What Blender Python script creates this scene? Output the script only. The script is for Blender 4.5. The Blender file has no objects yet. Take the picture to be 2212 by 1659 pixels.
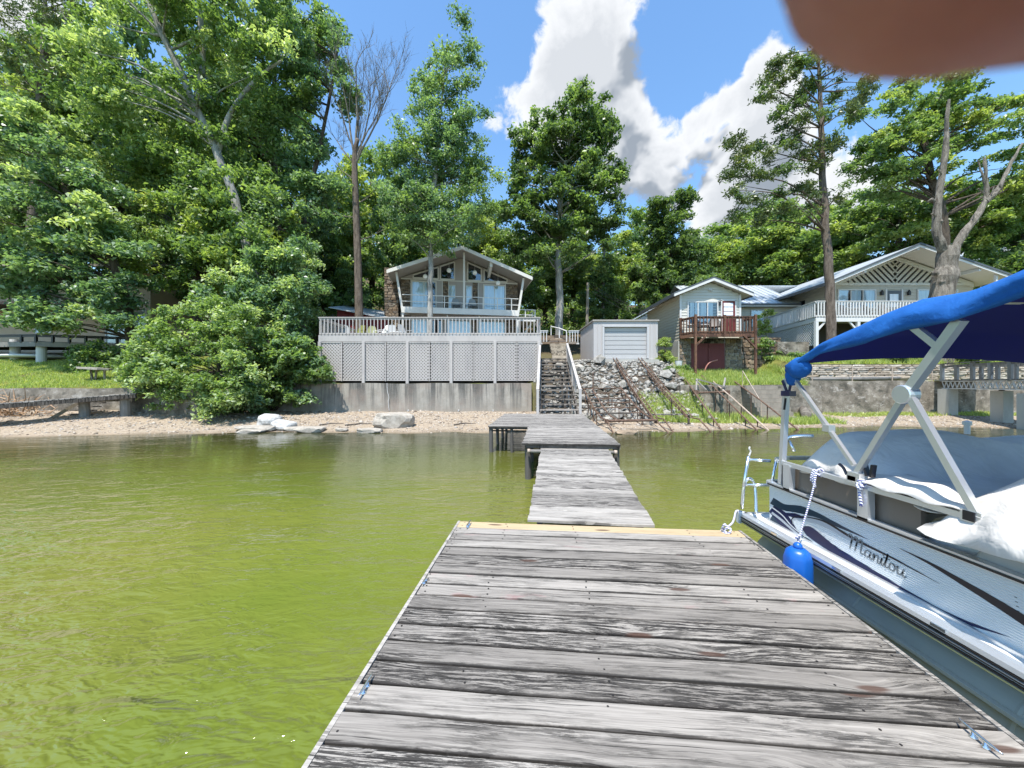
import bpy, bmesh, math, random
import numpy as np
from mathutils import Vector, Matrix, Euler
R = math.radians
random.seed(7)
rng = np.random.default_rng(7)
sc = bpy.context.scene
COL = sc.collection

# ------------------------------------------------------------ camera, sky, sun, exposure
CZ = 1.8
FPX = 13.0 / 36.0 * 2212
cam_d = bpy.data.cameras.new('camera')
cam = bpy.data.objects.new('camera', cam_d); COL.objects.link(cam)
cam.location = (0, 0, CZ); cam.rotation_euler = (R(90), 0, 0)
cam_d.lens = 13.0; cam_d.sensor_width = 36.0
cam_d.clip_start = 0.003; cam_d.clip_end = 3000
cam_d.dof.use_dof = True; cam_d.dof.focus_distance = 14.0; cam_d.dof.aperture_fstop = 17
sc.camera = cam

SUN_DIR = Vector((-0.13, -0.38, 0.91)).normalized()      # towards the sun
SUN_EL = math.asin(SUN_DIR.z); SUN_ROT = math.atan2(SUN_DIR.x, SUN_DIR.y)
sun_d = bpy.data.lights.new('sun', 'SUN'); sun_d.energy = 3.4; sun_d.angle = R(0.6); sun_d.color = (1, .955, .89)
sun = bpy.data.objects.new('sun', sun_d); COL.objects.link(sun)
sun.location = (0, 0, 60); sun.rotation_euler = SUN_DIR.to_track_quat('Z', 'Y').to_euler()

sc.view_settings.view_transform = 'Standard'; sc.view_settings.look = 'None'
sc.view_settings.exposure = 1.25; sc.view_settings.gamma = 1; sc.view_settings.use_curve_mapping = False
sc.cycles.max_bounces = 6; sc.cycles.diffuse_bounces = 4; sc.cycles.glossy_bounces = 3; sc.cycles.transparent_max_bounces = 12
sc.cycles.sample_clamp_indirect = 6
sc.cycles.use_denoising = True

def at(u, v, Y):
    """real point seen at (u, v) of the photo (2212 wide) when it stands Y metres ahead"""
    return Vector(((u - 1106) / FPX * Y, Y, CZ - (v - 829.5) / FPX * Y))

# ------------------------------------------------------------ node helpers
class NT:
    def __init__(s, nt): s.nt = nt
    def n(s, t, ins=None, **props):
        nd = s.nt.nodes.new(t)
        for k, v in props.items(): setattr(nd, k, v)
        for k, v in (ins or {}).items():
            sock = nd.inputs[k]
            if isinstance(v, bpy.types.NodeSocket): s.nt.links.new(v, sock)
            elif isinstance(v, bpy.types.Node): s.nt.links.new(v.outputs[0], sock)
            else: sock.default_value = v
        return nd
    def math(s, op, a, b=0.0, c=0.0, clamp=False):
        return s.n('ShaderNodeMath', {0: a, 1: b, 2: c}, operation=op, use_clamp=clamp).outputs[0]
    def vmath(s, op, a, b=(0, 0, 0)):
        nd = s.n('ShaderNodeVectorMath', {0: a}, operation=op)
        if op == 'SCALE':
            if isinstance(b, (int, float)): nd.inputs['Scale'].default_value = b
            else: s.nt.links.new(b, nd.inputs['Scale'])
        else:
            if isinstance(b, bpy.types.NodeSocket): s.nt.links.new(b, nd.inputs[1])
            else: nd.inputs[1].default_value = b
        return nd.outputs['Value'] if op in ('DOT_PRODUCT', 'LENGTH', 'DISTANCE') else nd.outputs['Vector']
    def noise(s, vec, scale, detail=4, rough=.55, dist=0.0):
        nd = s.n('ShaderNodeTexNoise', {'Scale': scale, 'Detail': detail, 'Roughness': rough, 'Distortion': dist})
        if vec is not None: s.nt.links.new(vec, nd.inputs['Vector'])
        return nd.outputs['Fac']
    def ramp(s, fac, stops, interp='LINEAR'):
        nd = s.n('ShaderNodeValToRGB', {'Fac': fac}); cr = nd.color_ramp; cr.interpolation = interp
        while len(cr.elements) < len(stops): cr.elements.new(.5)
        for e, (p, c) in zip(cr.elements, stops):
            e.position = p
            e.color = (c, c, c, 1) if isinstance(c, (int, float)) else (*c, 1)
        return nd.outputs['Color']
    def mix(s, f, a, b, mode='MIX'):
        nd = s.n('ShaderNodeMix', data_type='RGBA', blend_type=mode, clamp_factor=True)
        for k, v in ((0, f), (6, a), (7, b)):
            if isinstance(v, bpy.types.NodeSocket): s.nt.links.new(v, nd.inputs[k])
            elif isinstance(v, (int, float)): nd.inputs[k].default_value = v if k == 0 else (v, v, v, 1)
            else: nd.inputs[k].default_value = (*v, 1)
        return nd.outputs[2]
    def mapr(s, v, a, b, c=0.0, d=1.0, smooth=False):
        return s.n('ShaderNodeMapRange', {0: v, 1: a, 2: b, 3: c, 4: d}, clamp=True,
                   interpolation_type='SMOOTHSTEP' if smooth else 'LINEAR').outputs[0]
    def mapping(s, vec, scale=(1, 1, 1), loc=(0, 0, 0), rot=(0, 0, 0)):
        return s.n('ShaderNodeMapping', {'Vector': vec, 'Scale': scale, 'Location': loc, 'Rotation': rot}).outputs[0]
    def bump(s, h, strength=.5, dist=.02):
        return s.n('ShaderNodeBump', {'Height': h, 'Strength': strength, 'Distance': dist}).outputs[0]

def M(name, col=(.5, .5, .5), rough=.6, metal=0.0, spec=.5, build=None):
    m = bpy.data.materials.new(name); m.use_nodes = True
    nt = NT(m.node_tree); b = m.node_tree.nodes['Principled BSDF']
    b.inputs['Base Color'].default_value = (*col, 1); b.inputs['Roughness'].default_value = rough
    b.inputs['Metallic'].default_value = metal; b.inputs['Specular IOR Level'].default_value = spec
    if build: build(nt, b, lambda sock, name: nt.nt.links.new(sock, b.inputs[name]))
    return m

# ------------------------------------------------------------ world: blue sky with cumulus
w = bpy.data.worlds.new('World'); sc.world = w; w.use_nodes = True
wn = NT(w.node_tree); w.node_tree.nodes.clear()
wout = wn.n('ShaderNodeOutputWorld')
sky = wn.n('ShaderNodeTexSky', sky_type='NISHITA', sun_disc=False, sun_elevation=SUN_EL, sun_rotation=SUN_ROT,
           air_density=1.35, dust_density=.35, ozone_density=2.5)
skyc = wn.mix(1.0, sky.outputs[0], (.69, .87, .99), 'MULTIPLY')
bg1 = wn.n('ShaderNodeBackground', {'Color': skyc, 'Strength': 0.115})
dirv = wn.n('ShaderNodeTexCoord').outputs['Generated']
def pdir(u, v):
    d = Vector(((u - 1106) / FPX, 1, (829.5 - v) / FPX)); return d.normalized()
def cloud_density(vec, det=12, vor=-.42):
    warp = wn.n('ShaderNodeTexNoise', {'Scale': 5.0, 'Detail': 4, 'Vector': vec}).outputs['Color']
    v2 = wn.vmath('ADD', vec, wn.vmath('SCALE', wn.vmath('SUBTRACT', warp, (.5, .5, .5)), .10))
    n = wn.noise(v2, 6.5, det, .62)
    n2 = wn.n('ShaderNodeTexVoronoi', {'Vector': v2, 'Scale': 11.0, 'Detail': 3.0, 'Roughness': .55}, feature='SMOOTH_F1').outputs['Distance']
    tot = wn.math('MULTIPLY_ADD', n, 1.9, -.99)
    tot = wn.math('MULTIPLY_ADD', n2, vor, tot)
    pos = [(1290, 40, .16, .42), (1250, 150, .15, .42), (1180, 215, .12, .36), (1330, 210, .16, .42), (1120, 300, .16, .34), (1380, 300, .13, .36),
           (1066, 175, .09, .52), (1440, 420, .2, .40), (1560, 330, .16, .38), (1620, 240, .12, .36), (1680, 80, .11, .34), (1700, 330, .16, .34),
           (1540, 500, .2, .34), (960, 380, .18, .26), (2150, 160, .11, .38), (1850, 420, .16, .36), (80, 60, .22, .3), (420, 120, .2, .22), (1500, 240, .09, .28),
           (30, 330, .25, .3), (2300, 420, .3, .3), (1600, -250, .3, .3), (700, -420, .3, .3)]
    neg = [(930, 120, .22, .36), (1080, 40, .15, .3), (1500, 90, .15, .34), (1500, 200, .08, .2), (1810, 240, .09, .28), (1950, 240, .12, .3), (1515, 400, .06, .45), (1545, 290, .05, .35), (1440, 230, .07, .25), (1470, 320, .05, .2), (760, 200, .2, .3), (1110, 140, .06, .2)]
    for lst, sg in ((pos, 1), (neg, -1)):
        for (u, v, r, wt) in lst:
            d = wn.vmath('DISTANCE', vec, tuple(pdir(u, v)))
            tot = wn.math('MULTIPLY_ADD', wn.mapr(d, r * .15, r * 1.25, 1, 0, True), sg * wt, tot)
    return tot
den = cloud_density(dirv)
sh_d = wn.vmath('ADD', dirv, tuple(Vector((-.02, -.02, .055))))
den1 = cloud_density(dirv, 3.5, -.30); den2 = cloud_density(sh_d, 3.5, -.30)
mask = wn.mapr(den, -.02, .20, 0, 1, True)
lit = wn.mapr(wn.math('SUBTRACT', den1, den2), -.20, .16, 0, 1, True)
thick = wn.mapr(den, .10, .62, 1, .55)
cl = wn.mix(wn.math('MULTIPLY', lit, thick), (.34, .39, .46), (.95, .97, 1.0))
bg2 = wn.n('ShaderNodeBackground', {'Color': cl, 'Strength': .46})
ms = wn.n('ShaderNodeMixShader', {0: mask, 1: bg1.outputs[0], 2: bg2.outputs[0]})
w.node_tree.links.new(ms.outputs[0], wout.inputs[0])

# ------------------------------------------------------------ mesh builder
class MB:
    def __init__(s): s.v = []; s.f = []
    def add(s, vs, fs):
        o = len(s.v); s.v += [tuple(p) for p in vs]; s.f += [tuple(i + o for i in f) for f in fs]
    def box(s, c, sz, rot=None):
        x, y, z = sz[0] / 2, sz[1] / 2, sz[2] / 2
        vs = [Vector(p) for p in ((-x, -y, -z), (x, -y, -z), (x, y, -z), (-x, y, -z), (-x, -y, z), (x, -y, z), (x, y, z), (-x, y, z))]
        if rot is not None: vs = [rot @ p for p in vs]
        c = Vector(c); vs = [p + c for p in vs]
        s.add(vs, [(3, 2, 1, 0), (4, 5, 6, 7), (0, 1, 5, 4), (1, 2, 6, 5), (2, 3, 7, 6), (3, 0, 4, 7)])
        return s
    def bar(s, p, q, w, h, up=(0, 0, 1)):
        p, q = Vector(p), Vector(q); d = (q - p).normalized(); up = Vector(up)
        if abs(d.dot(up)) > .98: up = Vector((0, 1, 0))
        a = d.cross(up).normalized() * w / 2; b = a.cross(d).normalized() * h / 2
        vs = [p - a - b, p + a - b, p + a + b, p - a + b, q - a - b, q + a - b, q + a + b, q - a + b]
        s.add(vs, [(0, 1, 2, 3), (7, 6, 5, 4), (1, 0, 4, 5), (2, 1, 5, 6), (3, 2, 6, 7), (0, 3, 7, 4)])
        return s
    def tube(s, pts, r, n=8, caps=True):
        pts = [Vector(p) for p in pts]; k = len(pts)
        rs = r if isinstance(r, (list, tuple)) else [r] * k
        prev = None; vs = []
        for i, p in enumerate(pts):
            d = (pts[min(i + 1, k - 1)] - pts[max(i - 1, 0)])
            d = d.normalized() if d.length > 1e-9 else Vector((0, 0, 1))
            if prev is None:
                a = d.cross(Vector((0, 0, 1)) if abs(d.z) < .9 else Vector((1, 0, 0))).normalized()
            else:
                a = (prev - d * prev.dot(d)); a = a.normalized() if a.length > 1e-6 else d.orthogonal().normalized()
            prev = a; b = d.cross(a)
            for j in range(n):
                t = 2 * math.pi * j / n
                vs.append(p + (a * math.cos(t) + b * math.sin(t)) * rs[i])
        fs = []
        for i in range(k - 1):
            for j in range(n):
                fs.append((i * n + j, i * n + (j + 1) % n, (i + 1) * n + (j + 1) % n, (i + 1) * n + j))
        if caps:
            fs.append(tuple(range(n - 1, -1, -1))); fs.append(tuple(range((k - 1) * n, k * n)))
        s.add(vs, fs); return s
    def poly(s, pts): s.add(pts, [tuple(range(len(pts)))]); return s
    def prism(s, pts, vec):
        n = len(pts); vec = Vector(vec); pts = [Vector(p) for p in pts]
        vs = pts + [p + vec for p in pts]
        fs = [tuple(range(n - 1, -1, -1)), tuple(range(n, 2 * n))] + [(i, (i + 1) % n, n + (i + 1) % n, n + i) for i in range(n)]
        s.add(vs, fs); return s
    def lathe(s, c, prof, n=16, axis='z'):
        vs = []; c = Vector(c)
        for (r, h) in prof:
            for j in range(n):
                t = 2 * math.pi * j / n
                vs.append(c + Vector((r * math.cos(t), r * math.sin(t), h)))
        k = len(prof); fs = []
        for i in range(k - 1):
            for j in range(n):
                fs.append((i * n + j, i * n + (j + 1) % n, (i + 1) * n + (j + 1) % n, (i + 1) * n + j))
        fs.append(tuple(range(n - 1, -1, -1))); fs.append(tuple(range((k - 1) * n, k * n)))
        s.add(vs, fs); return s
    def sphere(s, c, r, nu=14, nv=8):
        sx, sy, sz = (r, r, r) if isinstance(r, (int, float)) else r
        prof = [(math.sin(math.pi * (i + .0) / nv) + 1e-4, -math.cos(math.pi * i / nv)) for i in range(nv + 1)]
        o = len(s.v); s.lathe((0, 0, 0), prof, nu)
        for i in range(o, len(s.v)):
            p = s.v[i]; s.v[i] = (c[0] + p[0] * sx, c[1] + p[1] * sy, c[2] + p[2] * sz)
        return s
    def grid(s, P, nx, ny):
        """P[j][i] points"""
        vs = [p for row in P for p in row]
        fs = [(j * nx + i, j * nx + i + 1, (j + 1) * nx + i + 1, (j + 1) * nx + i) for j in range(ny - 1) for i in range(nx - 1)]
        s.add(vs, fs); return s
    def mesh(s, name, smooth=False):
        me = bpy.data.meshes.new(name); me.from_pydata(s.v, [], s.f); me.update()
        if smooth: me.polygons.foreach_set('use_smooth', [True] * len(me.polygons))
        return me
    def build(s, name, mat, parent=None, smooth=False, mw=None, **tags):
        me = s.mesh(name, smooth)
        return link(name, me, mat, parent, mw, **tags)

INV = {}
def link(name, me, mat, parent=None, mw=None, label=None, cat=None, group=None, kind=None):
    o = bpy.data.objects.new(name, me); COL.objects.link(o)
    if mat is not None and len(me.materials) == 0:
        for m_ in (mat if isinstance(mat, (list, tuple)) else [mat]): me.materials.append(m_)
    if mw is not None: o.matrix_basis = mw
    if parent is not None: par(o, parent)
    tag(o, label, cat, group, kind)
    return o
def par(o, parent):
    o.parent = parent
    inv = INV.get(parent.name)
    if inv is not None: o.matrix_parent_inverse = inv
    else:
        mwp = parent.matrix_basis.copy()
        p = parent
        # a part may itself sit under a thing; world = thing_world @ inverse @ basis = basis
        o.matrix_parent_inverse = mwp.inverted()
def tag(o, label=None, cat=None, group=None, kind=None):
    if label: o['label'] = label
    if cat: o['category'] = cat
    if group: o['group'] = group
    if kind: o['kind'] = kind
    return o
def thing(name, label, cat, loc=(0, 0, 0), group=None, rz=0.0):
    o = bpy.data.objects.new(name, None); COL.objects.link(o)
    o.empty_display_size = .2
    o.matrix_basis = Matrix.Translation(loc) @ Matrix.Rotation(rz, 4, 'Z')
    INV[o.name] = o.matrix_basis.inverted()
    return tag(o, label, cat, group)
def copy_thing(src, mat4, label, group=None):
    """copy a thing with parts and sub-parts; mat4 = new basis matrix of the root"""
    r = src.copy(); COL.objects.link(r); r.matrix_basis = mat4
    r['label'] = label
    if group: r['group'] = group
    for ch in list(src.children):
        c = ch.copy(); COL.objects.link(c); c.parent = r
        for g in list(ch.children):
            d = g.copy(); COL.objects.link(d); d.parent = c
    return r
def dup_part(o, mw, parent=None):
    c = o.copy(); COL.objects.link(c); c.matrix_basis = mw
    return c

def cr(pts, n=6):
    """catmull-rom through points"""
    P = [Vector(p) for p in pts]; P = [2 * P[0] - P[1]] + P + [2 * P[-1] - P[-2]]; out = []
    for i in range(1, len(P) - 2):
        for k in range(n):
            t = k / n; a, b, c, d = P[i - 1], P[i], P[i + 1], P[i + 2]
            out.append(.5 * ((2 * b) + (c - a) * t + (2 * a - 5 * b + 4 * c - d) * t * t + (3 * b - a - 3 * c + d) * t ** 3))
    out.append(P[-2]); return out
# ------------------------------------------------------------ materials
def objc(nt): return nt.n('ShaderNodeTexCoord').outputs['Object']
def posw(nt): return nt.n('ShaderNodeNewGeometry').outputs['Position']
def rnd(nt): return nt.n('ShaderNodeObjectInfo').outputs['Random']

def wood_mat(name, light, mid, dark, red=.0, new=False, knots=True, crack=1.0, edge=None):
    def b(nt, p, L):
        r = rnd(nt)
        off = nt.n('ShaderNodeCombineXYZ', {0: nt.math('MULTIPLY', r, 137.0), 1: nt.math('MULTIPLY', r, 71.0), 2: 0.0}).outputs[0]
        v = nt.vmath('ADD', objc(nt), off)
        # knots: sparse stretched cells push the grain aside
        kv = nt.mapping(v, (1.1, 4.4, 0))
        vor = nt.n('ShaderNodeTexVoronoi', {'Vector': kv, 'Scale': 1.0, 'Randomness': 1.0}, feature='F1', voronoi_dimensions='2D')
        kd = vor.outputs['Distance']
        sep = nt.n('ShaderNodeSeparateColor', {0: vor.outputs['Color']})
        has = nt.math('GREATER_THAN', sep.outputs[0], .62)
        kf = nt.math('MULTIPLY', nt.mapr(kd, .0, .42, 1, 0, True), has)
        push = nt.n('ShaderNodeCombineXYZ', {0: 0.0, 1: nt.math('MULTIPLY', kf, .045), 2: 0.0}).outputs[0]
        wob = nt.n('ShaderNodeCombineXYZ', {0: 0.0, 1: nt.math('MULTIPLY', nt.noise(nt.mapping(v, (1.3, 3, 1)), 1.0, 2), .05), 2: 0.0}).outputs[0]
        g = nt.vmath('ADD', nt.vmath('ADD', v, push), wob)
        r2 = nt.math('FRACT', nt.math('MULTIPLY', r, 7.31)); r3 = nt.math('FRACT', nt.math('MULTIPLY', r, 23.17))
        fine = nt.noise(nt.mapping(g, (3.5, 260, 3)), 1.0, 4, .65)
        band = nt.noise(nt.mapping(g, (.9, 60, 2)), 1.0, 5, .65, .25)
        streak = nt.noise(nt.mapping(g, (4.5, 70, 2), (4, 9, 0)), 1.0, 9, .78)
        blot = nt.noise(nt.mapping(v, (1.5, 9, 1), (7, 3, 0)), 1.0, 5, .68)
        tone = nt.mapr(r2, 0, 1, -.13, .09)
        t = nt.math('ADD', nt.math('ADD', nt.math('MULTIPLY', band, .60), nt.math('MULTIPLY', fine, .40)), tone)
        c = nt.ramp(t, [(.36, mid), (.64, light)])
        wear = nt.mapr(r3, .2, 1, -.055, .17)
        amt = nt.mapr(nt.math('ADD', blot, wear), .40, .62, 0, 1)
        dk = nt.math('MULTIPLY', nt.mapr(streak, .48, .515, 0, 1), amt)
        c = nt.mix(nt.math('MULTIPLY', dk, .93 if not new else .2), c, dark)
        cn = nt.noise(nt.mapping(g, (1.5, 120, 2), (1, 5, 0)), 1.0, 3, .55)
        cmask = nt.noise(nt.mapping(v, (.8, 14, 1), (11, 2, 0)), 1.0, 3)
        ck = nt.math('MULTIPLY', nt.mapr(cn, .61, .635, 0, 1), nt.mapr(nt.math('ADD', cmask, nt.math('MULTIPLY', wear, .6)), .42, .58, 0, crack))
        c = nt.mix(ck, c, (.012, .011, .010))
        if edge:
            ay = nt.math('ABSOLUTE', nt.n('ShaderNodeSeparateXYZ', {0: objc(nt)}).outputs[1])
            en = nt.noise(nt.mapping(v, (14, 30, 2)), 1.0, 4, .7)
            em = nt.mapr(nt.math('ADD', ay, nt.math('MULTIPLY', en, .008)), edge - .001, edge + .004, 0, .85)
            c = nt.mix(em, c, (.02, .018, .016))
        if red:
            rm = nt.math('MULTIPLY', nt.mapr(nt.noise(nt.mapping(v, (2.2, 7, 1), (3, 8, 0)), 1.0, 4, .7), .60, .72, 0, 1), nt.math('GREATER_THAN', r, .45))
            c = nt.mix(nt.math('MULTIPLY', rm, red), c, (.34, .17, .17))
        if knots:
            ring = nt.math('MULTIPLY', nt.mapr(kd, .05, .10, 1, 0, True), has)
            c = nt.mix(nt.math('MULTIPLY', ring, .85), c, (.075, .040, .028))
        L(c, 'Base Color')
        h = nt.math('SUBTRACT', nt.math('MULTIPLY', t, .5), nt.math('ADD', nt.math('MULTIPLY', ck, .8), nt.math('MULTIPLY', dk, .25)))
        L(nt.bump(h, .75, .006), 'Normal')
    return M(name, rough=.85, spec=.25, build=b)

m_wood = wood_mat('weathered_wood', (.365, .337, .30), (.175, .16, .142), (.022, .020, .018), red=.4, edge=.0652)
m_wood2 = wood_mat('silvered_wood', (.40, .372, .335), (.215, .20, .18), (.045, .041, .037), knots=False, crack=.8, edge=.0655)
m_wood3 = wood_mat('silvered_timber', (.40, .372, .335), (.215, .20, .18), (.045, .041, .037), knots=False, crack=.8)
m_newwood = wood_mat('fresh_pine', (.46, .36, .225), (.36, .27, .16), (.2, .13, .07), new=True, crack=.1)
m_oldwood = wood_mat('dark_old_wood', (.16, .14, .12), (.075, .065, .055), (.02, .018, .015))
m_brownwood = wood_mat('stained_brown_wood', (.20, .105, .065), (.12, .062, .042), (.04, .025, .02))
m_tanwood = wood_mat('tan_step_wood', (.44, .38, .30), (.32, .27, .205), (.12, .10, .075), knots=False)

def dirty_paint(name, col, dcol, amt=.5, sc_=1.0, rough=.55):
    def b(nt, p, L):
        v = posw(nt)
        n1 = nt.noise(nt.mapping(v, (2.2 * sc_, 2.2 * sc_, .7 * sc_)), 1.0, 6, .65)
        n2 = nt.noise(v, 18 * sc_, 4, .6)
        f = nt.math('MULTIPLY', nt.mapr(nt.math('ADD', nt.math('MULTIPLY', n1, .75), nt.math('MULTIPLY', n2, .25)), .46, .72, 0, 1), amt)
        L(nt.mix(f, col, dcol), 'Base Color')
        L(nt.bump(n2, .12, .01), 'Normal')
    return M(name, rough=rough, spec=.35, build=b)
m_lattice = dirty_paint('pale_grey_paint', (0.43, 0.40, 0.375), (0.265, 0.250, 0.250), .55)
m_white = dirty_paint('white_paint', (0.608, 0.600, 0.578), (0.418, 0.395, 0.357), .4)
m_cream = dirty_paint('cream_trim_paint', (0.624, 0.601, 0.554), (0.468, 0.429, 0.359), .4)
m_taupe = dirty_paint('taupe_wall_paint', (0.357, 0.319, 0.293), (0.297, 0.264, 0.238), .3)
m_soffit = dirty_paint('soffit_board', (0.323, 0.294, 0.257), (0.237, 0.209, 0.180), .5)
m_siding = dirty_paint('cream_siding', (0.532, 0.517, 0.456), (0.441, 0.418, 0.357), .35)
m_tansiding = dirty_paint('tan_siding', (0.456, 0.418, 0.334), (0.365, 0.327, 0.258), .35)
m_garage = dirty_paint('warm_grey_paint', (0.437, 0.413, 0.398), (0.328, 0.304, 0.281), .35)
m_garage_door = dirty_paint('grey_steel_door', (0.468, 0.456, 0.448), (0.390, 0.374, 0.367), .3, rough=.4)
m_reddoor = dirty_paint('maroon_paint', (.145, .028, .026), (.09, .02, .02), .5)
m_redwall = dirty_paint('barn_red_paint', (.19, .022, .026), (.11, .016, .018), .5)
m_black = M('black_paint', (.018, .018, .02), .45)
m_dark = M('dark_interior', (.012, .013, .015), .9, spec=.1)
m_bmetal = M('dark_bronze_metal', (.05, .045, .042), .45, metal=.6)
m_tanwall = dirty_paint('tan_wall', (.50, .38, .26), (.36, .26, .17), .5)

def b_roofmetal(nt, p, L):
    n1 = nt.noise(nt.mapping(posw(nt), (1.2, .5, .5)), 1.0, 5, .6)
    L(nt.ramp(n1, [(.3, (.40, .43, .46)), (.7, (.58, .61, .63))]), 'Base Color')
m_roofmetal = M('pale_metal_roof', rough=.42, metal=.35, build=b_roofmetal)
m_roofdark = M('dark_grey_shingle', (.09, .095, .10), .8)
m_gutter = M('dark_gutter', (.075, .085, .095), .5)

def b_glass(nt, p, L): pass
def glassmat():
    m = bpy.data.materials.new('window_glass'); m.use_nodes = True
    nt = NT(m.node_tree); m.node_tree.nodes.clear()
    o = nt.n('ShaderNodeOutputMaterial'); fr = nt.n('ShaderNodeFresnel', {'IOR': 1.6})
    g = nt.n('ShaderNodeBsdfGlossy', {'Roughness': .03, 'Color': (.9, .95, 1, 1)}); t = nt.n('ShaderNodeBsdfTransparent', {'Color': (.86, .90, .92, 1)})
    f = nt.math('MULTIPLY_ADD', fr.outputs[0], 1.0, .10)
    mx = nt.n('ShaderNodeMixShader', {0: f, 1: t.outputs[0], 2: g.outputs[0]})
    nt.nt.links.new(mx.outputs[0], o.inputs[0]); return m
m_glass = glassmat()
def b_curtain(nt, p, L):
    n = nt.noise(nt.mapping(posw(nt), (9, 9, .3)), 1.0, 3)
    L(nt.ramp(n, [(.3, (.62, .70, .76)), (.7, (.86, .88, .88))]), 'Base Color')
m_curtain = M('pale_curtain', rough=.9, spec=.1, build=b_curtain)

def b_conc(nt, p, L):
    v = posw(nt)
    st = nt.noise(nt.mapping(v, (2.6, 2.6, .16)), 1.0, 7, .66)
    st2 = nt.noise(nt.mapping(v, (9, 9, .35)), 1.0, 5, .65)
    n = nt.noise(v, 2.2, 7, .65); fine = nt.noise(v, 30, 4, .7)
    z = nt.n('ShaderNodeSeparateXYZ', {0: v}).outputs[2]
    top = nt.mapr(z, .45, 1.6, .0, 1.0)
    dk = nt.math('MULTIPLY', nt.mapr(nt.math('ADD', nt.math('MULTIPLY', st, .62), nt.math('MULTIPLY', st2, .38)), .455, .555, 0, 1), nt.mapr(top, 0, 1, .25, 1.0))
    base = nt.ramp(n, [(.3, (.25, .225, .185)), (.7, (.37, .345, .295))])
    c = nt.mix(nt.math('MULTIPLY', dk, .9), base, (.045, .044, .038))
    c = nt.mix(nt.math('MULTIPLY', nt.mapr(nt.noise(nt.mapping(v, (1.3, 1.3, .9), (4, 2, 6)), 1.0, 4), .5, .7, 0, 1), .45), c, (.27, .19, .145))
    low = nt.math('MULTIPLY', nt.mapr(nt.math('ADD', z, nt.math('MULTIPLY', n, .25)), .35, .78, 1, 0, True), .5)
    c = nt.mix(low, c, (.30, .24, .175))
    c = nt.mix(.14, c, nt.ramp(fine, [(.3, .12), (.7, .5)]))
    L(c, 'Base Color'); L(nt.bump(nt.math('ADD', fine, n), .4, .015), 'Normal')
m_conc = M('stained_concrete', rough=.9, spec=.2, build=b_conc)
def b_conc2(nt, p, L):
    v = posw(nt); n = nt.noise(v, 1.6, 8, .68); m2 = nt.noise(nt.mapping(v, (2.2, 2.2, 3.4), (3, 1, 7)), 1.0, 9, .72); f = nt.noise(v, 26, 4, .7)
    c = nt.ramp(n, [(.34, (.085, .078, .062)), (.5, (.20, .175, .14)), (.68, (.35, .315, .26))])
    c = nt.mix(nt.math('MULTIPLY', nt.mapr(m2, .56, .64, 0, 1), .6), c, (.50, .47, .42))
    c = nt.mix(nt.math('MULTIPLY', nt.mapr(m2, .46, .36, 0, 1), .7), c, (.045, .05, .04))
    L(c, 'Base Color'); L(nt.bump(nt.math('ADD', f, m2), .5, .02), 'Normal')
m_conc2 = M('mossy_concrete', rough=.92, spec=.2, build=b_conc2)
m_pile = dirty_paint('pale_concrete', (0.440, 0.424, 0.376), (0.264, 0.248, 0.216), .7)

def b_rock(nt, p, L):
    v = nt.vmath('ADD', objc(nt), nt.vmath('SCALE', nt.n('ShaderNodeCombineXYZ', {0: rnd(nt), 1: rnd(nt), 2: rnd(nt)}).outputs[0], 50.0))
    n = nt.noise(v, 5, 6, .65); f = nt.noise(v, 28, 4, .7)
    base = nt.mix(rnd(nt), (.13, .122, .108), (.38, .355, .31))
    c = nt.mix(nt.math('MULTIPLY', nt.mapr(n, .4, .7, 0, 1), .6), base, (.50, .485, .45))
    c = nt.mix(nt.math('MULTIPLY', nt.mapr(nt.noise(v, 3, 5, .6), .55, .7, 0, 1), .6), c, (.13, .15, .10))
    L(c, 'Base Color'); L(nt.bump(nt.math('ADD', n, nt.math('MULTIPLY', f, .4)), .7, .03), 'Normal')
m_rock = M('grey_rubble', rough=.9, spec=.2, build=b_rock)
def b_pale(nt, p, L):
    v = posw(nt); n = nt.noise(v, 6, 7, .65); f = nt.noise(v, 40, 3, .7)
    L(nt.ramp(n, [(.3, (.25, .22, .18)), (.7, (.47, .43, .37))]), 'Base Color'); L(nt.bump(nt.math('ADD', n, f), .6, .03), 'Normal')
m_palerock = M('pale_limestone', rough=.9, spec=.2, build=b_pale)
def b_whiterock(nt, p, L):
    v = posw(nt); n = nt.noise(v, 5, 7, .65)
    L(nt.ramp(n, [(.3, (.27, .265, .25)), (.7, (.52, .51, .485))]), 'Base Color'); L(nt.bump(n, .5, .03), 'Normal')
m_whiterock = M('white_stone', rough=.85, spec=.2, build=b_whiterock)
def b_fieldstone(nt, p, L):
    r = rnd(nt); v = posw(nt); n = nt.noise(v, 9, 6, .65)
    base = nt.ramp(r, [(0, (.10, .08, .062)), (.35, (.24, .165, .105)), (.6, (.34, .26, .18)), (.85, (.17, .14, .12)), (1, (.42, .35, .27))])
    L(nt.mix(nt.mapr(n, .35, .7, 0, .6), base, (.07, .06, .05)), 'Base Color'); L(nt.bump(n, .6, .02), 'Normal')
m_fieldstone = M('brown_fieldstone', rough=.9, spec=.2, build=b_fieldstone)
m_mortar = M('grey_mortar', (.30, .275, .24), .95)
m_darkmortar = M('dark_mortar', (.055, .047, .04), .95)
def b_tanstone(nt, p, L):
    r = rnd(nt); n = nt.noise(posw(nt), 9, 6, .65)
    base = nt.ramp(r, [(0, (.33, .27, .20)), (.5, (.47, .41, .33)), (1, (.55, .50, .43))])
    L(nt.mix(nt.mapr(n, .42, .72, 0, .7), base, (.13, .11, .085)), 'Base Color'); L(nt.bump(n, .6, .02), 'Normal')
m_tanstone = M('tan_ledge_stone', rough=.9, spec=.2, build=b_tanstone)

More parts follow.
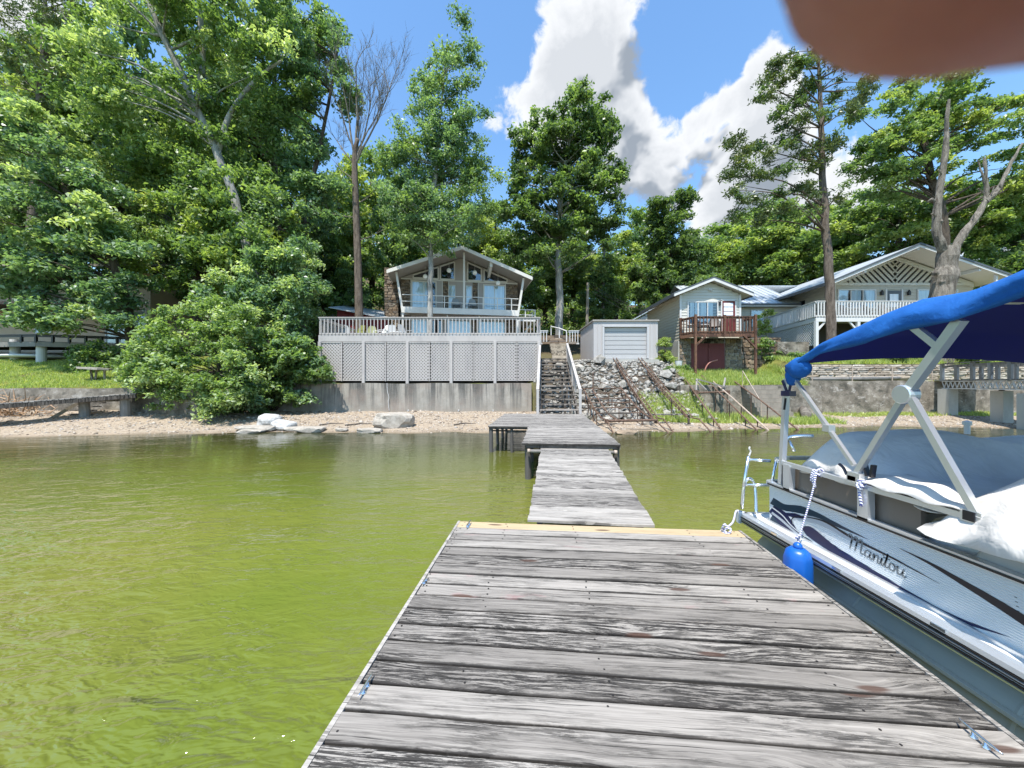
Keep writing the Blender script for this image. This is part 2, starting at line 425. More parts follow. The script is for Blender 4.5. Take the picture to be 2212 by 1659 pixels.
def b_sand(nt, p, L):
    v = posw(nt); n = nt.noise(v, .9, 6, .6); f = nt.noise(v, 38, 4, .75); g = nt.noise(v, 9, 5, .7)
    c = nt.ramp(nt.math('ADD', nt.math('MULTIPLY', f, .6), nt.math('MULTIPLY', g, .4)), [(.36, (.13, .10, .068)), (.5, (.31, .25, .185)), (.66, (.48, .41, .32))])
    c = nt.mix(nt.math('MULTIPLY', nt.mapr(n, .45, .7, 0, 1), .45), c, (.34, .26, .175))
    z = nt.n('ShaderNodeSeparateXYZ', {0: v}).outputs[2]
    wet = nt.math('MULTIPLY', nt.mapr(nt.math('ADD', z, nt.math('MULTIPLY', n, .05)), .015, .085, 1, 0, True), .62)
    c = nt.mix(wet, c, (.11, .08, .045))
    L(c, 'Base Color'); L(nt.bump(nt.math('ADD', f, g), .6, .02), 'Normal')
m_sand = M('pebbly_sand', rough=.92, spec=.2, build=b_sand)
def b_ground(nt, p, L):
    v = posw(nt); n = nt.noise(v, .55, 6, .62); f = nt.noise(v, 22, 5, .75); g = nt.noise(v, 3.5, 5, .65)
    sx = nt.n('ShaderNodeSeparateXYZ', {0: v}); x, y = sx.outputs[0], sx.outputs[1]
    grass = nt.ramp(nt.math('ADD', nt.math('MULTIPLY', f, .4), nt.math('MULTIPLY', g, .6)), [(.34, (.065, .085, .018)), (.52, (.16, .175, .035)), (.68, (.30, .27, .085))])
    dirt = nt.ramp(f, [(.3, (.05, .038, .022)), (.7, (.15, .115, .072))])
    wood = nt.mapr(nt.math('ADD', y, nt.math('MULTIPLY', n, 6.0)), 27, 33, 0, 1)
    dry = nt.mapr(n, .5, .66, 0, .55)
    c = nt.mix(nt.math('MAXIMUM', wood, dry), grass, dirt)
    bank = nt.math('MULTIPLY', nt.mapr(x, .6, 1.4, 0, 1), nt.mapr(x, 9.0, 9.8, 1, 0))
    c = nt.mix(nt.math('MULTIPLY', bank, nt.mapr(y, 25, 29, 1, 0)), c, (.105, .088, .068))
    L(c, 'Base Color'); L(nt.bump(nt.math('ADD', f, g), .8, .06), 'Normal')
m_ground = M('grassy_ground', rough=.95, spec=.1, build=b_ground)

def b_water(nt, p, L):
    v = posw(nt)
    s = nt.n('ShaderNodeSeparateXYZ', {0: v}); y = s.outputs[1]
    n = nt.noise(v, .35, 3)
    shallow_reflect = nt.mapr(nt.math('ADD', y, nt.math('MULTIPLY', n, 3.0)), 5.0, 15.0, 0, 1, True)
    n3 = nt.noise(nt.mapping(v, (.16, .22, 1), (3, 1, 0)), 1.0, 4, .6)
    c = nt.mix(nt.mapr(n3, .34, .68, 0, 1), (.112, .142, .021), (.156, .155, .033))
    c = nt.mix(shallow_reflect, c, (.042, .042, .014))  # shallow-water brown plus dark tree reflection painted in towards the shore
    L(c, 'Base Color')
    p.inputs['IOR'].default_value = 1.333; p.inputs['Specular IOR Level'].default_value = .5
    r1 = nt.noise(nt.mapping(v, (.85, 1.9, 1), rot=(0, 0, -.35)), 1.0, 2, .5, .4)
    r2 = nt.noise(nt.mapping(v, (2.3, 5.2, 1), rot=(0, 0, -.5)), 1.0, 3, .55, .6)
    r3 = nt.noise(nt.mapping(v, (7, 13, 1), rot=(0, 0, -.25)), 1.0, 2, .5, .5)
    gust = nt.mapr(nt.noise(nt.mapping(v, (.28, .55, 1), rot=(0, 0, .4)), 1.0, 2), .35, .65, .35, 1.0)
    h = nt.math('ADD', nt.math('MULTIPLY', r1, .55), nt.math('ADD', nt.math('MULTIPLY', r2, .46), nt.math('MULTIPLY', r3, .17)))
    far = nt.mapr(y, 1.2, 8.0, 1.0, .10)
    L(nt.bump(nt.math('MULTIPLY', nt.math('MULTIPLY', h, gust), far), .9, .27), 'Normal')
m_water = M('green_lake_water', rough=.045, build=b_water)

def leaf_mat(name, c0, c1, c2, trans=.42, rough=.40, spec=.5):
    m = bpy.data.materials.new(name); m.use_nodes = True
    nt = NT(m.node_tree); b = m.node_tree.nodes['Principled BSDF']; out = m.node_tree.nodes['Material Output']
    a = nt.n('ShaderNodeAttribute', attribute_name='tint')
    t = a.outputs['Fac']
    c = nt.ramp(t, [(0, c0), (.5, c1), (1, c2)])
    nt.nt.links.new(c, b.inputs['Base Color']); b.inputs['Roughness'].default_value = rough; b.inputs['Specular IOR Level'].default_value = spec
    tc = nt.mix(1.0, c, (1.75, 1.85, .75), 'MULTIPLY')
    tr = nt.n('ShaderNodeBsdfTranslucent', {'Color': tc})
    mx = nt.n('ShaderNodeMixShader', {0: trans, 1: b.outputs[0], 2: tr.outputs[0]})
    nt.nt.links.new(mx.outputs[0], out.inputs[0]); return m
lf_mid = leaf_mat('leaf_mid_green', (0.087, 0.146, 0.056), (0.160, 0.243, 0.091), (0.271, 0.364, 0.146))
lf_blue = leaf_mat('leaf_blue_green', (0.081, 0.152, 0.090), (0.155, 0.247, 0.141), (0.288, 0.389, 0.230), spec=.6)
lf_dark = leaf_mat('leaf_dark_green', (0.049, 0.090, 0.035), (0.091, 0.151, 0.058), (0.178, 0.244, 0.096))
lf_yel = leaf_mat('leaf_yellow_green', (0.156, 0.215, 0.064), (0.268, 0.343, 0.110), (0.426, 0.477, 0.184), trans=.4)
lf_pale = leaf_mat('leaf_pale_green', (0.182, 0.265, 0.123), (0.315, 0.398, 0.206), (0.539, 0.611, 0.356), spec=.6)
lf_pine = leaf_mat('leaf_pine', (0.049, 0.082, 0.031), (0.095, 0.140, 0.050), (0.193, 0.228, 0.086), trans=.2)
lf_grass = leaf_mat('grass_blade', (0.175, 0.234, 0.067), (0.325, 0.393, 0.116), (0.562, 0.580, 0.220), trans=.4)
lf_brown = leaf_mat('leaf_olive_rust', (0.122, 0.140, 0.059), (0.220, 0.211, 0.086), (0.353, 0.251, 0.136))

def bark(name, c0, c1, vs=6):
    def b(nt, p, L):
        v = posw(nt); n = nt.noise(nt.mapping(v, (vs, vs, vs * .22)), 1.0, 6, .7, .5); f = nt.noise(v, vs * 5, 4, .7)
        L(nt.ramp(nt.math('ADD', nt.math('MULTIPLY', n, .7), nt.math('MULTIPLY', f, .3)), [(.36, c0), (.62, c1)]), 'Base Color'); L(nt.bump(nt.math('ADD', n, f), .9, .05), 'Normal')
    return M(name, rough=.95, spec=.15, build=b)
bk_pale = bark('pale_grey_bark', (.13, .125, .11), (.44, .43, .395), 5)
bk_dark = bark('dark_brown_bark', (.035, .028, .022), (.13, .105, .082), 6)
bk_pine = bark('pine_bark', (.06, .046, .037), (.235, .19, .155), 8)
bk_snag = bark('dead_grey_bark', (.06, .05, .04), (.31, .28, .235), 7)

m_alu = M('brushed_aluminium', (.72, .74, .76), .34, metal=.75)
m_alu2 = M('polished_aluminium', (.80, .82, .84), .18, metal=.95)
def b_rust(nt, p, L):
    n = nt.noise(posw(nt), 14, 6, .7)
    L(nt.ramp(n, [(.3, (.055, .035, .026)), (.55, (.14, .088, .062)), (.72, (.26, .20, .16))]), 'Base Color')
m_rust = M('rusty_steel', rough=.85, spec=.2, build=b_rust)
m_pipe = dirty_paint('tan_painted_pipe', (.42, .34, .27), (.20, .13, .09), .8, 3)
m_darkpile = dirty_paint('dark_weathered_pile', (.10, .092, .085), (.035, .03, .027), .7, 2)
m_greypile = dirty_paint('grey_weathered_pile', (.22, .205, .185), (.09, .08, .07), .7, 2)

m_stairwood = wood_mat('brown_grey_tread', (.30, .265, .23), (.15, .13, .11), (.03, .026, .022), knots=False)
m_stepconc = dirty_paint('worn_step_concrete', (.27, .235, .19), (.13, .115, .095), .8, 2)
# ------------------------------------------------------------ terrain and water
ZONES = {
 'L': ([15.95, 16.0, 20.5, 26, 40, 60, 90, 150, 260], [-1.2, 1.58, 3.0, 4.0, 8, 16, 28, 44, 60]),
 'C': ([19.12, 19.2, 24, 26, 30, 40, 60, 90, 150, 260], [-1.2, 1.80, 1.9, 4.2, 4.4, 8, 15, 26, 42, 60]),
 'B': ([15.9, 16.4, 17.2, 20.75, 25, 30, 40, 60, 90, 150, 260], [-.9, .22, .55, 3.05, 3.3, 4.4, 7, 12, 20, 32, 50]),
 'R': ([18.42, 18.5, 20, 22, 27, 31, 40, 60, 90, 150, 260], [-1.2, 1.70, 1.9, 2.5, 4.6, 6, 8, 13, 21, 33, 50]),
 'S': ([19.42, 19.5, 20.34, 20.42, 24, 28, 31, 40, 60, 90, 150, 260], [-1.2, 1.93, 1.96, 2.88, 3.7, 5.2, 6, 8, 13, 21, 33, 50]),
}
def sstep(a, b, x):
    t = np.clip((np.asarray(x) - a) / (b - a), 0, 1); return t * t * (3 - 2 * t)
def ground_z(x, y):
    x = np.asarray(x, float); y = np.asarray(y, float)
    z = {k: np.interp(y, *v) for k, v in ZONES.items()}
    r = z['L']
    for k, xb, hw in (('C', -13.6, .25), ('B', 1.25, .2), ('R', 9.5, .5), ('S', 15.2, .3)):
        t = sstep(xb - hw, xb + hw, x); r = r * (1 - t) + z[k] * t
    return r + .06 * np.sin(x * 1.7 + y * .9) * np.cos(y * 1.3 - x * .6)
def shore_y(x): return np.interp(x, [-60, -40, -17, -13, -9, -4, 0, 5, 10, 16, 20, 60], [12, 12.2, 12.5, 13.1, 13.8, 13.5, 13.6, 13.7, 14.8, 15.8, 15.0, 14.5])
def beach_z(x, y):
    x = np.asarray(x, float); y = np.asarray(y, float); d = y - shore_y(x)
    up = np.interp(x, [-60, -16, -12, 60], [.21, .20, .075, .055])
    z = np.where(d > 0, d * up, d * .16)
    return z + .035 * np.sin(x * 2.1 + 3 * np.sin(y * .8)) * np.cos(y * 1.9 + x * .3) * np.clip(d + .6, 0, 1)
def patch(name, xs, ys, fz, mat):
    X, Y = np.meshgrid(xs, ys); Z = fz(X, Y)
    v = np.stack([X, Y, Z], -1).reshape(-1, 3); nx, ny = len(xs), len(ys)
    i = np.arange(nx * ny).reshape(ny, nx)
    q = np.stack([i[:-1, :-1], i[:-1, 1:], i[1:, 1:], i[1:, :-1]], -1).reshape(-1, 4)
    me = np_mesh(name, v, q); me.polygons.foreach_set('use_smooth', [True] * len(me.polygons))
    return link(name, me, mat, kind='structure')
def np_mesh(name, v, q, attr=None):
    me = bpy.data.meshes.new(name); n, k = q.shape
    me.vertices.add(len(v)); me.vertices.foreach_set('co', np.ascontiguousarray(v, np.float32).ravel())
    me.loops.add(n * k); me.loops.foreach_set('vertex_index', np.ascontiguousarray(q, np.int32).ravel())
    me.polygons.add(n); me.polygons.foreach_set('loop_start', np.arange(0, n * k, k, dtype=np.int32))
    me.update(calc_edges=True)
    if attr is not None:
        a = me.attributes.new('tint', 'FLOAT', 'POINT'); a.data.foreach_set('value', np.ascontiguousarray(attr, np.float32))
    return me
ys_h = np.concatenate([[15.9, 15.95, 16.0, 16.05], np.arange(16.2, 18.3, .2), [18.42, 18.5, 18.6], np.arange(18.8, 19.1, .2), [19.12, 19.2, 19.3, 19.42, 19.5, 19.7, 20.0, 20.2, 20.34, 20.42, 20.6], np.arange(21, 30, .5), np.arange(30, 60, 2.0), np.arange(60, 260, 10.0), [260]])
xs_h = np.concatenate([[-400, -250, -160, -100], np.arange(-80, -40, 4.0), np.arange(-40, 42, .4), np.arange(42, 90, 4.0), [110, 170, 250, 400]])
patch('hillside', xs_h, ys_h, ground_z, m_ground)
ys_b = np.concatenate([np.arange(9.0, 21.5, .25)]); xs_b = np.concatenate([np.arange(-90, -32, 2.0), np.arange(-32, 32, .3), np.arange(32, 90, 2.0)])
patch('beach', xs_b, ys_b, beach_z, m_sand)
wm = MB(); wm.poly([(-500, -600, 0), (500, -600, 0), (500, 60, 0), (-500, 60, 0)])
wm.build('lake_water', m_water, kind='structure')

# pebbles: countless small stones on the beach
def scatter_stones(name, pts, sz, mat, kind='stuff', flat=.6, label=None):
    n = len(pts)
    base = np.array([(1, 0, 0), (0, 1, 0), (-1, 0, 0), (0, -1, 0), (0, 0, 1), (0, 0, -1)], float)
    tri = np.array([(0, 1, 4), (1, 2, 4), (2, 3, 4), (3, 0, 4), (1, 0, 5), (2, 1, 5), (3, 2, 5), (0, 3, 5)])
    V = base[None] * (rng.uniform(.6, 1.2, (n, 6, 1))) * sz[:, None, None]
    V[:, :, 2] *= flat
    a = rng.uniform(0, 6.28, n); c, s = np.cos(a), np.sin(a)
    x = V[..., 0] * c[:, None] - V[..., 1] * s[:, None]; y = V[..., 0] * s[:, None] + V[..., 1] * c[:, None]
    V = np.stack([x, y, V[..., 2]], -1) + pts[:, None, :]
    q = (tri[None] + (np.arange(n) * 6)[:, None, None]).reshape(-1, 3)
    me = np_mesh(name, V.reshape(-1, 3), q, np.repeat(rng.random(n), 6))
    return link(name, me, mat, kind=kind, label=label)
def b_peb(nt, p, L):
    a = nt.n('ShaderNodeAttribute', attribute_name='tint').outputs['Fac']
    L(nt.ramp(a, [(0, (.13, .10, .075)), (.3, (.27, .215, .16)), (.6, (.38, .32, .255)), (.85, (.48, .43, .37)), (1, (.22, .20, .185))]), 'Base Color')
m_pebble = M('mixed_pebbles', rough=.85, spec=.25, build=b_peb)
n = 16000
px = rng.uniform(-22, 24, n); py = shore_y(px) + rng.uniform(0, 1, n) ** .8 * 5.6 + .05
keep = ~((px > 1.2) & (px < 9) & (py > 17))
px, py = px[keep], py[keep]
pz = beach_z(px, py)
scatter_stones('beach_pebbles', np.stack([px, py, pz], -1), rng.uniform(.018, .06, len(px)) * (1 + (rng.random(len(px)) > .97) * 1.4), m_pebble)

# ------------------------------------------------------------ concrete walls
def wall(name, label, x0, x1, y, z0, z1, t, mat, cat='retaining wall', extra=None):
    e = thing(name, label, cat, (x0, y, z0))
    m = MB(); n = max(2, int((x1 - x0) / .5)); 
    # slightly uneven face
    def P(i, z, yy): return Vector((x0 + (x1 - x0) * i / n, yy + .012 * math.sin(i * 1.9) , z + (.018 * math.sin(i * .83) if z == z1 else 0)))
    rows = [[P(i, z0, y) for i in range(n + 1)], [P(i, (z0 + z1) / 2, y - .008) for i in range(n + 1)], [P(i, z1, y) for i in range(n + 1)], [P(i, z1, y + t) for i in range(n + 1)], [P(i, z0, y + t) for i in range(n + 1)]]
    m.grid(rows, n + 1, 5)
    m.poly([rows[4][0], rows[3][0], rows[2][0], rows[1][0], rows[0][0]]); m.poly([r[n] for r in rows])
    m.build('wall_body', mat, e)
    return e
sw = wall('seawall', 'long stained concrete seawall below the lattice sided deck', -16.2, 1.0, 18.95, -.2, 1.835, .28, m_conc)
for u in (388, 497, 641, 735, 832, 899, 1046, 1162)[1:7]:
    p = at(615 + (u - 497) * 1.12, 890, 18.92)
    m = MB(); m.tube([(p.x, 18.99, .44), (p.x, 18.86, .43)], .05, 10, caps=False); m.tube([(p.x, 18.985, .44), (p.x, 18.87, .43)], .036, 10)
    m.build('drain_pipe', m_white, sw)
cw = wall('lawn_wall', 'low pale concrete wall holding the sunny lawn on the left', -40, -13.45, 15.8, .1, 1.62, .25, m_conc2)
lw = wall('low_wall', 'low brown concrete wall in front of the maroon doors', 8.35, 15.35, 18.3, .1, 1.745, .25, m_conc2)
rw = wall('mossy_seawall', 'mossy blotched seawall behind the blue boat canopy', 15.36, 60, 19.3, .1, 1.97, .25, m_conc2)
# ------------------------------------------------------------ docks
DA = 0.089
E1 = Vector((math.cos(DA), -math.sin(DA), 0)); E2 = Vector((math.sin(DA), math.cos(DA), 0))
def dframe(o, z=0.0): return Matrix(((E1.x, E2.x, 0, o[0]), (E1.y, E2.y, 0, o[1]), (0, 0, 1, z), (0, 0, 0, 1)))
def plank_mesh(L, w, t=.036, seed=0, nseg=10, rough=.002, jag=.006):
    r = random.Random(seed); m = MB(); rows = []
    bow = r.uniform(-.004, .004)
    for i in range(nseg + 1):
        s = i / nseg; x = -L / 2 + L * s
        if i in (0, nseg): x += r.uniform(-jag, jag)
        e0 = r.uniform(-rough, rough); e1 = r.uniform(-rough, rough); h = r.uniform(-rough, rough) * .7 + bow * math.sin(math.pi * s)
        b = .007
        rows.append([(x, -w / 2 + e0, -t), (x, -w / 2 + e0, -b + h), (x, -w / 2 + e0 + b, h), (x, 0, h - .001), (x, w / 2 + e1 - b, h), (x, w / 2 + e1, -b + h), (x, w / 2 + e1, -t)])
    m.grid(rows, 7, nseg + 1)
    m.poly(rows[0]); m.poly(rows[-1][::-1])
    # underside
    m.add([rows[0][0], rows[0][6], rows[-1][6], rows[-1][0]], [(3, 2, 1, 0)][::-1])
    return m.mesh('plank')

# near floating dock
ND = Vector((-.55, 3.783, 0)); NW = 2.745
dock = thing('floating_dock', 'wide weathered plank dock in the foreground beside the pontoon boat', 'dock', (ND.x + .6, ND.y - 1, .1), rz=-DA)
step = .1465
for i in range(38):
    w = .1345
    s = -(i + .5) * step
    c = ND + E1 * (NW / 2) + E2 * s
    me = plank_mesh(NW - .045, w, .036, 100 + i, 12, .0022, .008)
    mw = dframe(c, .40 + random.uniform(-.003, .003)) @ Matrix.Rotation(random.uniform(-.0015, .0015), 4, 'Z') @ Matrix.Rotation(random.uniform(-.012, .012), 4, 'X')
    o = link('plank', me, m_newwood if i == 0 else m_wood, dock, mw)
    if i == 0: o['label'] = 'yellow new pine board at the far end'
for sx, nm in ((0.011, 'l'), (NW - .011, 'r')):
    a = ND + E1 * sx + E2 * -.003; b = ND + E1 * sx + E2 * (-38 * step)
    mw = dframe((a + b) / 2, .328)
    MB().box((0, 0, 0), (.022, (b - a).length, .15)).build('edge_board', m_wood3, dock, mw=mw)
a = ND + E1 * .03 + E2 * -.02; b = ND + E1 * (NW - .03) + E2 * -.02
MB().bar((a.x, a.y, .285), (b.x, b.y, .285), .04, .14).build('edge_board', m_wood3, dock)
for sx in (.5, NW / 2, NW - .5):
    a = ND + E1 * sx + E2 * -.1; b = ND + E1 * sx + E2 * (-37 * step)
    MB().bar((a.x, a.y, .30), (b.x, b.y, .30), .05, .12).build('stringer', m_oldwood, dock)
    m = MB(); m.box((0, 0, 0), (.7, 5.0, .3)); m.build('float', m_black, dock, mw=dframe((a + b) / 2, .08))
def cleat(parent, pos, rz, s=1.0, z=.402):
    e = MB()
    for dx in (-.035, .035):
        e.lathe((dx * s, 0, 0), [(.024 * s, 0), (.022 * s, .008 * s), (.011 * s, .014 * s), (.010 * s, .034 * s)], 10)
    e.tube([(-.125 * s, 0, .047 * s), (-.09 * s, 0, .043 * s), (-.03 * s, 0, .04 * s), (.03 * s, 0, .04 * s), (.09 * s, 0, .043 * s), (.125 * s, 0, .047 * s)], [.004 * s, .009 * s, .011 * s, .011 * s, .009 * s, .004 * s], 8)
    mw = Matrix.Translation((pos[0], pos[1], z)) @ Matrix.Rotation(rz, 4, 'Z')
    return e.build('cleat', m_alu2, parent, smooth=True, mw=mw)
def dockpt(u, v, z=.40):
    Y = (CZ - z) * FPX / (v - 829.5); return ((u - 1106) / FPX * Y, Y)
cleat(dock, dockpt(2116, 1605), R(90) - DA - .02, .6)
cleat(dock, dockpt(790, 1490), R(90) - DA, .55)
cleat(dock, dockpt(1012, 1137), R(86) - DA, .7)
cleat(dock, dockpt(918, 1258), R(88) - DA, .5)
nl = MB()
for i in range(0, 30):
    for sx in (.06, .5, NW / 2 - .2, NW - .5, NW - .06):
        for q in (-.035, .035):
            c = ND + E1 * (sx + random.uniform(-.02, .02)) + E2 * (-(i + .5) * step + q + random.uniform(-.01, .01))
            nl.lathe((c.x, c.y, .3985), [(.0058, 0), (.0058, .0022)], 6)
nl.build('nail_heads', m_bmetal, dock, kind='stuff')

# gangway
gw = thing('gangway', 'narrow plank gangway sloping from the float up to the fixed dock', 'gangway', (.9, 5.3, .3), rz=-DA)
G0 = Vector((.775, 3.70, .432)); G1 = Vector((1.18, 7.02, .61)); gd = (G1 - G0); gl = gd.length; gd.normalize()
gx = Vector((gd.y, -gd.x, 0)).normalized(); gz = gx.cross(gd)
gm = Matrix(((gx.x, gd.x, gz.x, 0), (gx.y, gd.y, gz.y, 0), (gx.z, gd.z, gz.z, 0), (0, 0, 0, 1)))
var = [plank_mesh(1.235, .118, .03, 300 + i, 6, .003, .012) for i in range(6)]
ng = int((gl + .02) / .124)
for i in range(ng):
    c = G0 + gd * (-.03 + (i + .5) * .124)
    link('plank', var[i % 6], m_wood2, gw, Matrix.Translation(c) @ gm @ Matrix.Rotation(random.uniform(-.006, .006), 4, 'Z') @ Matrix.Rotation(math.pi * random.randint(0, 1), 4, 'Z'))
for s in (-.5, .5):
    MB().bar(G0 + gx * s - gz * .08, G1 + gx * s - gz * .08, .05, .09).build('beam', m_oldwood, gw)
# fixed L shaped dock
fd = thing('fixed_dock', 'L shaped plank dock on dark piles in front of the stairs', 'dock', (1.2, 9.5, 0), rz=-DA)
A0 = Vector((.19, 6.91, 0)); AW = 1.80
var = [plank_mesh(AW, .135, .034, 340 + i, 6, .003, .014) for i in range(6)]
na = 19
for i in range(na):
    c = A0 + E1 * AW / 2 + E2 * ((i + .5) * .142)
    link('plank', var[i % 6], m_wood2, fd, dframe(c, .70 + random.uniform(-.003, .003)) @ Matrix.Rotation(math.pi * random.randint(0, 1) + random.uniform(-.004, .004), 4, 'Z'))
B0 = A0 + E2 * (na * .142 + .004) - E1 * 1.05; BW = AW + 1.06
var = [plank_mesh(BW, .135, .034, 360 + i, 7, .003, .016) for i in range(6)]
nb = 29
B0b = Vector((-.56, 9.05, 0))
# left platform starts a little nearer on the left side
sdx = A0 + E2 * (na * .142)
Lw = 1.12
for i in range(nb):
    c = sdx - E1 * 1.06 + E1 * BW / 2 + E2 * ((i + .5) * .142 + .006)
    link('plank', var[i % 6], m_wood2, fd, dframe(c, .70 + random.uniform(-.003, .003)) @ Matrix.Rotation(math.pi * random.randint(0, 1) + random.uniform(-.003, .003), 4, 'Z'))
varl = [plank_mesh(Lw - .08, .135, .034, 380 + i, 4, .003, .01) for i in range(3)]
def pile(p, z0, z1, r, mat, nm='pile'):
    m = MB(); m.tube([(p[0], p[1], z0), (p[0] + .01, p[1], (z0 + z1) / 2), (p[0], p[1], z1)], [r * 1.05, r, r * .97], 12); m.build(nm, mat, fd, smooth=False)
bl = sdx - E1 * 1.0 + E2 * .10
for q, r in (((bl.x, bl.y), .055), ((bl + E2 * 1.3 + E1 * .0).xy, .05), ((bl + E2 * 2.6).xy, .05), ((bl + E2 * 3.8).xy, .05), ((bl + E1 * .55).xy, .04)):
    pile(q, -.8, .664, r, m_darkpile)
fr = A0 + E2 * .12
for q in (fr + E1 * .10, fr + E1 * (AW - .06), fr + E1 * .10 + E2 * 1.6, fr + E1 * (AW - .06) + E2 * 1.6, fr + E1 * (AW - .06) + E2 * 3.5, fr + E1 * (AW - .06) + E2 * 5.6):
    pile(q.xy, -.8, .664, .062, m_darkpile)
a = A0 + E1 * .02 + E2 * .05; b = A0 + E1 * (AW - .02) + E2 * .05
MB().bar((a.x, a.y, .635), (b.x, b.y, .635), .04, .055).build('edge_beam', m_oldwood, fd)
a = A0 + E1 * .12 - E2 * .03; b = A0 + E1 * (AW - .12) - E2 * .03
MB().tube([(a.x, a.y, .555), (b.x, b.y, .555)], .032, 12).build('cross_pipe', m_greypile, fd, smooth=True)
for q in (.1, .42, 1.22, AW - .12):
    c = A0 + E1 * q - E2 * .03
    MB().tube([(c.x, c.y, .555), (c.x + .05, c.y - .004, .555)], .042, 12).build('pipe_collar', m_pipe, fd, smooth=True)
a = sdx - E1 * 1.02 + E2 * .05; b = sdx + E2 * .05
MB().bar((a.x, a.y, .64), (b.x, b.y, .64), .04, .045).build('edge_beam', m_oldwood, fd)
a2 = a - Vector((0, 0, 0)); MB().bar((a.x + .05, a.y + .1, .56), (b.x, b.y + .1, .56), .035, .035).build('cross_beam', m_oldwood, fd)
c2 = a + E2 * 4.0
MB().bar((a.x, a.y, .64), (c2.x, c2.y, .64), .04, .05).build('edge_beam', m_oldwood, fd)
for sgn in (0.03, AW - .03):
    a = A0 + E1 * sgn; b = a + E2 * 6.7
    MB().bar((a.x, a.y, .635), (b.x, b.y, .635), .05, .055).build('edge_beam', m_oldwood, fd)
# ------------------------------------------------------------ siding, windows, railings
def window(parent, o, ex, w, h, mats=None, curtain=True, mull=1, frame=.05, depth=.07, nm='window', fmat=None, cols=None):
    """o: lower left corner on the wall; ex: along the wall; outward = ex x z turned to the viewer"""
    ex = Vector(ex).normalized(); n = Vector((ex.y, -ex.x, 0)); o = Vector(o); up = Vector((0, 0, 1)); fm = fmat or m_white
    f = MB()
    def bx(x0, x1, z0, z1, d0, d1):
        f.prism([o + ex * x0 + up * z0 + n * d0, o + ex * x1 + up * z0 + n * d0, o + ex * x1 + up * z1 + n * d0, o + ex * x0 + up * z1 + n * d0], n * (d1 - d0))
    bx(-frame, 0, -frame, h + frame, .002, depth); bx(w, w + frame, -frame, h + frame, .002, depth)
    bx(0, w, h, h + frame, .002, depth); bx(0, w, -frame, 0, .002, depth)
    for k in range(1, mull + 1): 
        x = w * k / (mull + 1); bx(x - .022, x + .022, 0, h, .03, depth - .012)
    win = f.build(nm, fm, parent)
    MB().poly([o + n * .004, o + ex * w + n * .004, o + ex * w + up * h + n * .004, o + up * h + n * .004]).build('backing', m_dark, win)
    if curtain:
        segs = cols or [(0, 1)]
        for (a, b) in segs:
            k = max(4, int((b - a) * w / .06)); rows = [[], []]
            for i in range(k + 1):
                x = w * (a + (b - a) * i / k); d = .018 + .009 * math.sin(i * 1.7)
                for r_, z in ((0, .0), (1, h)): rows[r_].append(o + ex * x + up * z + n * d)
            c = MB(); c.grid(rows, k + 1, 2); c.build('curtain', m_curtain, win)
    MB().poly([o + n * .034, o + ex * w + n * .034, o + ex * w + up * h + n * .034, o + up * h + n * .034]).build('pane', m_glass, win)
    return win
def siding(parent, o, ex, length, z0, ztop, mat, exp=.115, nm='siding', kind='stuff'):
    """lapped boards; ztop(x) gives the top edge, may be a number"""
    ex = Vector(ex).normalized(); n = Vector((ex.y, -ex.x, 0)); o = Vector((o[0], o[1], 0)); m = MB()
    f = ztop if callable(ztop) else (lambda x: ztop)
    zmax = max(f(length * i / 40) for i in range(41)); z = z0
    xs = [length * i / 80 for i in range(81)]
    while z < zmax - .01:
        ok = [x for x in xs if f(x) > z + exp * .5]
        if ok:
            a, b = ok[0], ok[-1]
            z1 = min(z + exp, zmax)
            m.add([o + ex * a + n * .030 + Vector((0, 0, z)), o + ex * b + n * .030 + Vector((0, 0, z)), o + ex * b + n * .003 + Vector((0, 0, z1)), o + ex * a + n * .003 + Vector((0, 0, z1)),
                   o + ex * a + n * .0 + Vector((0, 0, z)), o + ex * b + n * .0 + Vector((0, 0, z))], [(0, 1, 2, 3), (4, 5, 1, 0)])
        z += exp
    return m.build(nm, mat, parent, kind=kind)
def rail_run(parent, pts, z, h, mat, post_every=None, bal=.11, bw=.035, pw=.09, cap=.12, lower=True, nm='baluster', slope=None):
    """railing along points at floor height z: top rail, bottom rail, balusters one by one"""
    for a, b in zip(pts[:-1], pts[1:]):
        a = Vector(a); b = Vector(b)
        if len(a) == 2: a = Vector((a.x, a.y, z)); b = Vector((b.x, b.y, z))
        d = b - a; L = d.length; d.normalize(); up = Vector((0, 0, 1))
        MB().bar(a + up * h, b + up * h, cap, .04).build('top_rail', mat, parent)
        MB().bar(a + up * (h - .07), b + up * (h - .07), .04, .09).build('top_rail', mat, parent)
        if lower: MB().bar(a + up * .07, b + up * .07, .04, .09).build('bottom_rail', mat, parent)
        n = max(2, int(L / bal)); me = None
        for i in range(n):
            p = a + d * (L * (i + .5) / n)
            mw = Matrix.Translation(p + up * (h * .5)) @ Matrix.Rotation(math.atan2(d.y, d.x), 4, 'Z')
            if me is None: 
                me = MB().box((0, -.036, 0), (bw, bw * .8, h - .1)).mesh(nm)
            link(nm, me, mat, parent, mw)
def posts(parent, pl, w, mat, nm='post'):
    for (p, z0, z1) in pl: MB().box((p[0], p[1], (z0 + z1) / 2), (w, w, z1 - z0)).build(nm, mat, parent)

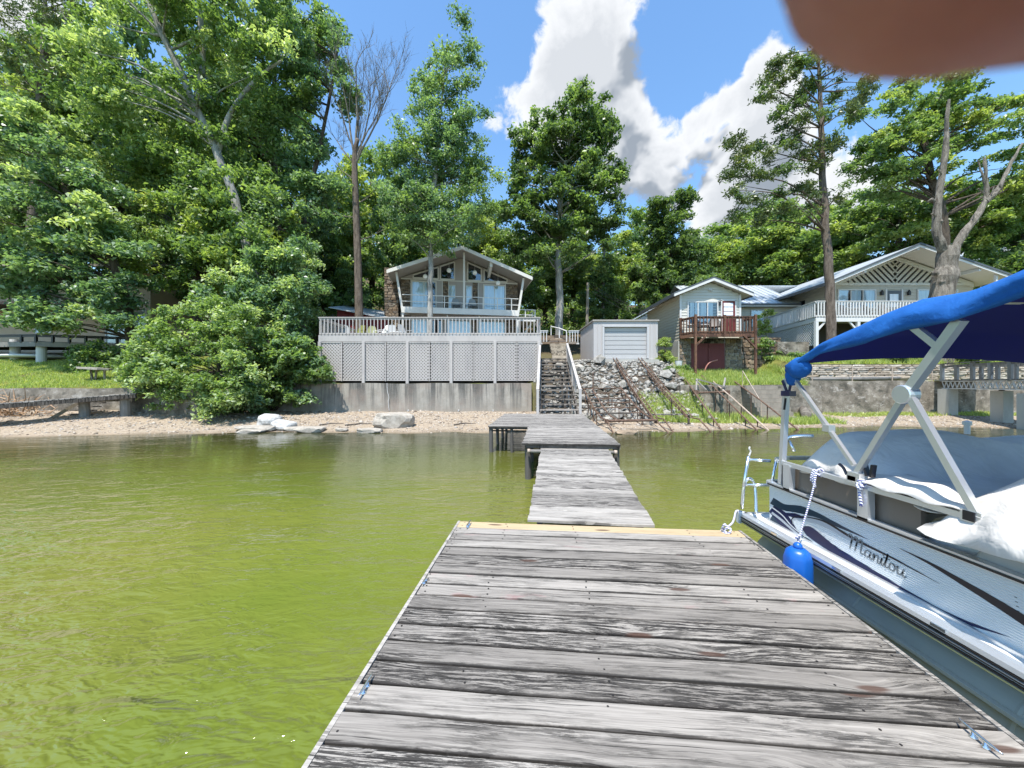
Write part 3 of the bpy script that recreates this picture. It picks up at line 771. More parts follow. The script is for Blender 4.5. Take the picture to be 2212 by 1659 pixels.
# ------------------------------------------------------------ raised deck with lattice skirt
DY = 19.35; DX0 = at(689, 0, DY).x; DX1 = at(1166, 0, DY).x; DZ = 4.36
deck = thing('raised_deck', 'raised grey deck with picket railing and a lattice skirt above the seawall', 'deck', ((DX0 + DX1) / 2, DY, 1.8))
MB().box(((DX0 + DX1) / 2, DY + 2.55, DZ - .04), (DX1 - DX0 - .02, 5.0, .06)).build('floor', m_lattice, deck)
MB().box(((DX0 + DX1) / 2, DY + .03, DZ - .17), (DX1 - DX0 + .06, .05, .34)).build('fascia_board', m_lattice, deck)
MB().box((DX1 - .03, DY + 2.5, DZ - .17), (.05, 4.9, .34)).build('fascia_board', m_lattice, deck)
rail_run(deck, [(DX0 + .02, DY + 4.9), (DX0 + .02, DY + .02), (DX1 - .02, DY + .02), (DX1 - .02, DY + 2.4)], DZ, .92, m_lattice, bal=.185, bw=.042, cap=.15)
npan = 10; pw_ = (DX1 - DX0 - .1) / npan
for i in range(npan + 1):
    x = DX0 + .05 + i * pw_; w = .15 if i % 2 == 0 else .05
    MB().box((x, DY - .02 if i % 2 == 0 else DY + .0, (1.84 + DZ - .34) / 2 - (.03 if i % 2 == 0 else -.04)), (w, .10 if i % 2 == 0 else .05, DZ - .34 - 1.86 + (.06 if i % 2 == 0 else -.12))).build('post' if i % 2 == 0 else 'batten', m_lattice, deck)
def clip_diag(x0, x1, z0, z1, c, sgn):
    """segment of line z = sgn*x + c inside the rectangle"""
    pts = []
    for x in (x0, x1):
        z = sgn * x + c
        if z0 <= z <= z1: pts.append((x, z))
    for z in (z0, z1):
        x = (z - c) * sgn
        if x0 < x < x1: pts.append((x, z))
    return pts[:2] if len(pts) >= 2 else None
def lattice(parent, x0, x1, z0, z1, y, sp, w, t, mat, both=True, first=1, nm='lattice_slats'):
    m = MB()
    for k, sgn in enumerate((first, -first) if both else (first,)):
        yy = y + (0 if k == 0 else t + .002); c = -40.0 + (k * .013)
        n0 = 0
        while c < 60:
            s = clip_diag(x0, x1, z0, z1, c, sgn)
            if s:
                (a, za), (b, zb) = s
                if abs(a - b) > .01: m.bar((a, yy, za), (b, yy, zb), w, t, up=(0, 1, 0))
            c += sp * 1.414
    return m.build(nm, mat, parent, kind='stuff')
lz0, lz1 = 1.97, DZ - .36
for i in range(npan):
    x0 = DX0 + .05 + i * pw_ + .05; x1 = x0 + pw_ - .1
    f = MB()
    for (a, b, c, d) in ((x0, x1, lz1 - .05, lz1), (x0, x1, lz0, lz0 + .06)): f.box(((a + b) / 2, DY + .02, (c + d) / 2), (b - a, .035, d - c))
    pnl = f.build('lattice_panel', m_lattice, deck)
    lattice(pnl, x0, x1, lz0 + .06, lz1 - .05, DY + .03, .118, .072, .012, m_lattice, True, -1 if i % 2 == 0 else 1)
MB().box(((DX0 + DX1) / 2, DY + 1.2, 2.9), (DX1 - DX0 - .4, .03, 2.1)).build('underdeck_dark', m_darkmortar, deck)  # plain dark sheet under the deck, behind the lattice

# deck furniture glimpsed through the pickets
def patio_chair(loc, rz, mat, label, fmat=None):
    e = thing('patio_chair', label, 'chair', loc, 'chairs on the raised deck', rz)
    B = e.matrix_basis
    def W(pts): return [B @ Vector(p) for p in pts]
    m = MB(); m.grid([W([(-.27, -.25, .40), (0, -.27, .38), (.27, -.25, .40)]), W([(-.27, .2, .37), (0, .22, .35), (.27, .2, .37)])], 3, 2); m.build('seat', mat, e)
    m = MB(); m.grid([W([(-.27, .2, .38), (0, .23, .37), (.27, .2, .38)]), W([(-.26, .36, .75), (0, .40, .75), (.26, .36, .75)]), W([(-.18, .45, .98), (0, .48, 1.02), (.18, .45, .98)])], 3, 3); m.build('backrest', mat, e, smooth=True)
    for s in (-1, 1):
        MB().tube(W([(s * .29, -.3, .60), (s * .30, .0, .63), (s * .29, .34, .62)]), .02, 6).build('armrest', fmat or mat, e)
        MB().tube(W([(s * .29, -.28, 0), (s * .29, -.28, .60)]), .018, 6).build('leg', fmat or mat, e)
        MB().tube(W([(s * .29, .36, 0), (s * .28, .25, .45), (s * .29, .34, .62)]), .018, 6).build('leg', fmat or mat, e)
    return e
m_chairg = M('grey_sling', (.30, .31, .31), .7); m_chairw = M('white_plastic', (.66, .66, .63), .45); m_chairy = M('yellow_plastic', (.17, .18, .05), .5)
for u, mt, lb, rz in ((748, m_chairg, 'grey sling chair at the left end of the raised deck', .6), (772, m_chairy, 'yellow green chair behind the tall pine trunk on the deck', -.4), (799, m_chairy, 'yellow folding chair between the pine trunk and the white chair', .3), (822, m_chairw, 'white plastic chair on the raised deck', -.7), (847, m_chairg, 'dark grey chair next to the white plastic chair', .2), (878, m_chairg, 'grey chair in front of the left lower glass door', 1.0)):
    p = at(u, 0, 22.0); patio_chair((p.x, 22.0 + random.uniform(-.3, .3), DZ - .01), rz, mt, lb)
tb = thing('patio_table', 'low white round table on the raised deck', 'table', (at(858, 0, 21.6).x, 21.6, DZ))
MB().lathe(tb.location, [(.02, .42), (.42, .42), (.42, .46), (.02, .46)], 16).build('table_top', m_chairw, tb)
MB().tube([tb.location, tb.location + Vector((0, 0, .43))], [.2, .03], 8).build('pedestal', m_chairw, tb)

# ------------------------------------------------------------ stone cladding: stones one by one
def stones_on(parent, o, ex, w, h, mat, mort, row=.16, lmin=.18, lmax=.42, proud=.05, seed=1, irregular=.25, limit=400, back=.02, nm='stone', mask=None):
    r = random.Random(seed); ex = Vector(ex).normalized(); n = Vector((ex.y, -ex.x, 0)); o = Vector(o); up = Vector((0, 0, 1))
    MB().prism([o, o + ex * w, o + ex * w + up * h, o + up * h], n * back).build('mortar_bed', mort, parent)
    meshes = []
    for k in range(8):
        m = MB(); q = []
        for (a, b) in ((-.5, -.5), (0, -.56), (.5, -.5), (.55, 0), (.5, .5), (0, .55), (-.5, .5), (-.55, 0)):
            q.append((a + r.uniform(-.07, .07), 0, b + r.uniform(-.1, .1)))
        fr_ = [(x * .82 + r.uniform(-.04, .04), -1 * r.uniform(.75, 1.1), z * .78 + r.uniform(-.04, .04)) for (x, _, z) in q]
        vs = q + fr_; m.add(vs, [(i, (i + 1) % 8, 8 + (i + 1) % 8, 8 + i) for i in range(8)] + [tuple(range(8, 16))])
        meshes.append(m.mesh(nm))
    z = 0; cnt = 0; ang = math.atan2(ex.y, ex.x)
    while z < h - .03:
        rh = min(row * r.uniform(1 - irregular, 1 + irregular), h - z); x = -r.uniform(0, lmin)
        while x < w:
            l = r.uniform(lmin, lmax); x0 = max(x, 0); x1 = min(x + l, w)
            if x1 - x0 > .05 and cnt < limit and (mask is None or mask((x0 + x1) / 2, z + rh / 2)):
                c = o + ex * ((x0 + x1) / 2) + up * (z + rh / 2) + n * back * .5
                mw = Matrix.Translation(c) @ Matrix.Rotation(ang, 4, 'Z') @ Matrix.Diagonal(((x1 - x0) * .93, proud * r.uniform(.7, 1.3), rh * .92, 1))
                link(nm, meshes[r.randrange(8)], mat, parent, mw); cnt += 1
            x += l
        z += rh
    return cnt

# ------------------------------------------------------------ central house
HY = math.atan2(1.3, 7.72); HO = Vector((-7.33, 24.8, 0)); HX = Vector((math.cos(HY), math.sin(HY), 0)); HT = Vector((-math.sin(HY), math.cos(HY), 0))
def hp(s, t, z): return HO + HX * s + HT * t + Vector((0, 0, z))
house = thing('lake_house', 'taupe lake house with stone panels, gabled roof and white balcony', 'house', hp(3.9, 4, 4.36), rz=HY)
def hbox(nm, s0, s1, t0, t1, z0, z1, mat, parent=None):
    return MB().prism([hp(s0, t0, z0), hp(s1, t0, z0), hp(s1, t1, z0), hp(s0, t1, z0)], (0, 0, z1 - z0)).build(nm, mat, parent or house)
WT = 1.45; BF = 6.95; LF = 4.38
SR, ZR, ZE, HALF = 3.93, 11.16, 9.30, 4.87
def roofz(s): return ZR - (ZR - ZE) * abs(s - SR) / HALF
# body: front wall as gable polygon, sides, back
S0, S1 = -.3, 8.1
MB().prism([hp(S0, WT, LF), hp(S1, WT, LF), hp(S1, WT, roofz(S1) - .22), hp(SR, WT, ZR - .22), hp(S0, WT, roofz(S0) - .22)], HT * .2).build('front_wall', m_taupe, house)
hbox('side_wall', S0, S0 + .2, WT + .2, 9, LF, roofz(S0) - .22, m_taupe); hbox('side_wall', S1 - .2, S1, WT + .2, 9, LF, roofz(S1) - .22, m_taupe); hbox('rear_wall', S0, S1, 9, 9.2, LF, 9.0, m_taupe)
# roof: two slabs with soffit boards below
for sg, s_e in ((-1, SR - HALF), (1, SR + HALF)):
    MB().prism([hp(SR, -.35, ZR), hp(SR, 9.6, ZR), hp(s_e, 9.6, ZE), hp(s_e, -.35, ZE)], (0, 0, -.06)).build('roof', m_roofdark, house)
    MB().prism([hp(SR, -.30, ZR - .062), hp(SR, 9.5, ZR - .062), hp(s_e, 9.5, ZE - .062), hp(s_e, -.30, ZE - .062)], (0, 0, -.10)).build('soffit', m_soffit, house)
    MB().prism([hp(SR, -.34, ZR + .02), hp(s_e, -.34, ZE + .02), hp(s_e, -.34, ZE - .22), hp(SR, -.34, ZR - .22)], HT * -.06).build('fascia', m_cream, house)
    MB().prism([hp(s_e, -.34, ZE + .01), hp(s_e, 9.6, ZE + .01), hp(s_e, 9.6, ZE - .2), hp(s_e, -.34, ZE - .2)], HX * .05 * sg).build('fascia', m_cream, house)
# outrigger beams
for s in (SR - 2.05, SR + 2.0):
    zb = roofz(s) - .17
    MB().prism([hp(s - .09, -.28, zb), hp(s - .09, WT, zb), hp(s - .09, WT, zb - .62), hp(s - .09, WT - .25, zb - .62), hp(s - .09, -.28, zb - .34)], HX * .18).build('roof_beam', m_cream, house)
# balcony
hbox('balcony_floor', -.05, 7.88, 0, WT, BF - .12, BF, m_cream); hbox('balcony_fascia', -.08, 7.92, -.06, -.003, BF - .36, BF + .04, m_cream)
hbox('balcony_beam', -.05, 7.88, .05, .2, BF - .34, BF - .125, m_soffit)
for sg, s in ((-1, 0), (1, 7.85)):
    MB().prism([hp(s - .07, -.02, BF - .36), hp(s + .07, -.02, BF - .36), hp(s + .07 + sg * .42, -.02, roofz(s + sg * .42) - .2), hp(s - .07 + sg * .42, -.02, roofz(s + sg * .42) - .2)], HT * .14).build('slanted_post', m_cream, house)
    hbox('post', s - .06, s + .06, 0.0, .13, LF, BF - .362, m_cream)
hbox('post', 4.02, 4.15, -.015, .115, BF + .04, ZR - .3, m_cream)
for s in (2.95, 5.15): hbox('post', s - .04, s + .04, .22, .30, LF, BF - .125, m_cream)
for z in (.42, .86):
    MB().bar(hp(-.05, .02, BF + z), hp(7.9, .02, BF + z), .045, .045).build('balcony_rail', m_cream, house)
for s in (1.7, 2.75, 5.4, 6.4, 7.4): hbox('rail_post', s - .03, s + .03, -.01, .05, BF + .04, BF + .86, m_cream)
# side balcony wing on the right
hbox('side_balcony', 7.93, 9.25, .5, 3.5, BF - .62, BF - .40, m_cream)
for z in (.25, .62):
    MB().bar(hp(7.95, .55, BF - .4 + z), hp(9.22, .55, BF - .4 + z), .05, .05).build('balcony_rail', m_cream, house)
    MB().bar(hp(9.22, .55, BF - .4 + z), hp(9.22, 3.4, BF - .4 + z), .05, .05).build('balcony_rail', m_cream, house)
for s, t in ((8.5, .55), (9.22, .55), (9.22, 1.5), (9.22, 2.5)): hbox('rail_post', s - .035, s + .035, t - .035, t + .035, BF - .4, BF + .24, m_cream)
MB().bar(hp(9.1, 1.0, BF - .62), hp(8.2, 1.4, LF + .6), .1, .1).build('brace', m_cream, house)
# front wall dressing
def wp(s, z, d=0.0): return hp(s, WT - d, z)
BZ = 9.27
hbox('wall_trim', S0, S1, WT - .035, WT - .002, BZ - .05, BZ + .03, m_cream)
for (a, b) in ((-.3, .36), (7.22, 8.1)):
    h_ = thing
    stones_on(house, wp(a, BF, .0), HX, b - a, BZ - .06 - BF, m_fieldstone, m_darkmortar, .085, .14, .40, .05, int(a * 10) + 5, .4)
for (a, b) in ((2.62, 3.0), (4.76, 5.13)):
    stones_on(house, wp(a, BF, .0), HX, b - a, BZ - .06 - BF, m_fieldstone, m_darkmortar, .11, .12, .26, .05, int(a * 10), .4)
for s in (.385, 7.19, 2.585, 3.03, 5.16): hbox('wall_trim', s - .02, s + .02, WT - .05, WT - .002, BF, BZ - .052, m_cream)
window(house, wp(.50, BF + .08), HX, 1.60, 2.05, mull=1, frame=.08, cols=[(0, .62)], nm='sliding_door', fmat=m_cream)
window(house, wp(5.62, BF + .08), HX, 1.50, 2.0, mull=1, frame=.09, cols=[(0, .98)], nm='sliding_door', fmat=m_cream)
window(house, wp(3.06, BF + .12), HX, .42, 1.85, mull=0, frame=.04, nm='side_window', fmat=m_cream)
window(house, wp(4.30, BF + .12), HX, .38, 1.85, mull=0, frame=.04, nm='side_window', fmat=m_cream)
def gable_window(pts):
    """polygon pane under the roof slope with frame bars"""
    P = [wp(s, z, .02) for s, z in pts]
    f = MB(); k = len(pts)
    for i in range(k): f.bar(wp(*pts[i], .035), wp(*pts[(i + 1) % k], .035), .09, .07, up=tuple(HT))
    w_ = f.build('gable_window', m_cream, house)
    MB().poly([wp(s, z, .006) for s, z in pts]).build('backing', m_dark, w_)
    MB().poly([wp(s, z, .022) for s, z in pts]).build('pane', m_glass, w_)
g = lambda s: roofz(s) - .34
gable_window([(2.45, BZ + .08), (3.45, BZ + .08), (3.45, g(3.45)), (2.45, g(2.45))])
gable_window([(4.40, BZ + .08), (5.40, BZ + .08), (5.40, g(5.40)), (4.40, g(4.40))])
gable_window([(.55, BZ + .08), (2.30, BZ + .08), (2.30, g(2.30)), (.55, g(.55) + .02)])
gable_window([(5.60, BZ + .08), (7.3, BZ + .08), (7.3, g(7.3) + .02), (5.60, g(5.6))])
m_globe = M('white_glass_globe', (.92, .92, .90), .25)
for s, z in ((1.42, 9.32), (3.06, 9.83), (4.88, 9.76), (6.55, 9.10)):
    c = hp(s, .85, z); b = MB().sphere(c, .165, 18, 12).build('globe_lamp', m_globe, house, smooth=True)
    MB().tube([c + Vector((0, 0, .15)), Vector((c.x, c.y, roofz(s) - .16))], .009, 6).build('lamp_cord', m_cream, b)
# lower floor
stones_on(house, wp(-.3, LF), HX, .7, 2.3, m_fieldstone, m_darkmortar, .11, .14, .38, .05, 21, .4)
stones_on(house, wp(7.2, LF), HX, .9, 2.3, m_fieldstone, m_darkmortar, .11, .14, .38, .05, 22, .4)
stones_on(house, wp(4.75, LF), HX, .38, 2.3, m_fieldstone, m_darkmortar, .11, .12, .26, .05, 23, .4)
window(house, wp(.45, LF + .05), HX, 2.1, 2.05, mull=1, cols=[(0, .55)], nm='sliding_door', fmat=m_cream)
window(house, wp(3.0, LF + .45), HX, 1.6, 1.65, mull=1, cols=[(0, 1)], nm='lower_window', fmat=m_cream)
window(house, wp(5.2, LF + .05), HX, 1.9, 2.05, mull=1, cols=[(0, 1)], nm='sliding_door', fmat=m_cream)
# stone chimney at the left corner
ch = thing('stone_chimney', 'tall dark stone chimney at the left corner of the taupe house', 'chimney', hp(-1.2, 2.4, 4.2), rz=HY)
MB().prism([hp(-1.55, 2.2, 3.8), hp(-.55, 2.2, 3.8), hp(-.55, 3.1, 3.8), hp(-1.55, 3.1, 3.8)], (0, 0, 6.4)).build('core', m_darkmortar, ch)
stones_on(ch, hp(-1.55, 2.195, 3.9), HX, 1.0, 6.3, m_fieldstone, m_darkmortar, .17, .16, .40, .06, 31, .4)
for s, lb in ((3.55, 'left white patio chair on the balcony'), (4.75, 'right white patio chair on the balcony')):
    c = hp(s, .75, BF); e = patio_chair(c, HY + .1, m_chairg, lb); e['group'] = 'chairs on the house balcony'
tb = thing('side_table', 'small white side table between the balcony chairs', 'table', hp(4.2, .7, BF))
MB().box(hp(4.2, .7, BF + .40), (.4, .4, .03)).build('table_top', m_chairw, tb)
for a in (-.16, .16):
    for b in (-.16, .16): MB().box(hp(4.2, .7, BF + .19) + Vector((a, b, 0)), (.03, .03, .38)).build('leg', m_chairw, tb)
# red shed
sh = thing('red_shed', 'dark red shed with a pale metal roof behind the deck', 'shed', (-11.0, 27, 4.2))
MB().prism([(-12.5, 26.4, 4.0), (-8.9, 26.4, 4.0), (-8.9, 26.4, 6.45), (-12.5, 26.4, 7.15)], (0, 3, 0)).build('wall', m_redwall, sh)
MB().prism([(-12.9, 26.0, 7.22), (-8.65, 26.0, 6.42), (-8.65, 26.0, 6.36), (-12.9, 26.0, 7.16)], (0, 3.6, .9)).build('roof', m_roofmetal, sh)
# ------------------------------------------------------------ boathouse garage
GY = 21.0; GX0, GX1, GZ0, GZ1 = 4.63, 8.28, 3.2, 5.36
ga = thing('boathouse', 'small flat roofed grey boathouse with a roll up door above the rails', 'boathouse', ((GX0 + GX1) / 2, 23, 3.2))
DXa, DXb, DZa, DZb = 5.23, 7.65, 3.26, 5.04
for (a, b, c, d) in ((GX0, DXa - .1, GZ0, GZ1), (DXb + .1, GX1, GZ0, GZ1), (DXa - .1, DXb + .1, DZb + .1, GZ1)):
    MB().box(((a + b) / 2, GY + .06, (c + d) / 2), (b - a, .12, d - c)).build('front_wall', m_garage, ga)
m = MB()
for x in (4.86, 5.06, 7.86, 8.02, 8.12): m.box((x, GY - .012, (GZ0 + GZ1) / 2), (.02, .02, GZ1 - GZ0 - .04))
m.build('battens', m_garage, ga, kind='stuff')
for x in (DXa - .05, DXb + .05): MB().box((x, GY + .03, (DZa + DZb) / 2), (.1, .2, DZb - DZa + .02)).build('door_jamb', m_garage_door, ga)
MB().box(((DXa + DXb) / 2, GY + .03, DZb + .05), (DXb - DXa + .2, .2, .1)).build('door_head', m_garage_door, ga)
gd_ = thing('tmp', 'x', 'x'); bpy.data.objects.remove(gd_)
dz = (DZb - DZa) / 7
d0 = MB().box(((DXa + DXb) / 2, GY + .12, DZa - .02), (DXb - DXa, .04, .04)).build('roll_up_door', m_garage_door, ga)
for k in range(7):
    z = DZa + dz * k; m = MB()
    m.prism([((DXa), GY + .09, z + .012), (DXb, GY + .09, z + .012), (DXb, GY + .075, z + dz - .02), (DXa, GY + .075, z + dz - .02)], (0, .05, 0))
    m.prism([(DXa, GY + .095, z), (DXb, GY + .095, z), (DXb, GY + .095, z + .012), (DXa, GY + .095, z + .012)], (0, .04, 0))
    m.build('door_panel', m_garage_door, d0)
m = MB()
m.box((GX0 + .06, (GY + .12 + 25) / 2, (GZ0 + GZ1) / 2), (.12, 25 - GY - .12, GZ1 - GZ0)); m.build('side_wall', m_garage, ga)
m = MB()
for k in range(12): m.box((GX0 - .008, GY + .3 + k * .32, (GZ0 + GZ1) / 2), (.014, .02, GZ1 - GZ0 - .03))
m.build('battens', m_garage, ga, kind='stuff')
MB().box((GX1 - .06, (GY + .12 + 25) / 2, (GZ0 + GZ1) / 2), (.12, 25 - GY - .12, GZ1 - GZ0)).build('side_wall', m_garage, ga)
MB().box(((GX0 + GX1) / 2, 24.94, (GZ0 + GZ1) / 2), (GX1 - GX0 - .26, .1, GZ1 - GZ0)).build('rear_wall', m_garage, ga)
MB().prism([(GX0 - .06, GY - .07, GZ1 + .002), (GX1 + .06, GY - .07, GZ1 + .002), (GX1 + .06, 25.1, GZ1 + .03), (GX0 - .06, 25.1, GZ1 + .03)], (0, 0, .085)).build('roof', m_soffit, ga)
MB().box(((GX0 + GX1) / 2, GY + .1, GZ0 - .14), (GX1 - GX0 + .06, .5, .27)).build('foundation', m_pile, ga)

# ------------------------------------------------------------ small house with red door
SY = 22.0; SX0, SX1, SF = 9.97, 13.6, 4.72
sh2 = thing('cottage', 'small cream sided cottage with a red door and brown balcony', 'house', ((SX0 + SX1) / 2, 24.5, 2.5))
rz_ = lambda x: 7.98 - .40 * abs(x - 11.8)
MB().prism([(SX0, SY, SF - .2), (SX1, SY, SF - .2), (SX1, SY, rz_(SX1) - .15), (11.8, SY, 7.83), (SX0, SY, rz_(SX0) - .15)], (0, .15, 0)).build('front_wall', m_siding, sh2)
siding(sh2, (SX0, SY), (1, 0, 0), SX1 - SX0, SF - .2, lambda x: rz_(SX0 + x) - .15, m_siding, .17)
MB().box((SX0 + .06, (SY + .15 + 27.2) / 2, 4.7), (.12, 27.2 - SY - .15, 4.3)).build('side_wall', m_siding, sh2)
sd = siding(sh2, (SX0, 27.2), (0, -1, 0), 5.2, 4.4, rz_(SX0) - .12, m_tansiding, .18)
MB().box((SX1 - .06, (SY + .15 + 27.2) / 2, 5.5), (.12, 27.2 - SY - .15, 2.6)).build('side_wall', m_siding, sh2)
MB().box((SX0 - .03, (SY + 27.2) / 2, 3.4), (.1, 5.2, 1.95)).build('foundation', m_pile, sh2)
for x in (SX0 + .045, SX1 - .05): MB().box((x, SY - .035, (SF - .2 + rz_(x) - .17) / 2), (.11, .03, rz_(x) - .17 - SF + .2)).build('corner_board', m_white, sh2)
for sg in (-1, 1):
    xe = 11.8 + sg * 2.32
    MB().prism([(11.8, SY - .42, 8.0), (11.8, 27.5, 8.0), (xe, 27.5, rz_(xe) + .02), (xe, SY - .42, rz_(xe) + .02)], (0, 0, .09)).build('roof', m_gutter, sh2)
    MB().prism([(11.8, SY - .36, 7.998), (11.8, 27.5, 7.998), (xe, 27.5, rz_(xe) + .018), (xe, SY - .36, rz_(xe) + .018)], (0, 0, -.07)).build('soffit', m_white, sh2)
    MB().prism([(11.8, SY - .385, 8.0), (xe, SY - .385, rz_(xe) + .02), (xe, SY - .385, rz_(xe) - .13), (11.8, SY - .385, 7.85)], (0, -.03, 0)).build('fascia', m_white, sh2)
    MB().prism([(xe, SY - .385, rz_(xe) + .03), (xe, 27.5, rz_(xe) + .03), (xe, 27.5, rz_(xe) - .12), (xe, SY - .385, rz_(xe) - .12)], (.04 * sg, 0, 0)).build('gutter', m_gutter, sh2)
window(sh2, (10.47, SY - .02, 5.36), (1, 0, 0), 1.70, 1.28, mull=2, frame=.06, cols=[(.06, .20), (.23, .40), (.42, .62), (.66, .86)])
rd = MB().box((12.86, SY - .035, 5.72), (.76, .04, 1.98)).build('red_door', m_reddoor, sh2)
for k in range(3):
    MB().box((12.84, SY - .058, 6.50 - k * .26), (.55, .012, .22)).build('door_pane', m_curtain, rd)
for k in range(2): MB().box((12.68 + .36 * k, SY - .06, 5.1), (.28, .012, .5)).build('door_panel', m_reddoor, rd)
MB().sphere((13.17, SY - .08, 5.62), .035, 8, 6).build('door_knob', m_bmetal, rd)
for (x, w) in ((12.44, .08), (13.28, .08)): MB().box((x, SY - .04, 5.75), (w, .05, 2.06)).build('door_trim', m_white, sh2)
MB().box((12.86, SY - .04, 6.78), (.92, .05, .09)).build('door_trim', m_white, sh2)
ln = MB(); ln.box((12.3, SY - .10, 6.56), (.11, .11, .2)); ln.lathe((12.3, SY - .10, 6.66), [(.08, 0), (.05, .06), (.01, .12)], 8); ln.bar((12.3, SY, 6.58), (12.3, SY - .1, 6.58), .03, .03); ln.build('wall_lantern', m_black, sh2)
fl = MB(); fl.tube([(11.72, SY - .02, 7.42), (11.70, SY - .12, 7.36)], .05, 8); fl.tube([(11.80, SY - .02, 7.40), (11.84, SY - .12, 7.33)], .05, 8); fl.build('flood_lamp', m_white, sh2)
# stone basement and maroon doors
stones_on(sh2, (SX0 - .02, SY - .02, 2.3), (1, 0, 0), .68, 2.2, m_fieldstone, m_mortar, .21, .16, .40, .05, 41, .35)
stones_on(sh2, (12.68, SY - .02, 2.3), (1, 0, 0), .95, 2.2, m_fieldstone, m_mortar, .22, .18, .42, .05, 42, .35)
MB().box((11.65, SY - .02, 4.36), (2.04, .06, .3)).build('lintel', m_oldwood, sh2)
md = MB(); md.box((11.13, SY - .02, 3.26), (1.0, .05, 1.9)); md.build('basement_door', m_reddoor, sh2)
md = MB(); md.box((12.16, SY - .02, 3.26), (1.0, .05, 1.9)); md.build('basement_door', m_reddoor, sh2)
for z in (4.0, 2.7):
    MB().box((11.13, SY - .055, z), (.9, .02, .1)).build('door_batten', m_reddoor, sh2); MB().box((12.16, SY - .055, z), (.9, .02, .1)).build('door_batten', m_reddoor, sh2)
# balcony
bal = thing('brown_balcony', 'brown stained wooden balcony on posts in front of the red door', 'balcony', (12, 21.4, 2.5))
pb = [(9.95, 21.9), (10.32, 20.92), (13.74, 20.92), (13.74, 21.9)]
MB().prism([(x, y, 4.66) for x, y in pb], (0, 0, .06)).build('floor', m_brownwood, bal)
for a, b in zip(pb[:-1], pb[1:]): MB().bar((a[0], a[1], 4.56), (b[0], b[1], 4.56), .05, .19).build('rim_board', m_brownwood, bal)
rail_run(bal, pb, 4.68, .93, m_brownwood, bal=.2, bw=.045, cap=.1)
posts(bal, [((10.35, 20.86), 1.72, 5.72), ((13.74, 20.86), 2.2, 5.72), ((12.0, 20.86), 4.47, 5.70), ((9.97, 21.85), 4.5, 5.7)], .11, m_brownwood)
for (a, b) in (((10.35, 20.86, 3.95), (11.0, 20.86, 4.56)), ((13.74, 20.86, 3.85), (13.05, 20.86, 4.56))): MB().bar(a, b, .09, .1, up=(0, 1, 0)).build('brace', m_brownwood, bal)
MB().tube([(11.95, 20.84, 4.6), (11.96, 20.8, 3.6), (11.95, 20.8, 2.75)], .012, 5).build('hanging_rope', m_bmetal, bal)
for x, lb, rz in ((11.05, 'left metal chair on the brown balcony', .5), (11.75, 'right metal chair on the brown balcony', -.5)):
    e = patio_chair((x, 21.45, 4.72), rz, m_bmetal, lb); e['group'] = 'chairs on the brown balcony'
sw_ = thing('stone_retaining_wall', 'dark mossy stone wall right of the maroon doors', 'retaining wall', (14.9, 22.4, 2.4))
MB().box((14.95, 22.75, 3.4), (2.7, .6, 2.45)).build('core', m_darkmortar, sw_)
stones_on(sw_, (13.62, 22.44, 2.3), (1, 0, 0), 2.65, 2.3, m_fieldstone, m_darkmortar, .24, .16, .40, .07, 44, .35)
hose = thing('red_hose_arch', 'bent pale red plastic pipe arching before the maroon doors', 'pipe', (11.3, 21.6, 2.4))
MB().tube(cr([(11.15, 21.5, 2.2), (11.25, 21.5, 2.7), (11.5, 21.5, 3.05), (11.95, 21.5, 3.2)], 5), .035, 7).build('pipe_run', M('faded_red_plastic', (.40, .16, .13), .5), hose, smooth=True)
# white bucket and hut behind the boathouse
bk = MB(); bk.lathe((9.15, 20.3, float(ground_z(9.15, 20.3)) + .05), [(.15, 0), (.19, .34), (.20, .36), (.17, .36), (.14, .05)], 14)
bk.build('bucket', M('dirty_white_plastic', (.58, .58, .56), .5), label='dirty white bucket among the rocks right of the boathouse', cat='bucket')
wh = thing('white_outbuilding', 'white outbuilding gable partly hidden behind the boathouse roof', 'building', (11.2, 31, 4.4))
MB().prism([(9.9, 31, 4.2), (13.5, 31, 4.2), (13.5, 31, 7.2), (11.9, 31, 8.0), (9.9, 31, 6.9)], (0, 4, 0)).build('wall', m_siding, wh)
MB().prism([(9.6, 30.8, 6.85), (11.9, 30.8, 8.12), (11.9, 30.8, 8.2), (9.6, 30.8, 6.93)], (0, 4.4, 0)).build('roof', m_roofmetal, wh)

# ------------------------------------------------------------ big house on the right with its wing
BY = 24.0; BX0, BX1, BFZ = 20.85, 29.9, 5.75
bh = thing('gable_house', 'large tan sided house with a deep gable roof and white deck', 'house', (25.5, 26, 4.5))
XR, ZRR = 24.85, 10.32
bz = lambda x: ZRR - (.425 if x < XR else .345) * abs(x - XR)
MB().prism([(BX0, BY, BFZ - .3), (BX1, BY, BFZ - .3), (BX1, BY, bz(BX1) - .25), (XR, BY, ZRR - .25), (BX0, BY, bz(BX0) - .25)], (0, .2, 0)).build('front_wall', m_tansiding, bh)
siding(bh, (BX0, BY), (1, 0, 0), BX1 - BX0, BFZ - .3, lambda x: min(bz(BX0 + x) - .27, 8.25), m_tansiding, .19)
m = MB(); c = -60.0
for sgn, (xa, xb) in ((1, (BX0, XR)), (-1, (XR, BX1))):
    k = 0
    for q in np.arange(-40, 60, .40):
        # line z = -sgn*(x-XR)+q   falling away from the middle
        pts = []
        for x in np.linspace(xa, xb, 300):
            z = sgn * (x - XR) * -1 + q
            if 8.28 < z < bz(x) - .3: pts.append((x, z))
        if len(pts) > 2: m.bar((pts[0][0], BY - .012, pts[0][1]), (pts[-1][0], BY - .012, pts[-1][1]), .385, .012, up=(0, 1, 0))
m.build('diagonal_siding', m_tansiding, bh, kind='stuff')
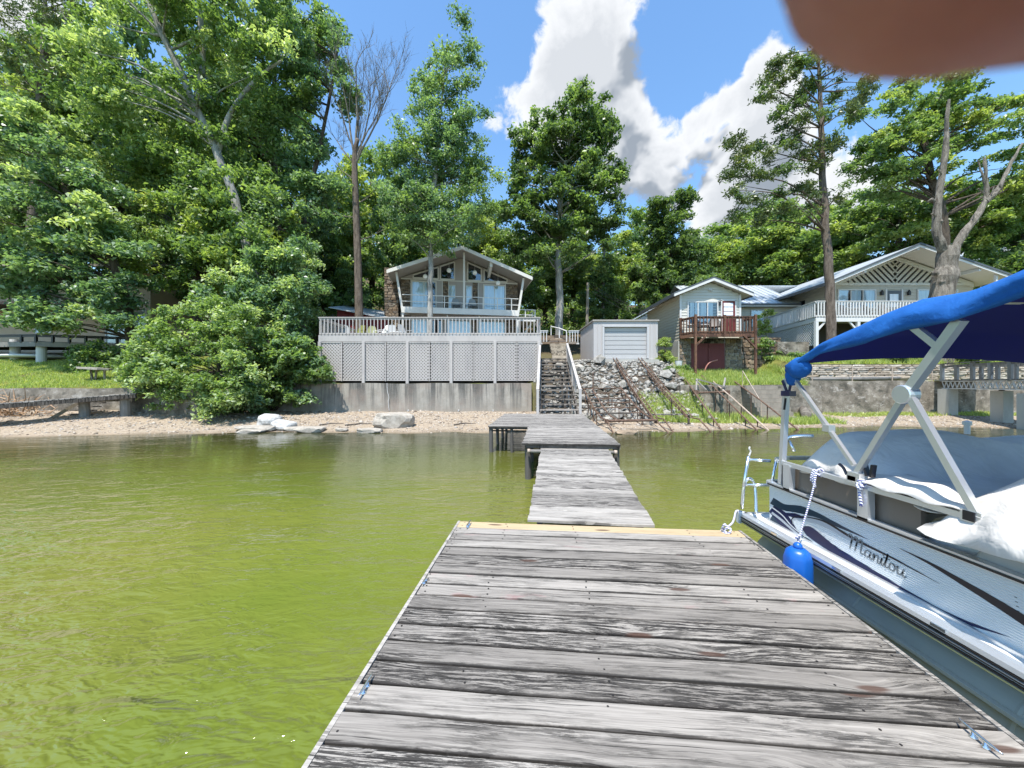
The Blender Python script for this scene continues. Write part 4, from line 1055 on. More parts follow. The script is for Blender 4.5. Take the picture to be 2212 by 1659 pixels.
for xe in (BX0, BX1):
    MB().prism([(XR, BY - .002, ZRR - .22), (xe, BY - .002, bz(xe) - .22), (xe, BY - .002, bz(xe) - .50), (XR, BY - .002, ZRR - .50)], (0, -.06, 0)).build('rake_board', m_siding, bh)
MB().box(((BX0 + BX1) / 2, BY - .03, 8.27), (BX1 - BX0, .06, .12)).build('wall_trim', m_siding, bh)
MB().box((BX0 + .06, (BY + .2 + 31) / 2, 6.9), (.12, 31 - BY - .2, 3.0)).build('side_wall', m_tansiding, bh)
siding(bh, (BX0, 31), (0, -1, 0), 7, 5.4, 8.25, m_tansiding, .15)
MB().box((BX1 - .06, (BY + .2 + 31) / 2, 6.9), (.12, 31 - BY - .2, 3.0)).build('side_wall', m_tansiding, bh)
for sg, xe in ((-1, 19.5), (1, 30.6)):
    MB().prism([(XR, 22.55, ZRR), (XR, 33, ZRR), (xe, 33, bz(xe)), (xe, 22.55, bz(xe))], (0, 0, .06)).build('roof', m_roofmetal, bh)
    MB().prism([(XR, 22.58, ZRR - .005), (XR, 33, ZRR - .005), (xe, 33, bz(xe) - .005), (xe, 22.58, bz(xe) - .005)], (0, 0, -.12)).build('soffit', m_siding, bh)
    MB().prism([(XR, 22.54, ZRR + .09), (xe, 22.54, bz(xe) + .09), (xe, 22.54, bz(xe) - .03), (XR, 22.54, ZRR - .03)], (0, -.07, 0)).build('gutter', m_gutter, bh)
    MB().prism([(XR, 22.54, ZRR - .032), (xe, 22.54, bz(xe) - .032), (xe, 22.54, bz(xe) - .17), (XR, 22.54, ZRR - .17)], (0, -.03, 0)).build('fascia', m_white, bh)
    MB().prism([(xe, 22.5, bz(xe) + .05), (xe, 33, bz(xe) + .05), (xe, 33, bz(xe) - .13), (xe, 22.5, bz(xe) - .13)], (.06 * sg, 0, 0)).build('gutter', m_gutter, bh)
for x in (XR, 21.6, 28.6): MB().bar((x, 22.6, bz(x) - .22), (x, BY, bz(x) - .22), .14, .2).build('roof_beam', m_white, bh)
MB().box((29.7, 22.7, 7.2), (.12, .12, 2.7)).build('corner_post', m_white, bh)
MB().box((BX0 + .05, BY - .03, 7.0), (.12, .03, 2.6)).build('corner_board', m_white, bh)
window(bh, (21.15, BY - .03, 6.75), (1, 0, 0), 2.35, 1.12, mull=2, cols=[(0, .27), (.36, .63), (.7, 1)])
window(bh, (26.3, BY - .03, 6.75), (1, 0, 0), 2.5, 1.12, mull=2, cols=[(0, .30), (.7, 1)])
dd = MB().box((24.75, BY - .035, 6.8), (.92, .05, 2.08)).build('dark_door', m_gutter, bh)
MB().box((24.73, BY - .065, 7.2), (.56, .015, .85)).build('door_pane', m_curtain, dd)
for x in (24.24, 25.27): MB().box((x, BY - .05, 6.85), (.09, .05, 2.15)).build('door_trim', m_white, bh)
for x in (23.9, 25.65):
    ln = MB(); ln.box((x, BY - .12, 7.65), (.13, .13, .22)); ln.lathe((x, BY - .12, 7.76), [(.09, 0), (.05, .07), (.01, .13)], 8); ln.bar((x, BY, 7.68), (x, BY - .1, 7.68), .03, .03); ln.build('wall_lantern', m_black, bh)
MB().box((BX0 - .03, 26.6, 7.0), (.05, .62, 1.5)).build('side_window', m_dark, bh)
wing = thing('house_wing', 'low tan wing with a pale metal roof between cottage and gable house', 'building', (17.5, 29, 4.6))
MB().box((17.3, 27.1, 6.2), (7.0, .2, 2.9)).build('front_wall', m_tansiding, wing)
siding(wing, (13.8, 27.0), (1, 0, 0), 7.0, 5.3, 7.5, m_tansiding, .15)
window(wing, (17.45, 26.97, 6.0), (1, 0, 0), .8, 1.15, mull=0, cols=[(0, 1)])
MB().prism([(13.6, 26.6, 7.55), (20.9, 26.6, 7.55), (20.9, 31, 10.0), (13.6, 31, 10.0)], (0, 0, .05)).build('roof', m_roofmetal, wing)
MB().prism([(13.6, 31, 10.0), (24, 31, 10.0), (24, 35.5, 7.5), (13.6, 35.5, 7.5)], (0, 0, .05)).build('roof', m_roofmetal, wing)
m = MB()
for x in np.arange(13.9, 20.9, .46): m.bar((x, 26.58, 7.625), (x, 30.98, 10.07), .03, .03)
m.build('roof_seams', m_roofmetal, wing, kind='stuff')
MB().box((17.2, 26.57, 7.53), (7.3, .06, .12)).build('gutter', m_gutter, wing)
MB().box((17.2, 26.62, 7.44), (7.2, .05, .12)).build('fascia', m_white, wing)
# white deck
wd = thing('white_deck', 'white deck with picket railing on braced posts before the gable house', 'deck', (23, 22.5, 3.8))
pd = [(18.75, 27.0), (17.85, 21.7), (23.0, 21.7), (29.5, 21.7)]
MB().prism([(18.75, 27, 5.66), (17.85, 21.7, 5.66), (29.5, 21.7, 5.66), (29.5, 23.95, 5.66), (20.8, 23.95, 5.66), (20.8, 27, 5.66)], (0, 0, .05)).build('floor', m_white, wd)
for a, b in zip(pd[:-1], pd[1:]): MB().bar((a[0], a[1], 5.56), (b[0], b[1], 5.56), .05, .2).build('rim_board', m_white, wd)
rail_run(wd, pd, 5.72, .93, m_white, bal=.17, bw=.06, cap=.14)
for x in (17.9, 20.35, 23.2, 26.2, 29.3):
    MB().box((x, 21.76, 4.55), (.16, .16, 1.85)).build('post', m_white, wd)
    for sg in (-1, 1):
        if x == 17.9 and sg == -1: continue
        MB().bar((x + sg * .05, 21.76, 4.95), (x + sg * .55, 21.76, 5.5), .1, .09, up=(0, 1, 0)).build('brace', m_white, wd)
# lattice skirt on the receding left side
lt = MB(); L_ = Vector((18.75 - 17.85, 27 - 21.7, 0)); Ln = L_.length; L_.normalize()
for sgn in (1, -1):
    for c in np.arange(-8, 14, .17):
        s = clip_diag(0, Ln, 4.1, 5.45, c, sgn)
        if s and abs(s[0][0] - s[1][0]) > .02:
            off = Vector((0, 0, 0)) if sgn == 1 else Vector((.014, 0, 0))
            lt.bar(Vector((17.87, 21.75, 0)) + L_ * s[0][0] + Vector((0, 0, s[0][1])) + off, Vector((17.87, 21.75, 0)) + L_ * s[1][0] + Vector((0, 0, s[1][1])) + off, .045, .011, up=(1, 0, 0))
lt.build('lattice_slats', m_white, wd, kind='stuff')
MB().box((17.0, 22.6, 3.6), (1.9, .5, 1.5)).build('block_base', m_conc2, wd)
MB().box((24, 23.6, 4.7), (11, .1, 1.9)).build('underdeck_dark', m_darkmortar, wd)  # dark sheet painted in for the shade under the white deck
for x, lb, rz, mt in ((18.6, 'dark chair at the corner of the white deck', .3, m_bmetal), (22.0, 'dark chair behind the white pickets left of the post', .2, m_bmetal), (22.8, 'dark table chair nearest the deck post', -.4, m_bmetal), (20.6, 'dark chair right of the pine trunk', .1, m_bmetal)):
    e = patio_chair((x, 22.6, 5.72), rz, mt, lb); e['group'] = 'chairs on the white deck'

# ------------------------------------------------------------ ledge stone wall, timbers, seawall railing
lw2 = thing('ledge_stone_wall', 'tan ledge stone terrace wall above the mossy seawall', 'retaining wall', (22, 20.4, 1.95))
MB().box((27.5, 20.6, 2.2), (24, .35, 1.35)).build('core', m_darkmortar, lw2)
stones_on(lw2, (15.6, 20.40, 1.94), (1, 0, 0), 13.2, .95, m_tanstone, m_darkmortar, .105, .3, .85, .10, 61, .3, limit=300)
for (x0, x1, yy, nm, lb) in ((15.9, 20.7, 19.75, 'timber', 'long grey timber lying on the seawall terrace'), (16.6, 21.5, 20.0, 'timber', 'short thick log lying behind the long grey timber')):
    MB().tube([(x0, yy, 2.06), ((x0 + x1) / 2, yy + .02, 2.08), (x1, yy + .03, 2.12)], .10 if yy < 19.9 else .13, 9).build(nm, m_tanwood if yy > 19.9 else m_greypile, label=lb, cat='timber', group='timbers on the terrace')
sr = thing('pipe_railing', 'thin pipe railing along the top of the mossy seawall', 'railing', (19, 19.4, 1.97))
for x in (13.9, 15.8, 17.9, 20.0, 22.1):
    z0 = 1.7 if x < 15.3 else 1.95
    MB().tube([(x, 19.45 if x > 15.3 else 18.4, z0), (x, 19.45 if x > 15.3 else 18.4, z0 + .8)], .022, 7).build('post', m_pipe, sr)
for z in (2.32, 2.72): MB().tube([(15.8, 19.45, z), (18, 19.45, z - .03), (22.1, 19.45, z)], .009, 5).build('cable', m_pipe, sr)

# ------------------------------------------------------------ concrete steps in the low wall
cs = thing('concrete_steps', 'worn concrete steps with a thin handrail by the low wall', 'steps', (12.6, 17.8, .2))
for k in range(8):
    z = .12 + k * .2; y = 16.9 + k * .17
    MB().box((12.2, (y + 18.29) / 2, z + .095), (1.6, 18.29 - y, .19)).build('step', m_stepconc, cs)
MB().tube([(11.5, 17.05, .1), (11.5, 17.05, .95), (11.35, 18.2, 2.45), (11.35, 18.2, 1.6)], .018, 6).build('handrail', m_pipe, cs)

# ------------------------------------------------------------ wooden stairs
st = thing('wooden_stairs', 'open wooden stairs climbing from the dock past the lattice deck', 'stairs', (1.8, 16, .7))
NT_ = 14
def sx(k): t = k / (NT_ - 1); return (1.0 + .53 * t, 2.47 + .42 * t, 13.72 + 5.9 * t, .86 + 2.28 * t)
tm = [plank_mesh(1.44, .235, .05, 500 + i, 4, .003, .01) for i in range(4)]
for k in range(NT_):
    xa, xb, y, z = sx(k)
    link('tread', tm[k % 4], m_stairwood, st, Matrix.Translation(((xa + xb) / 2, y + .05, z)) @ Matrix.Diagonal(((xb - xa) / 1.44, 1, 1, 1)))
for f in (0.02, .98):
    a = sx(0); b = sx(NT_ - 1)
    p = Vector((a[0] + (a[1] - a[0]) * f, a[2], a[3] - .17)); q = Vector((b[0] + (b[1] - b[0]) * f, b[2], b[3] - .17))
    MB().bar(p - (q - p).normalized() * .3, q, .05, .24).build('stringer', m_oldwood, st)
a = sx(0); b = sx(NT_ - 1); md_ = sx(6.4)
for (k0, k1) in ((-.3, 6.4), (6.2, 13.2)):
    p0, p1 = sx(k0), sx(k1)
    for f, nm in ((1.03, 'right'), (-.03, 'left')):
        P0 = Vector((p0[0] + (p0[1] - p0[0]) * f, p0[2], p0[3])); P1 = Vector((p1[0] + (p1[1] - p1[0]) * f, p1[2], p1[3]))
        up = Vector((0, 0, 1)); h = .78
        MB().bar(P0 + up * h, P1 + up * h, .10, .05).build('handrail', m_lattice, st)
        MB().box((P0.x, P0.y, P0.z + h / 2 - .1), (.09, .09, h + .2)).build('rail_post', m_lattice, st)
        MB().box((P1.x, P1.y, P1.z + h / 2 - .1), (.09, .09, h + .2)).build('rail_post', m_lattice, st)
        if nm == 'right':
            MB().prism([P0 + up * .0 + (P1 - P0) * (.55 if k0 < 0 else .25), P1 + up * -.02, P1 + up * (h - .03), P0 + (P1 - P0) * (.55 if k0 < 0 else .25) + up * (h - .03)], (.03, 0, 0)).build('side_panel', m_lattice, st)
for k in (4, 8, 11):
    xa, xb, y, z = sx(k)
    for x in (xa + .12, xb - .12, xb - .35): MB().box((x, y + .15, z / 2 + .0), (.08, .08, z - .14)).build('leg', m_oldwood, st)
us = thing('upper_steps', 'upper flight of tan wooden steps leading to the house', 'steps', (2.9, 21, 3.1))
for k in range(7):
    MB().box((2.75 + .01 * k, 20.0 + .33 * k + .2, 3.2 + .165 * k), (1.12, .36, .05)).build('tread', m_tanwood, us)
    MB().box((2.75 + .01 * k, 20.0 + .33 * k + .03, 3.11 + .165 * k), (1.10, .02, .14)).build('riser', m_tanwood, us)
lr = thing('landing_rail', 'short white picket rail left of the upper steps', 'railing', (1.9, 23, 4.2)); rail_run(lr, [(1.5, 22.6), (2.2, 22.6)], 4.2, .85, m_white, bal=.16, bw=.04)
lr2 = thing('landing_rail', 'short white picket rail right of the upper steps', 'railing', (3.8, 23, 4.2)); rail_run(lr2, [(3.45, 22.6), (4.1, 22.6)], 4.2, .85, m_white, bal=.16, bw=.04)
hr = thing('path_handrail', 'white handrail rising beside the stone path by the pale trunk', 'railing', (3.2, 24.5, 4.4))
for p, q in (((3.35, 22.7, 4.2), (3.35, 22.7, 5.1)), ((3.1, 24.2, 4.5), (3.1, 24.2, 5.5)), ((2.75, 26.0, 4.9), (2.75, 26.0, 5.9))): MB().tube([p, q], .035, 6).build('post', m_white, hr)
MB().tube([(3.35, 22.7, 5.05), (3.1, 24.2, 5.45), (2.75, 26.0, 5.85)], .035, 6).build('rail', m_white, hr)
sp = thing('stone_path', 'rough stone steps climbing behind the upper wooden steps', 'steps', (2.8, 24, 4.3))
r_ = random.Random(3)
for k in range(9):
    for j in range(4):
        m = MB(); m.box((0, 0, 0), (.5, .38, .13), Matrix.Rotation(r_.uniform(-.2, .2), 3, 'Z'))
        m.build('stone', m_fieldstone, sp, mw=Matrix.Translation((2.1 + j * .5 + r_.uniform(-.08, .08), 22.6 + k * .4, 4.30 + k * .10 + r_.uniform(-.03, .03))))

# ------------------------------------------------------------ rock bank below the boathouse
def rock_mesh(seed, nm='stone', flat=.62):
    r = random.Random(seed); bm = bmesh.new(); bmesh.ops.create_icosphere(bm, subdivisions=1, radius=.5)
    sx_, sy_, sz_ = r.uniform(.8, 1.25), r.uniform(.7, 1.1), r.uniform(.5, .85) * flat / .62
    for v in bm.verts:
        d = 1 + r.uniform(-.22, .2); v.co = Vector((v.co.x * sx_ * d, v.co.y * sy_ * d, max(v.co.z * sz_ * d, -.22)))
    # knock planes off for angular faces
    for _ in range(5):
        n = Vector((r.uniform(-1, 1), r.uniform(-1, 1), r.uniform(-.2, 1))).normalized(); d = r.uniform(.28, .40)
        for v in bm.verts:
            e = v.co.dot(n) - d
            if e > 0: v.co -= n * e * .9
    me = bpy.data.meshes.new(nm); bm.to_mesh(me); bm.free(); return me
rocks = [rock_mesh(900 + i) for i in range(12)]
rb = thing('rock_bank', 'bank of grey rubble stones between stairs and boathouse rails', 'rock bank', (5.5, 18.5, 1))
r_ = random.Random(11); cand = []
for k in range(2400):
    x = r_.uniform(2.55, 9.5); y = r_.uniform(16.3, 20.8); s = r_.choice([.2, .26, .32, .38, .46, .6, .8]) * r_.uniform(.85, 1.15)
    if x > 8.2 and y < 18.2: continue
    if y > 20.65 and GX0 - .1 < x < GX1 + .1: continue
    if any((x - a) ** 2 + (y - b) ** 2 < (.40 * (s + c)) ** 2 for a, b, c in cand): continue
    cand.append((x, y, s))
cand.sort(key=lambda c: -c[2] / c[1])
for (x, y, s) in cand[:300]:
    z = float(ground_z(x, y)) + s * .12
    link('stone', rocks[r_.randrange(12)], m_rock, rb, Matrix.Translation((x, y, z)) @ Euler((r_.uniform(-.2, .5), r_.uniform(-.3, .3), r_.uniform(0, 6.28))).to_matrix().to_4x4() @ Matrix.Scale(s, 4))
rest = [(x, y, float(ground_z(x, y)) + .02) for x, y, s in cand[300:]] + [(r_.uniform(2.5, 9.4), 0, 0) for _ in range(0)]
extra = []
for _ in range(1500):
    x = r_.uniform(2.5, 9.4); y = r_.uniform(16.2, 20.9)
    if y > 20.7 and GX0 < x < GX1: continue
    extra.append((x, y, float(ground_z(x, y)) + .01))
for _ in range(260): 
    x = r_.uniform(1.3, 4.5); y = r_.uniform(19.7, 23.5); extra.append((x, y, float(ground_z(x, y)) + .03))
for _ in range(260):
    x = r_.uniform(1.1, 2.9); y = r_.uniform(16.2, 20); extra.append((x, y, float(ground_z(x, y)) + .03))
so = scatter_stones('small_stones', np.array(rest + extra), np.concatenate([np.full(len(rest), .16), rng.uniform(.06, .17, len(extra))]), m_rock)
par(so, rb); so['kind'] = 'stuff'

# ------------------------------------------------------------ boat rails (two lattice trusses and bent pipe tracks)
def gz(x, y): return float(max(ground_z(x, y) if y > 16.2 else -9, beach_z(x, y)))
def truss(label, x, pts):
    e = thing('boat_rail', label, 'boat rail', (x, 18, 1), 'lattice truss rails from boathouse to water')
    for dx in (-.09, .09): MB().tube([(x + dx, y, z) for y, z in pts], .024, 6).build('chord', m_rust, e)
    lo = [(y, z - .30 + (.0 if i < len(pts) - 1 else .16)) for i, (y, z) in enumerate(pts)]
    MB().tube([(x, y, z) for y, z in lo], .022, 6).build('chord', m_rust, e)
    m = MB()
    L = []
    for (y0, z0), (y1, z1) in zip(pts[:-1], pts[1:]):
        n = max(1, int(math.hypot(y1 - y0, z1 - z0) / .30))
        for k in range(n): L.append((y0 + (y1 - y0) * k / n, z0 + (z1 - z0) * k / n))
    for k in range(len(L) - 1):
        (y0, z0), (y1, z1) = L[k], L[k + 1]; ym, zm = (y0 + y1) / 2, (z0 + z1) / 2 - .28
        for dx in (-.09, .09):
            m.bar((x + dx, y0, z0), (x, ym, zm), .014, .014); m.bar((x, ym, zm), (x + dx, y1, z1), .014, .014)
    m.build('web_bars', m_rust, e, kind='stuff')
    return e
t1 = truss('left lattice truss rail running from the boathouse door', 5.80, [(20.9, 3.28), (17.6, 1.62), (15.0, .45)])
t2 = truss('right lattice truss rail running from the boathouse door', 7.22, [(20.9, 3.28), (17.6, 1.62), (15.0, .48)])
for e, x in ((t1, 5.8), (t2, 7.22)):
    MB().tube([(x, 15.0, .45), (x + .25, 14.75, .40), (x + .27, 13.4, -.25)], .028, 6).build('end_pipe', m_rust, e)
    for y in (18.6, 16.6): MB().tube([(x - .06, y, gz(x, y) - .05), (x - .06, y, 1.62 + (y - 17.6) * .5)], .022, 6).build('leg', m_rust, e)
MB().tube([(5.75, 18.9, 2.2), (7.25, 18.9, 2.2)], .02, 6).build('tie_bar', m_rust, t1)
# cradle track on the left
cr_ = thing('cradle_track', 'rusty pipe boat cradle track beside the stairs', 'boat rail', (4.2, 15.5, .4))
for x, dz in ((3.55, 0), (3.95, .05), (5.35, .1)):
    MB().tube(cr([(x, 18.3, 1.55 + dz), (x, 16.6, .95 + dz), (x + .02, 15.2, .52 + dz), (x + .2, 14.4, .32 + dz)], 4), .03, 6).build('rail', m_rust, cr_)
for y, z in ((18.2, 1.6), (17.6, 1.38), (17.0, 1.15), (16.5, .98), (15.9, .80), (15.3, .62)):
    MB().tube([(3.45, y, z - .03), (5.45, y, z)], .026, 6).build('cross_bar', m_rust, cr_)
    for x in (3.5, 4.6, 5.4): MB().tube([(x, y, gz(x, y) - .1), (x, y, z)], .02, 6).build('leg', m_rust, cr_)
MB().tube([(3.7, 14.42, .36), (5.6, 14.3, .40)], .05, 8).build('end_beam', m_rust, cr_)
for x in (3.68, 5.6): MB().box((x, 14.36, .36), (.12, .12, .16)).build('roller', m_rust, cr_)
for x, x2 in ((3.7, 3.75), (5.6, 5.85)): MB().tube([(x, 14.36, .36), (x2, 13.2, -.2)], .026, 6).build('rail', m_rust, cr_)
MB().tube([(4.0, 18.25, 1.6), (4.0, 18.25, 2.35), (4.12, 18.2, 2.38)], .03, 6).build('winch_post', m_rust, cr_)
MB().tube([(4.2, 18.25, 1.95), (5.3, 17.6, 1.5)], .018, 5).build('brace', m_rust, cr_)
MB().box((4.3, 15.2, .60), (1.2, .08, .06)).build('cross_plank', m_oldwood, cr_)
for a, b, lb in ((9.05, 8.15, 'leftmost of the four bare pipe tracks sloping into the lake'), (10.05, 9.55, 'second bare pipe track from the left'), (10.25, 10.0, 'third bare pipe track with a tan upper end'), (11.35, 11.2, 'rightmost bare pipe track reaching the blue foam noodle')):
    e = thing('pipe_track', lb, 'boat rail', ((a + b) / 2, 16.5, .6), 'bare pipe tracks')
    y0 = 19.6 if a < 10.2 else 18.9; z0 = 2.25 if a < 10.2 else 1.95
    pts = [(a, y0, z0), ((a + b) / 2, (y0 + 14.2) / 2 + .3, z0 * .5 + .12), (b, 14.2, -.12)]
    MB().tube(pts, .032, 6).build('rail', m_pipe if 'tan' in lb else m_rust, e)
    MB().tube([(p[0] + .06, p[1], p[2] - .05) for p in pts], .022, 6).build('rail', m_rust, e)
    for k in (.3, .55, .8):
        x = a + (b - a) * k; y = y0 + (14.2 - y0) * k; zz = z0 + (-.12 - z0) * k
        MB().tube([(x, y, gz(x, y) - .1), (x, y, zz)], .022, 6).build('leg', m_rust, e)
wf = thing('winch_frame', 'weathered wooden winch frame across the bare pipe tracks', 'winch frame', (9.6, 18, 1.5))
MB().tube([(8.75, 17.7, 1.38), (10.35, 17.7, 1.42)], .045, 7).build('beam', m_rust, wf)
for p, q in (((8.85, 17.75, 1.5), (9.2, 18.4, 2.05)), ((9.2, 18.4, 2.05), (10.3, 17.8, 1.65)), ((10.15, 17.8, 1.4), (10.5, 18.2, 2.1)), ((9.1, 18.3, 2.0), (9.35, 17.8, 1.5))): MB().bar(p, q, .07, .06).build('timber', m_greypile, wf)
for x in (8.8, 10.3): MB().box((x, 17.7, 1.4), (.2, .16, .2)).build('bracket', m_rust, wf)
pb_ = thing('plank_bench', 'low wooden plank on posts on the grass between the rails', 'bench', (6.8, 15.8, .3))
MB().box((6.6, 15.6, .52), (1.9, .16, .05)).build('plank', m_wood3, pb_)
for x in (5.8, 7.45): MB().box((x, 15.6, .25), (.07, .07, .5)).build('leg', m_oldwood, pb_)
nd_ = MB(); nd_.tube([(10.75, 17.2, .19), (11.6, 17.15, .20), (12.2, 17.2, .24), (12.45, 17.25, .34)], .055, 9); nd_.build('foam_noodle', M('blue_foam', (.03, .035, .30), .6), smooth=True, label='blue foam noodle lying on the sand by the pipe tracks', cat='foam noodle')
lg = thing('driftwood_log', 'pale driftwood log with mossy top on the right beach', 'log', (14.0, 17.6, .3))
MB().tube([(13.55, 17.0, .28), (13.9, 17.5, .42), (14.35, 18.2, .52)], [.19, .22, .20], 10).build('trunk', bk_snag, lg, smooth=True)

# ------------------------------------------------------------ right hand dock with truss
rd_ = thing('truss_dock', 'concrete pile dock with white steel truss and timber railing on the right', 'dock', (21.2, 17, 0))
def dk(y, off=0.0): return Vector((21.95 - (18.8 - y) * .41 + off, y, 0))
for y in np.arange(9.6, 19.3, .30):
    c = dk(y, 1.0); MB().box((c.x, c.y, 1.99), (2.1, .285, .045)).build('plank', m_wood3, rd_)
A_, B_ = dk(18.9), dk(9.6)
for o_ in (0.0, 2.0):
    a, b = dk(18.9, o_), dk(9.6, o_)
    for z in (1.93, 1.58): MB().bar((a.x, a.y, z), (b.x, b.y, z), .05, .045).build('truss_chord', m_white, rd_)
    n = 34
    m = MB()
    for k in range(n):
        p = a + (b - a) * k / n; q = a + (b - a) * (k + .5) / n; r2 = a + (b - a) * (k + 1) / n
        m.bar((p.x, p.y, 1.92), (q.x, q.y, 1.60), .028, .028); m.bar((q.x, q.y, 1.60), (r2.x, r2.y, 1.92), .028, .028)
    m.build('truss_web', m_white, rd_, kind='stuff')
    for k in range(11):
        p = a + (b - a) * k / 10
        MB().box((p.x, p.y, 2.36), (.12, .12, .86 if k % 2 == 0 else .7)).build('rail_post', m_greypile if k % 3 else m_wood3, rd_)
    MB().bar((a.x, a.y, 2.82), (b.x, b.y, 2.82), .16, .045).build('top_rail', m_wood3, rd_)
    MB().bar((a.x, a.y, 2.68), (b.x, b.y, 2.68), .04, .12).build('top_rail', m_wood3, rd_)
for (y, o_, zt, w) in ((18.6, .05, 1.55, .48), (14.6, .35, 1.42, .56), (16.4, .75, 1.5, .45), (12.0, 1.6, 1.4, .5)):
    c = dk(y, o_); m = MB()
    m.box((c.x, c.y, (zt - .8) / 2), (w, w, zt + .8)); m.build('concrete_pile', m_pile, rd_)
    MB().box((c.x, c.y, (zt + 1.56) / 2), (.12, .12, max(.04, 1.56 - zt))).build('pile_cap', m_rust, rd_)

# ------------------------------------------------------------ left: house, dark deck, gangway, table, brush
lh = thing('tan_house', 'tan house half hidden by trees at the far left', 'house', (-28, 26, 4))
MB().box((-32, 25.2, 6.6), (15, .3, 5.4)).build('front_wall', m_tanwall, lh)
MB().box((-24.65, 28, 6.6), (.3, 5.3, 5.4)).build('side_wall', m_tanwall, lh)
window(lh, (-27.4, 25.04, 4.6), (1, 0, 0), 2.6, 2.1, mull=2, frame=.1, cols=[(0, .3), (.36, 1)], nm='glass_door')
window(lh, (-32.2, 25.04, 5.3), (1, 0, 0), 1.0, 1.2, mull=0, frame=.08, nm='window')
MB().box((-33, 24.0, 6.85), (15, 2.1, .2)).build('balcony_floor', m_oldwood, lh)
MB().prism([(-41, 22.6, 9.0), (-24, 22.6, 9.0), (-24, 27, 10.4), (-41, 27, 10.4)], (0, 0, .15)).build('roof', m_tanwood, lh)
for z in (7.35, 7.75): MB().box((-33, 23.0, z), (15, .06, .07)).build('balcony_rail', m_oldwood, lh)
for x in (-33.4, -31.3, -29, -26.6): MB().box((x, 23.0, 7.4), (.1, .1, .95)).build('rail_post', m_oldwood, lh)
ld = thing('dark_deck', 'low dark wooden deck on white round posts at the far left', 'deck', (-27, 21.5, 3))
MB().prism([(-36, 21.2, 4.05), (-26.0, 20.2, 4.05), (-22.4, 21.4, 4.05), (-22.4, 24.6, 4.05), (-36, 24.6, 4.05)], (0, 0, .08)).build('floor', m_oldwood, ld)
for a, b in (((-36, 21.2), (-26.0, 20.2)), ((-26.0, 20.2), (-22.4, 21.4))):
    MB().bar((a[0], a[1], 3.98), (b[0], b[1], 3.98), .06, .26).build('rim_board', m_greypile, ld)
    MB().bar((a[0], a[1], 4.50), (b[0], b[1], 4.50), .12, .05).build('top_rail', m_black, ld); MB().bar((a[0], a[1], 4.42), (b[0], b[1], 4.42), .04, .09).build('top_rail', m_black, ld)
    for k in range(6):
        x = a[0] + (b[0] - a[0]) * k / 5.5; y = a[1] + (b[1] - a[1]) * k / 5.5; MB().box((x, y, 4.28), (.1, .1, .45)).build('rail_post', m_black, ld)
for (u, Y) in ((25, 21.0), (82, 20.35)):
    x = at(u, 0, Y).x; MB().lathe((x, Y + .15, float(ground_z(x, Y)) - .1), [(.20, 0), (.20, 1.3)], 16).build('round_post', m_white, ld, smooth=False)
tr = MB(); tr.lathe((at(106, 0, 22.4).x, 22.4, 3.42), [(.05, -.1), (1.8, -.1), (1.9, 0), (1.85, .06), (.2, .24), (.02, .24)], 28)
tr.build('round_cover', m_chairw, label='white round low cover lying under the dark deck', cat='cover', smooth=True)
lg_ = thing('old_gangway', 'old sloping plank gangway from the left lawn wall to the lake', 'gangway', (-18, 14.2, .9))
a = Vector((-15.55, 15.5, 1.44)); b = Vector((-22.5, 12.0, .72)); d = (b - a).normalized(); sd_ = Vector((d.y, -d.x, 0)).normalized()
n = 50
gmat = Matrix(((sd_.x, d.x, 0, 0), (sd_.y, d.y, 0, 0), (0, d.z, 1, 0), (0, 0, 0, 1)))
gp = [plank_mesh(.95, .145, .035, 700 + i, 4) for i in range(4)]
for k in range(n):
    c = a + (b - a) * ((k + .5) / n); link('plank', gp[k % 4], m_wood2, lg_, Matrix.Translation(c) @ gmat)
for s in (-.44, .44): MB().bar(a + sd_ * s + Vector((0, 0, -.12)), b + sd_ * s + Vector((0, 0, -.12)), .06, .16).build('beam', m_oldwood, lg_)
for (x, y, zt, r) in ((-17.3, 14.95, 1.15, .16), (-15.95, 15.25, 1.28, .17)):
    MB().tube([(x + .05, y, .1), (x, y, zt)], [r * 1.1, r], 12).build('pile', m_greypile, lg_)
for s in (-.4, .4):
    c = a + (b - a) * .585 + sd_ * s; MB().tube([(c.x, c.y, -.9), (c.x, c.y, c.z - .15)], .14, 12).build('pile', m_greypile, lg_)
MB().bar((-17.6, 14.9, 1.13), (-15.7, 15.3, 1.18), .06, .16).build('cross_beam', m_wood3, lg_)
ls = thing('beach_steps', 'short broken plank steps under the old gangway', 'steps', (-17.9, 15.2, .4))
for k in range(5): MB().box((-17.7 + .05 * k, 15.0 + .12 * k, .42 + .15 * k), (.85, .16, .04)).build('tread', m_oldwood, ls)
MB().bar((-18.5, 14.5, .2), (-17.7, 15.3, 1.15), .05, .12).build('stringer', m_tanwood, ls)
ta = thing('stone_table', 'pale slab table on crooked legs on the left lawn', 'table', (-19.6, 17.5, 1.9))
m = MB(); P = [(-.62, -.25), (-.2, -.38), (.45, -.34), (.68, -.05), (.5, .3), (-.1, .38), (-.55, .2)]
m.prism([(-19.6 + x, 17.4 + y, 2.48 - .06 * x) for x, y in P], (0, 0, .09)); m.build('table_top', m_palerock, ta)
for x, dx in ((-.22, .08), (.05, -.06), (.42, .02)): MB().tube([(-19.6 + x + dx, 17.4, float(ground_z(-19.6, 17.4)) - .05), (-19.6 + x, 17.4, 2.5)], .045, 7).build('leg', m_tanwood, ta)
bp = thing('brush_pile', 'tangled pile of dry orange brown branches on the left beach', 'brush pile', (-20.5, 14.9, .4))
r_ = random.Random(5); m = MB()
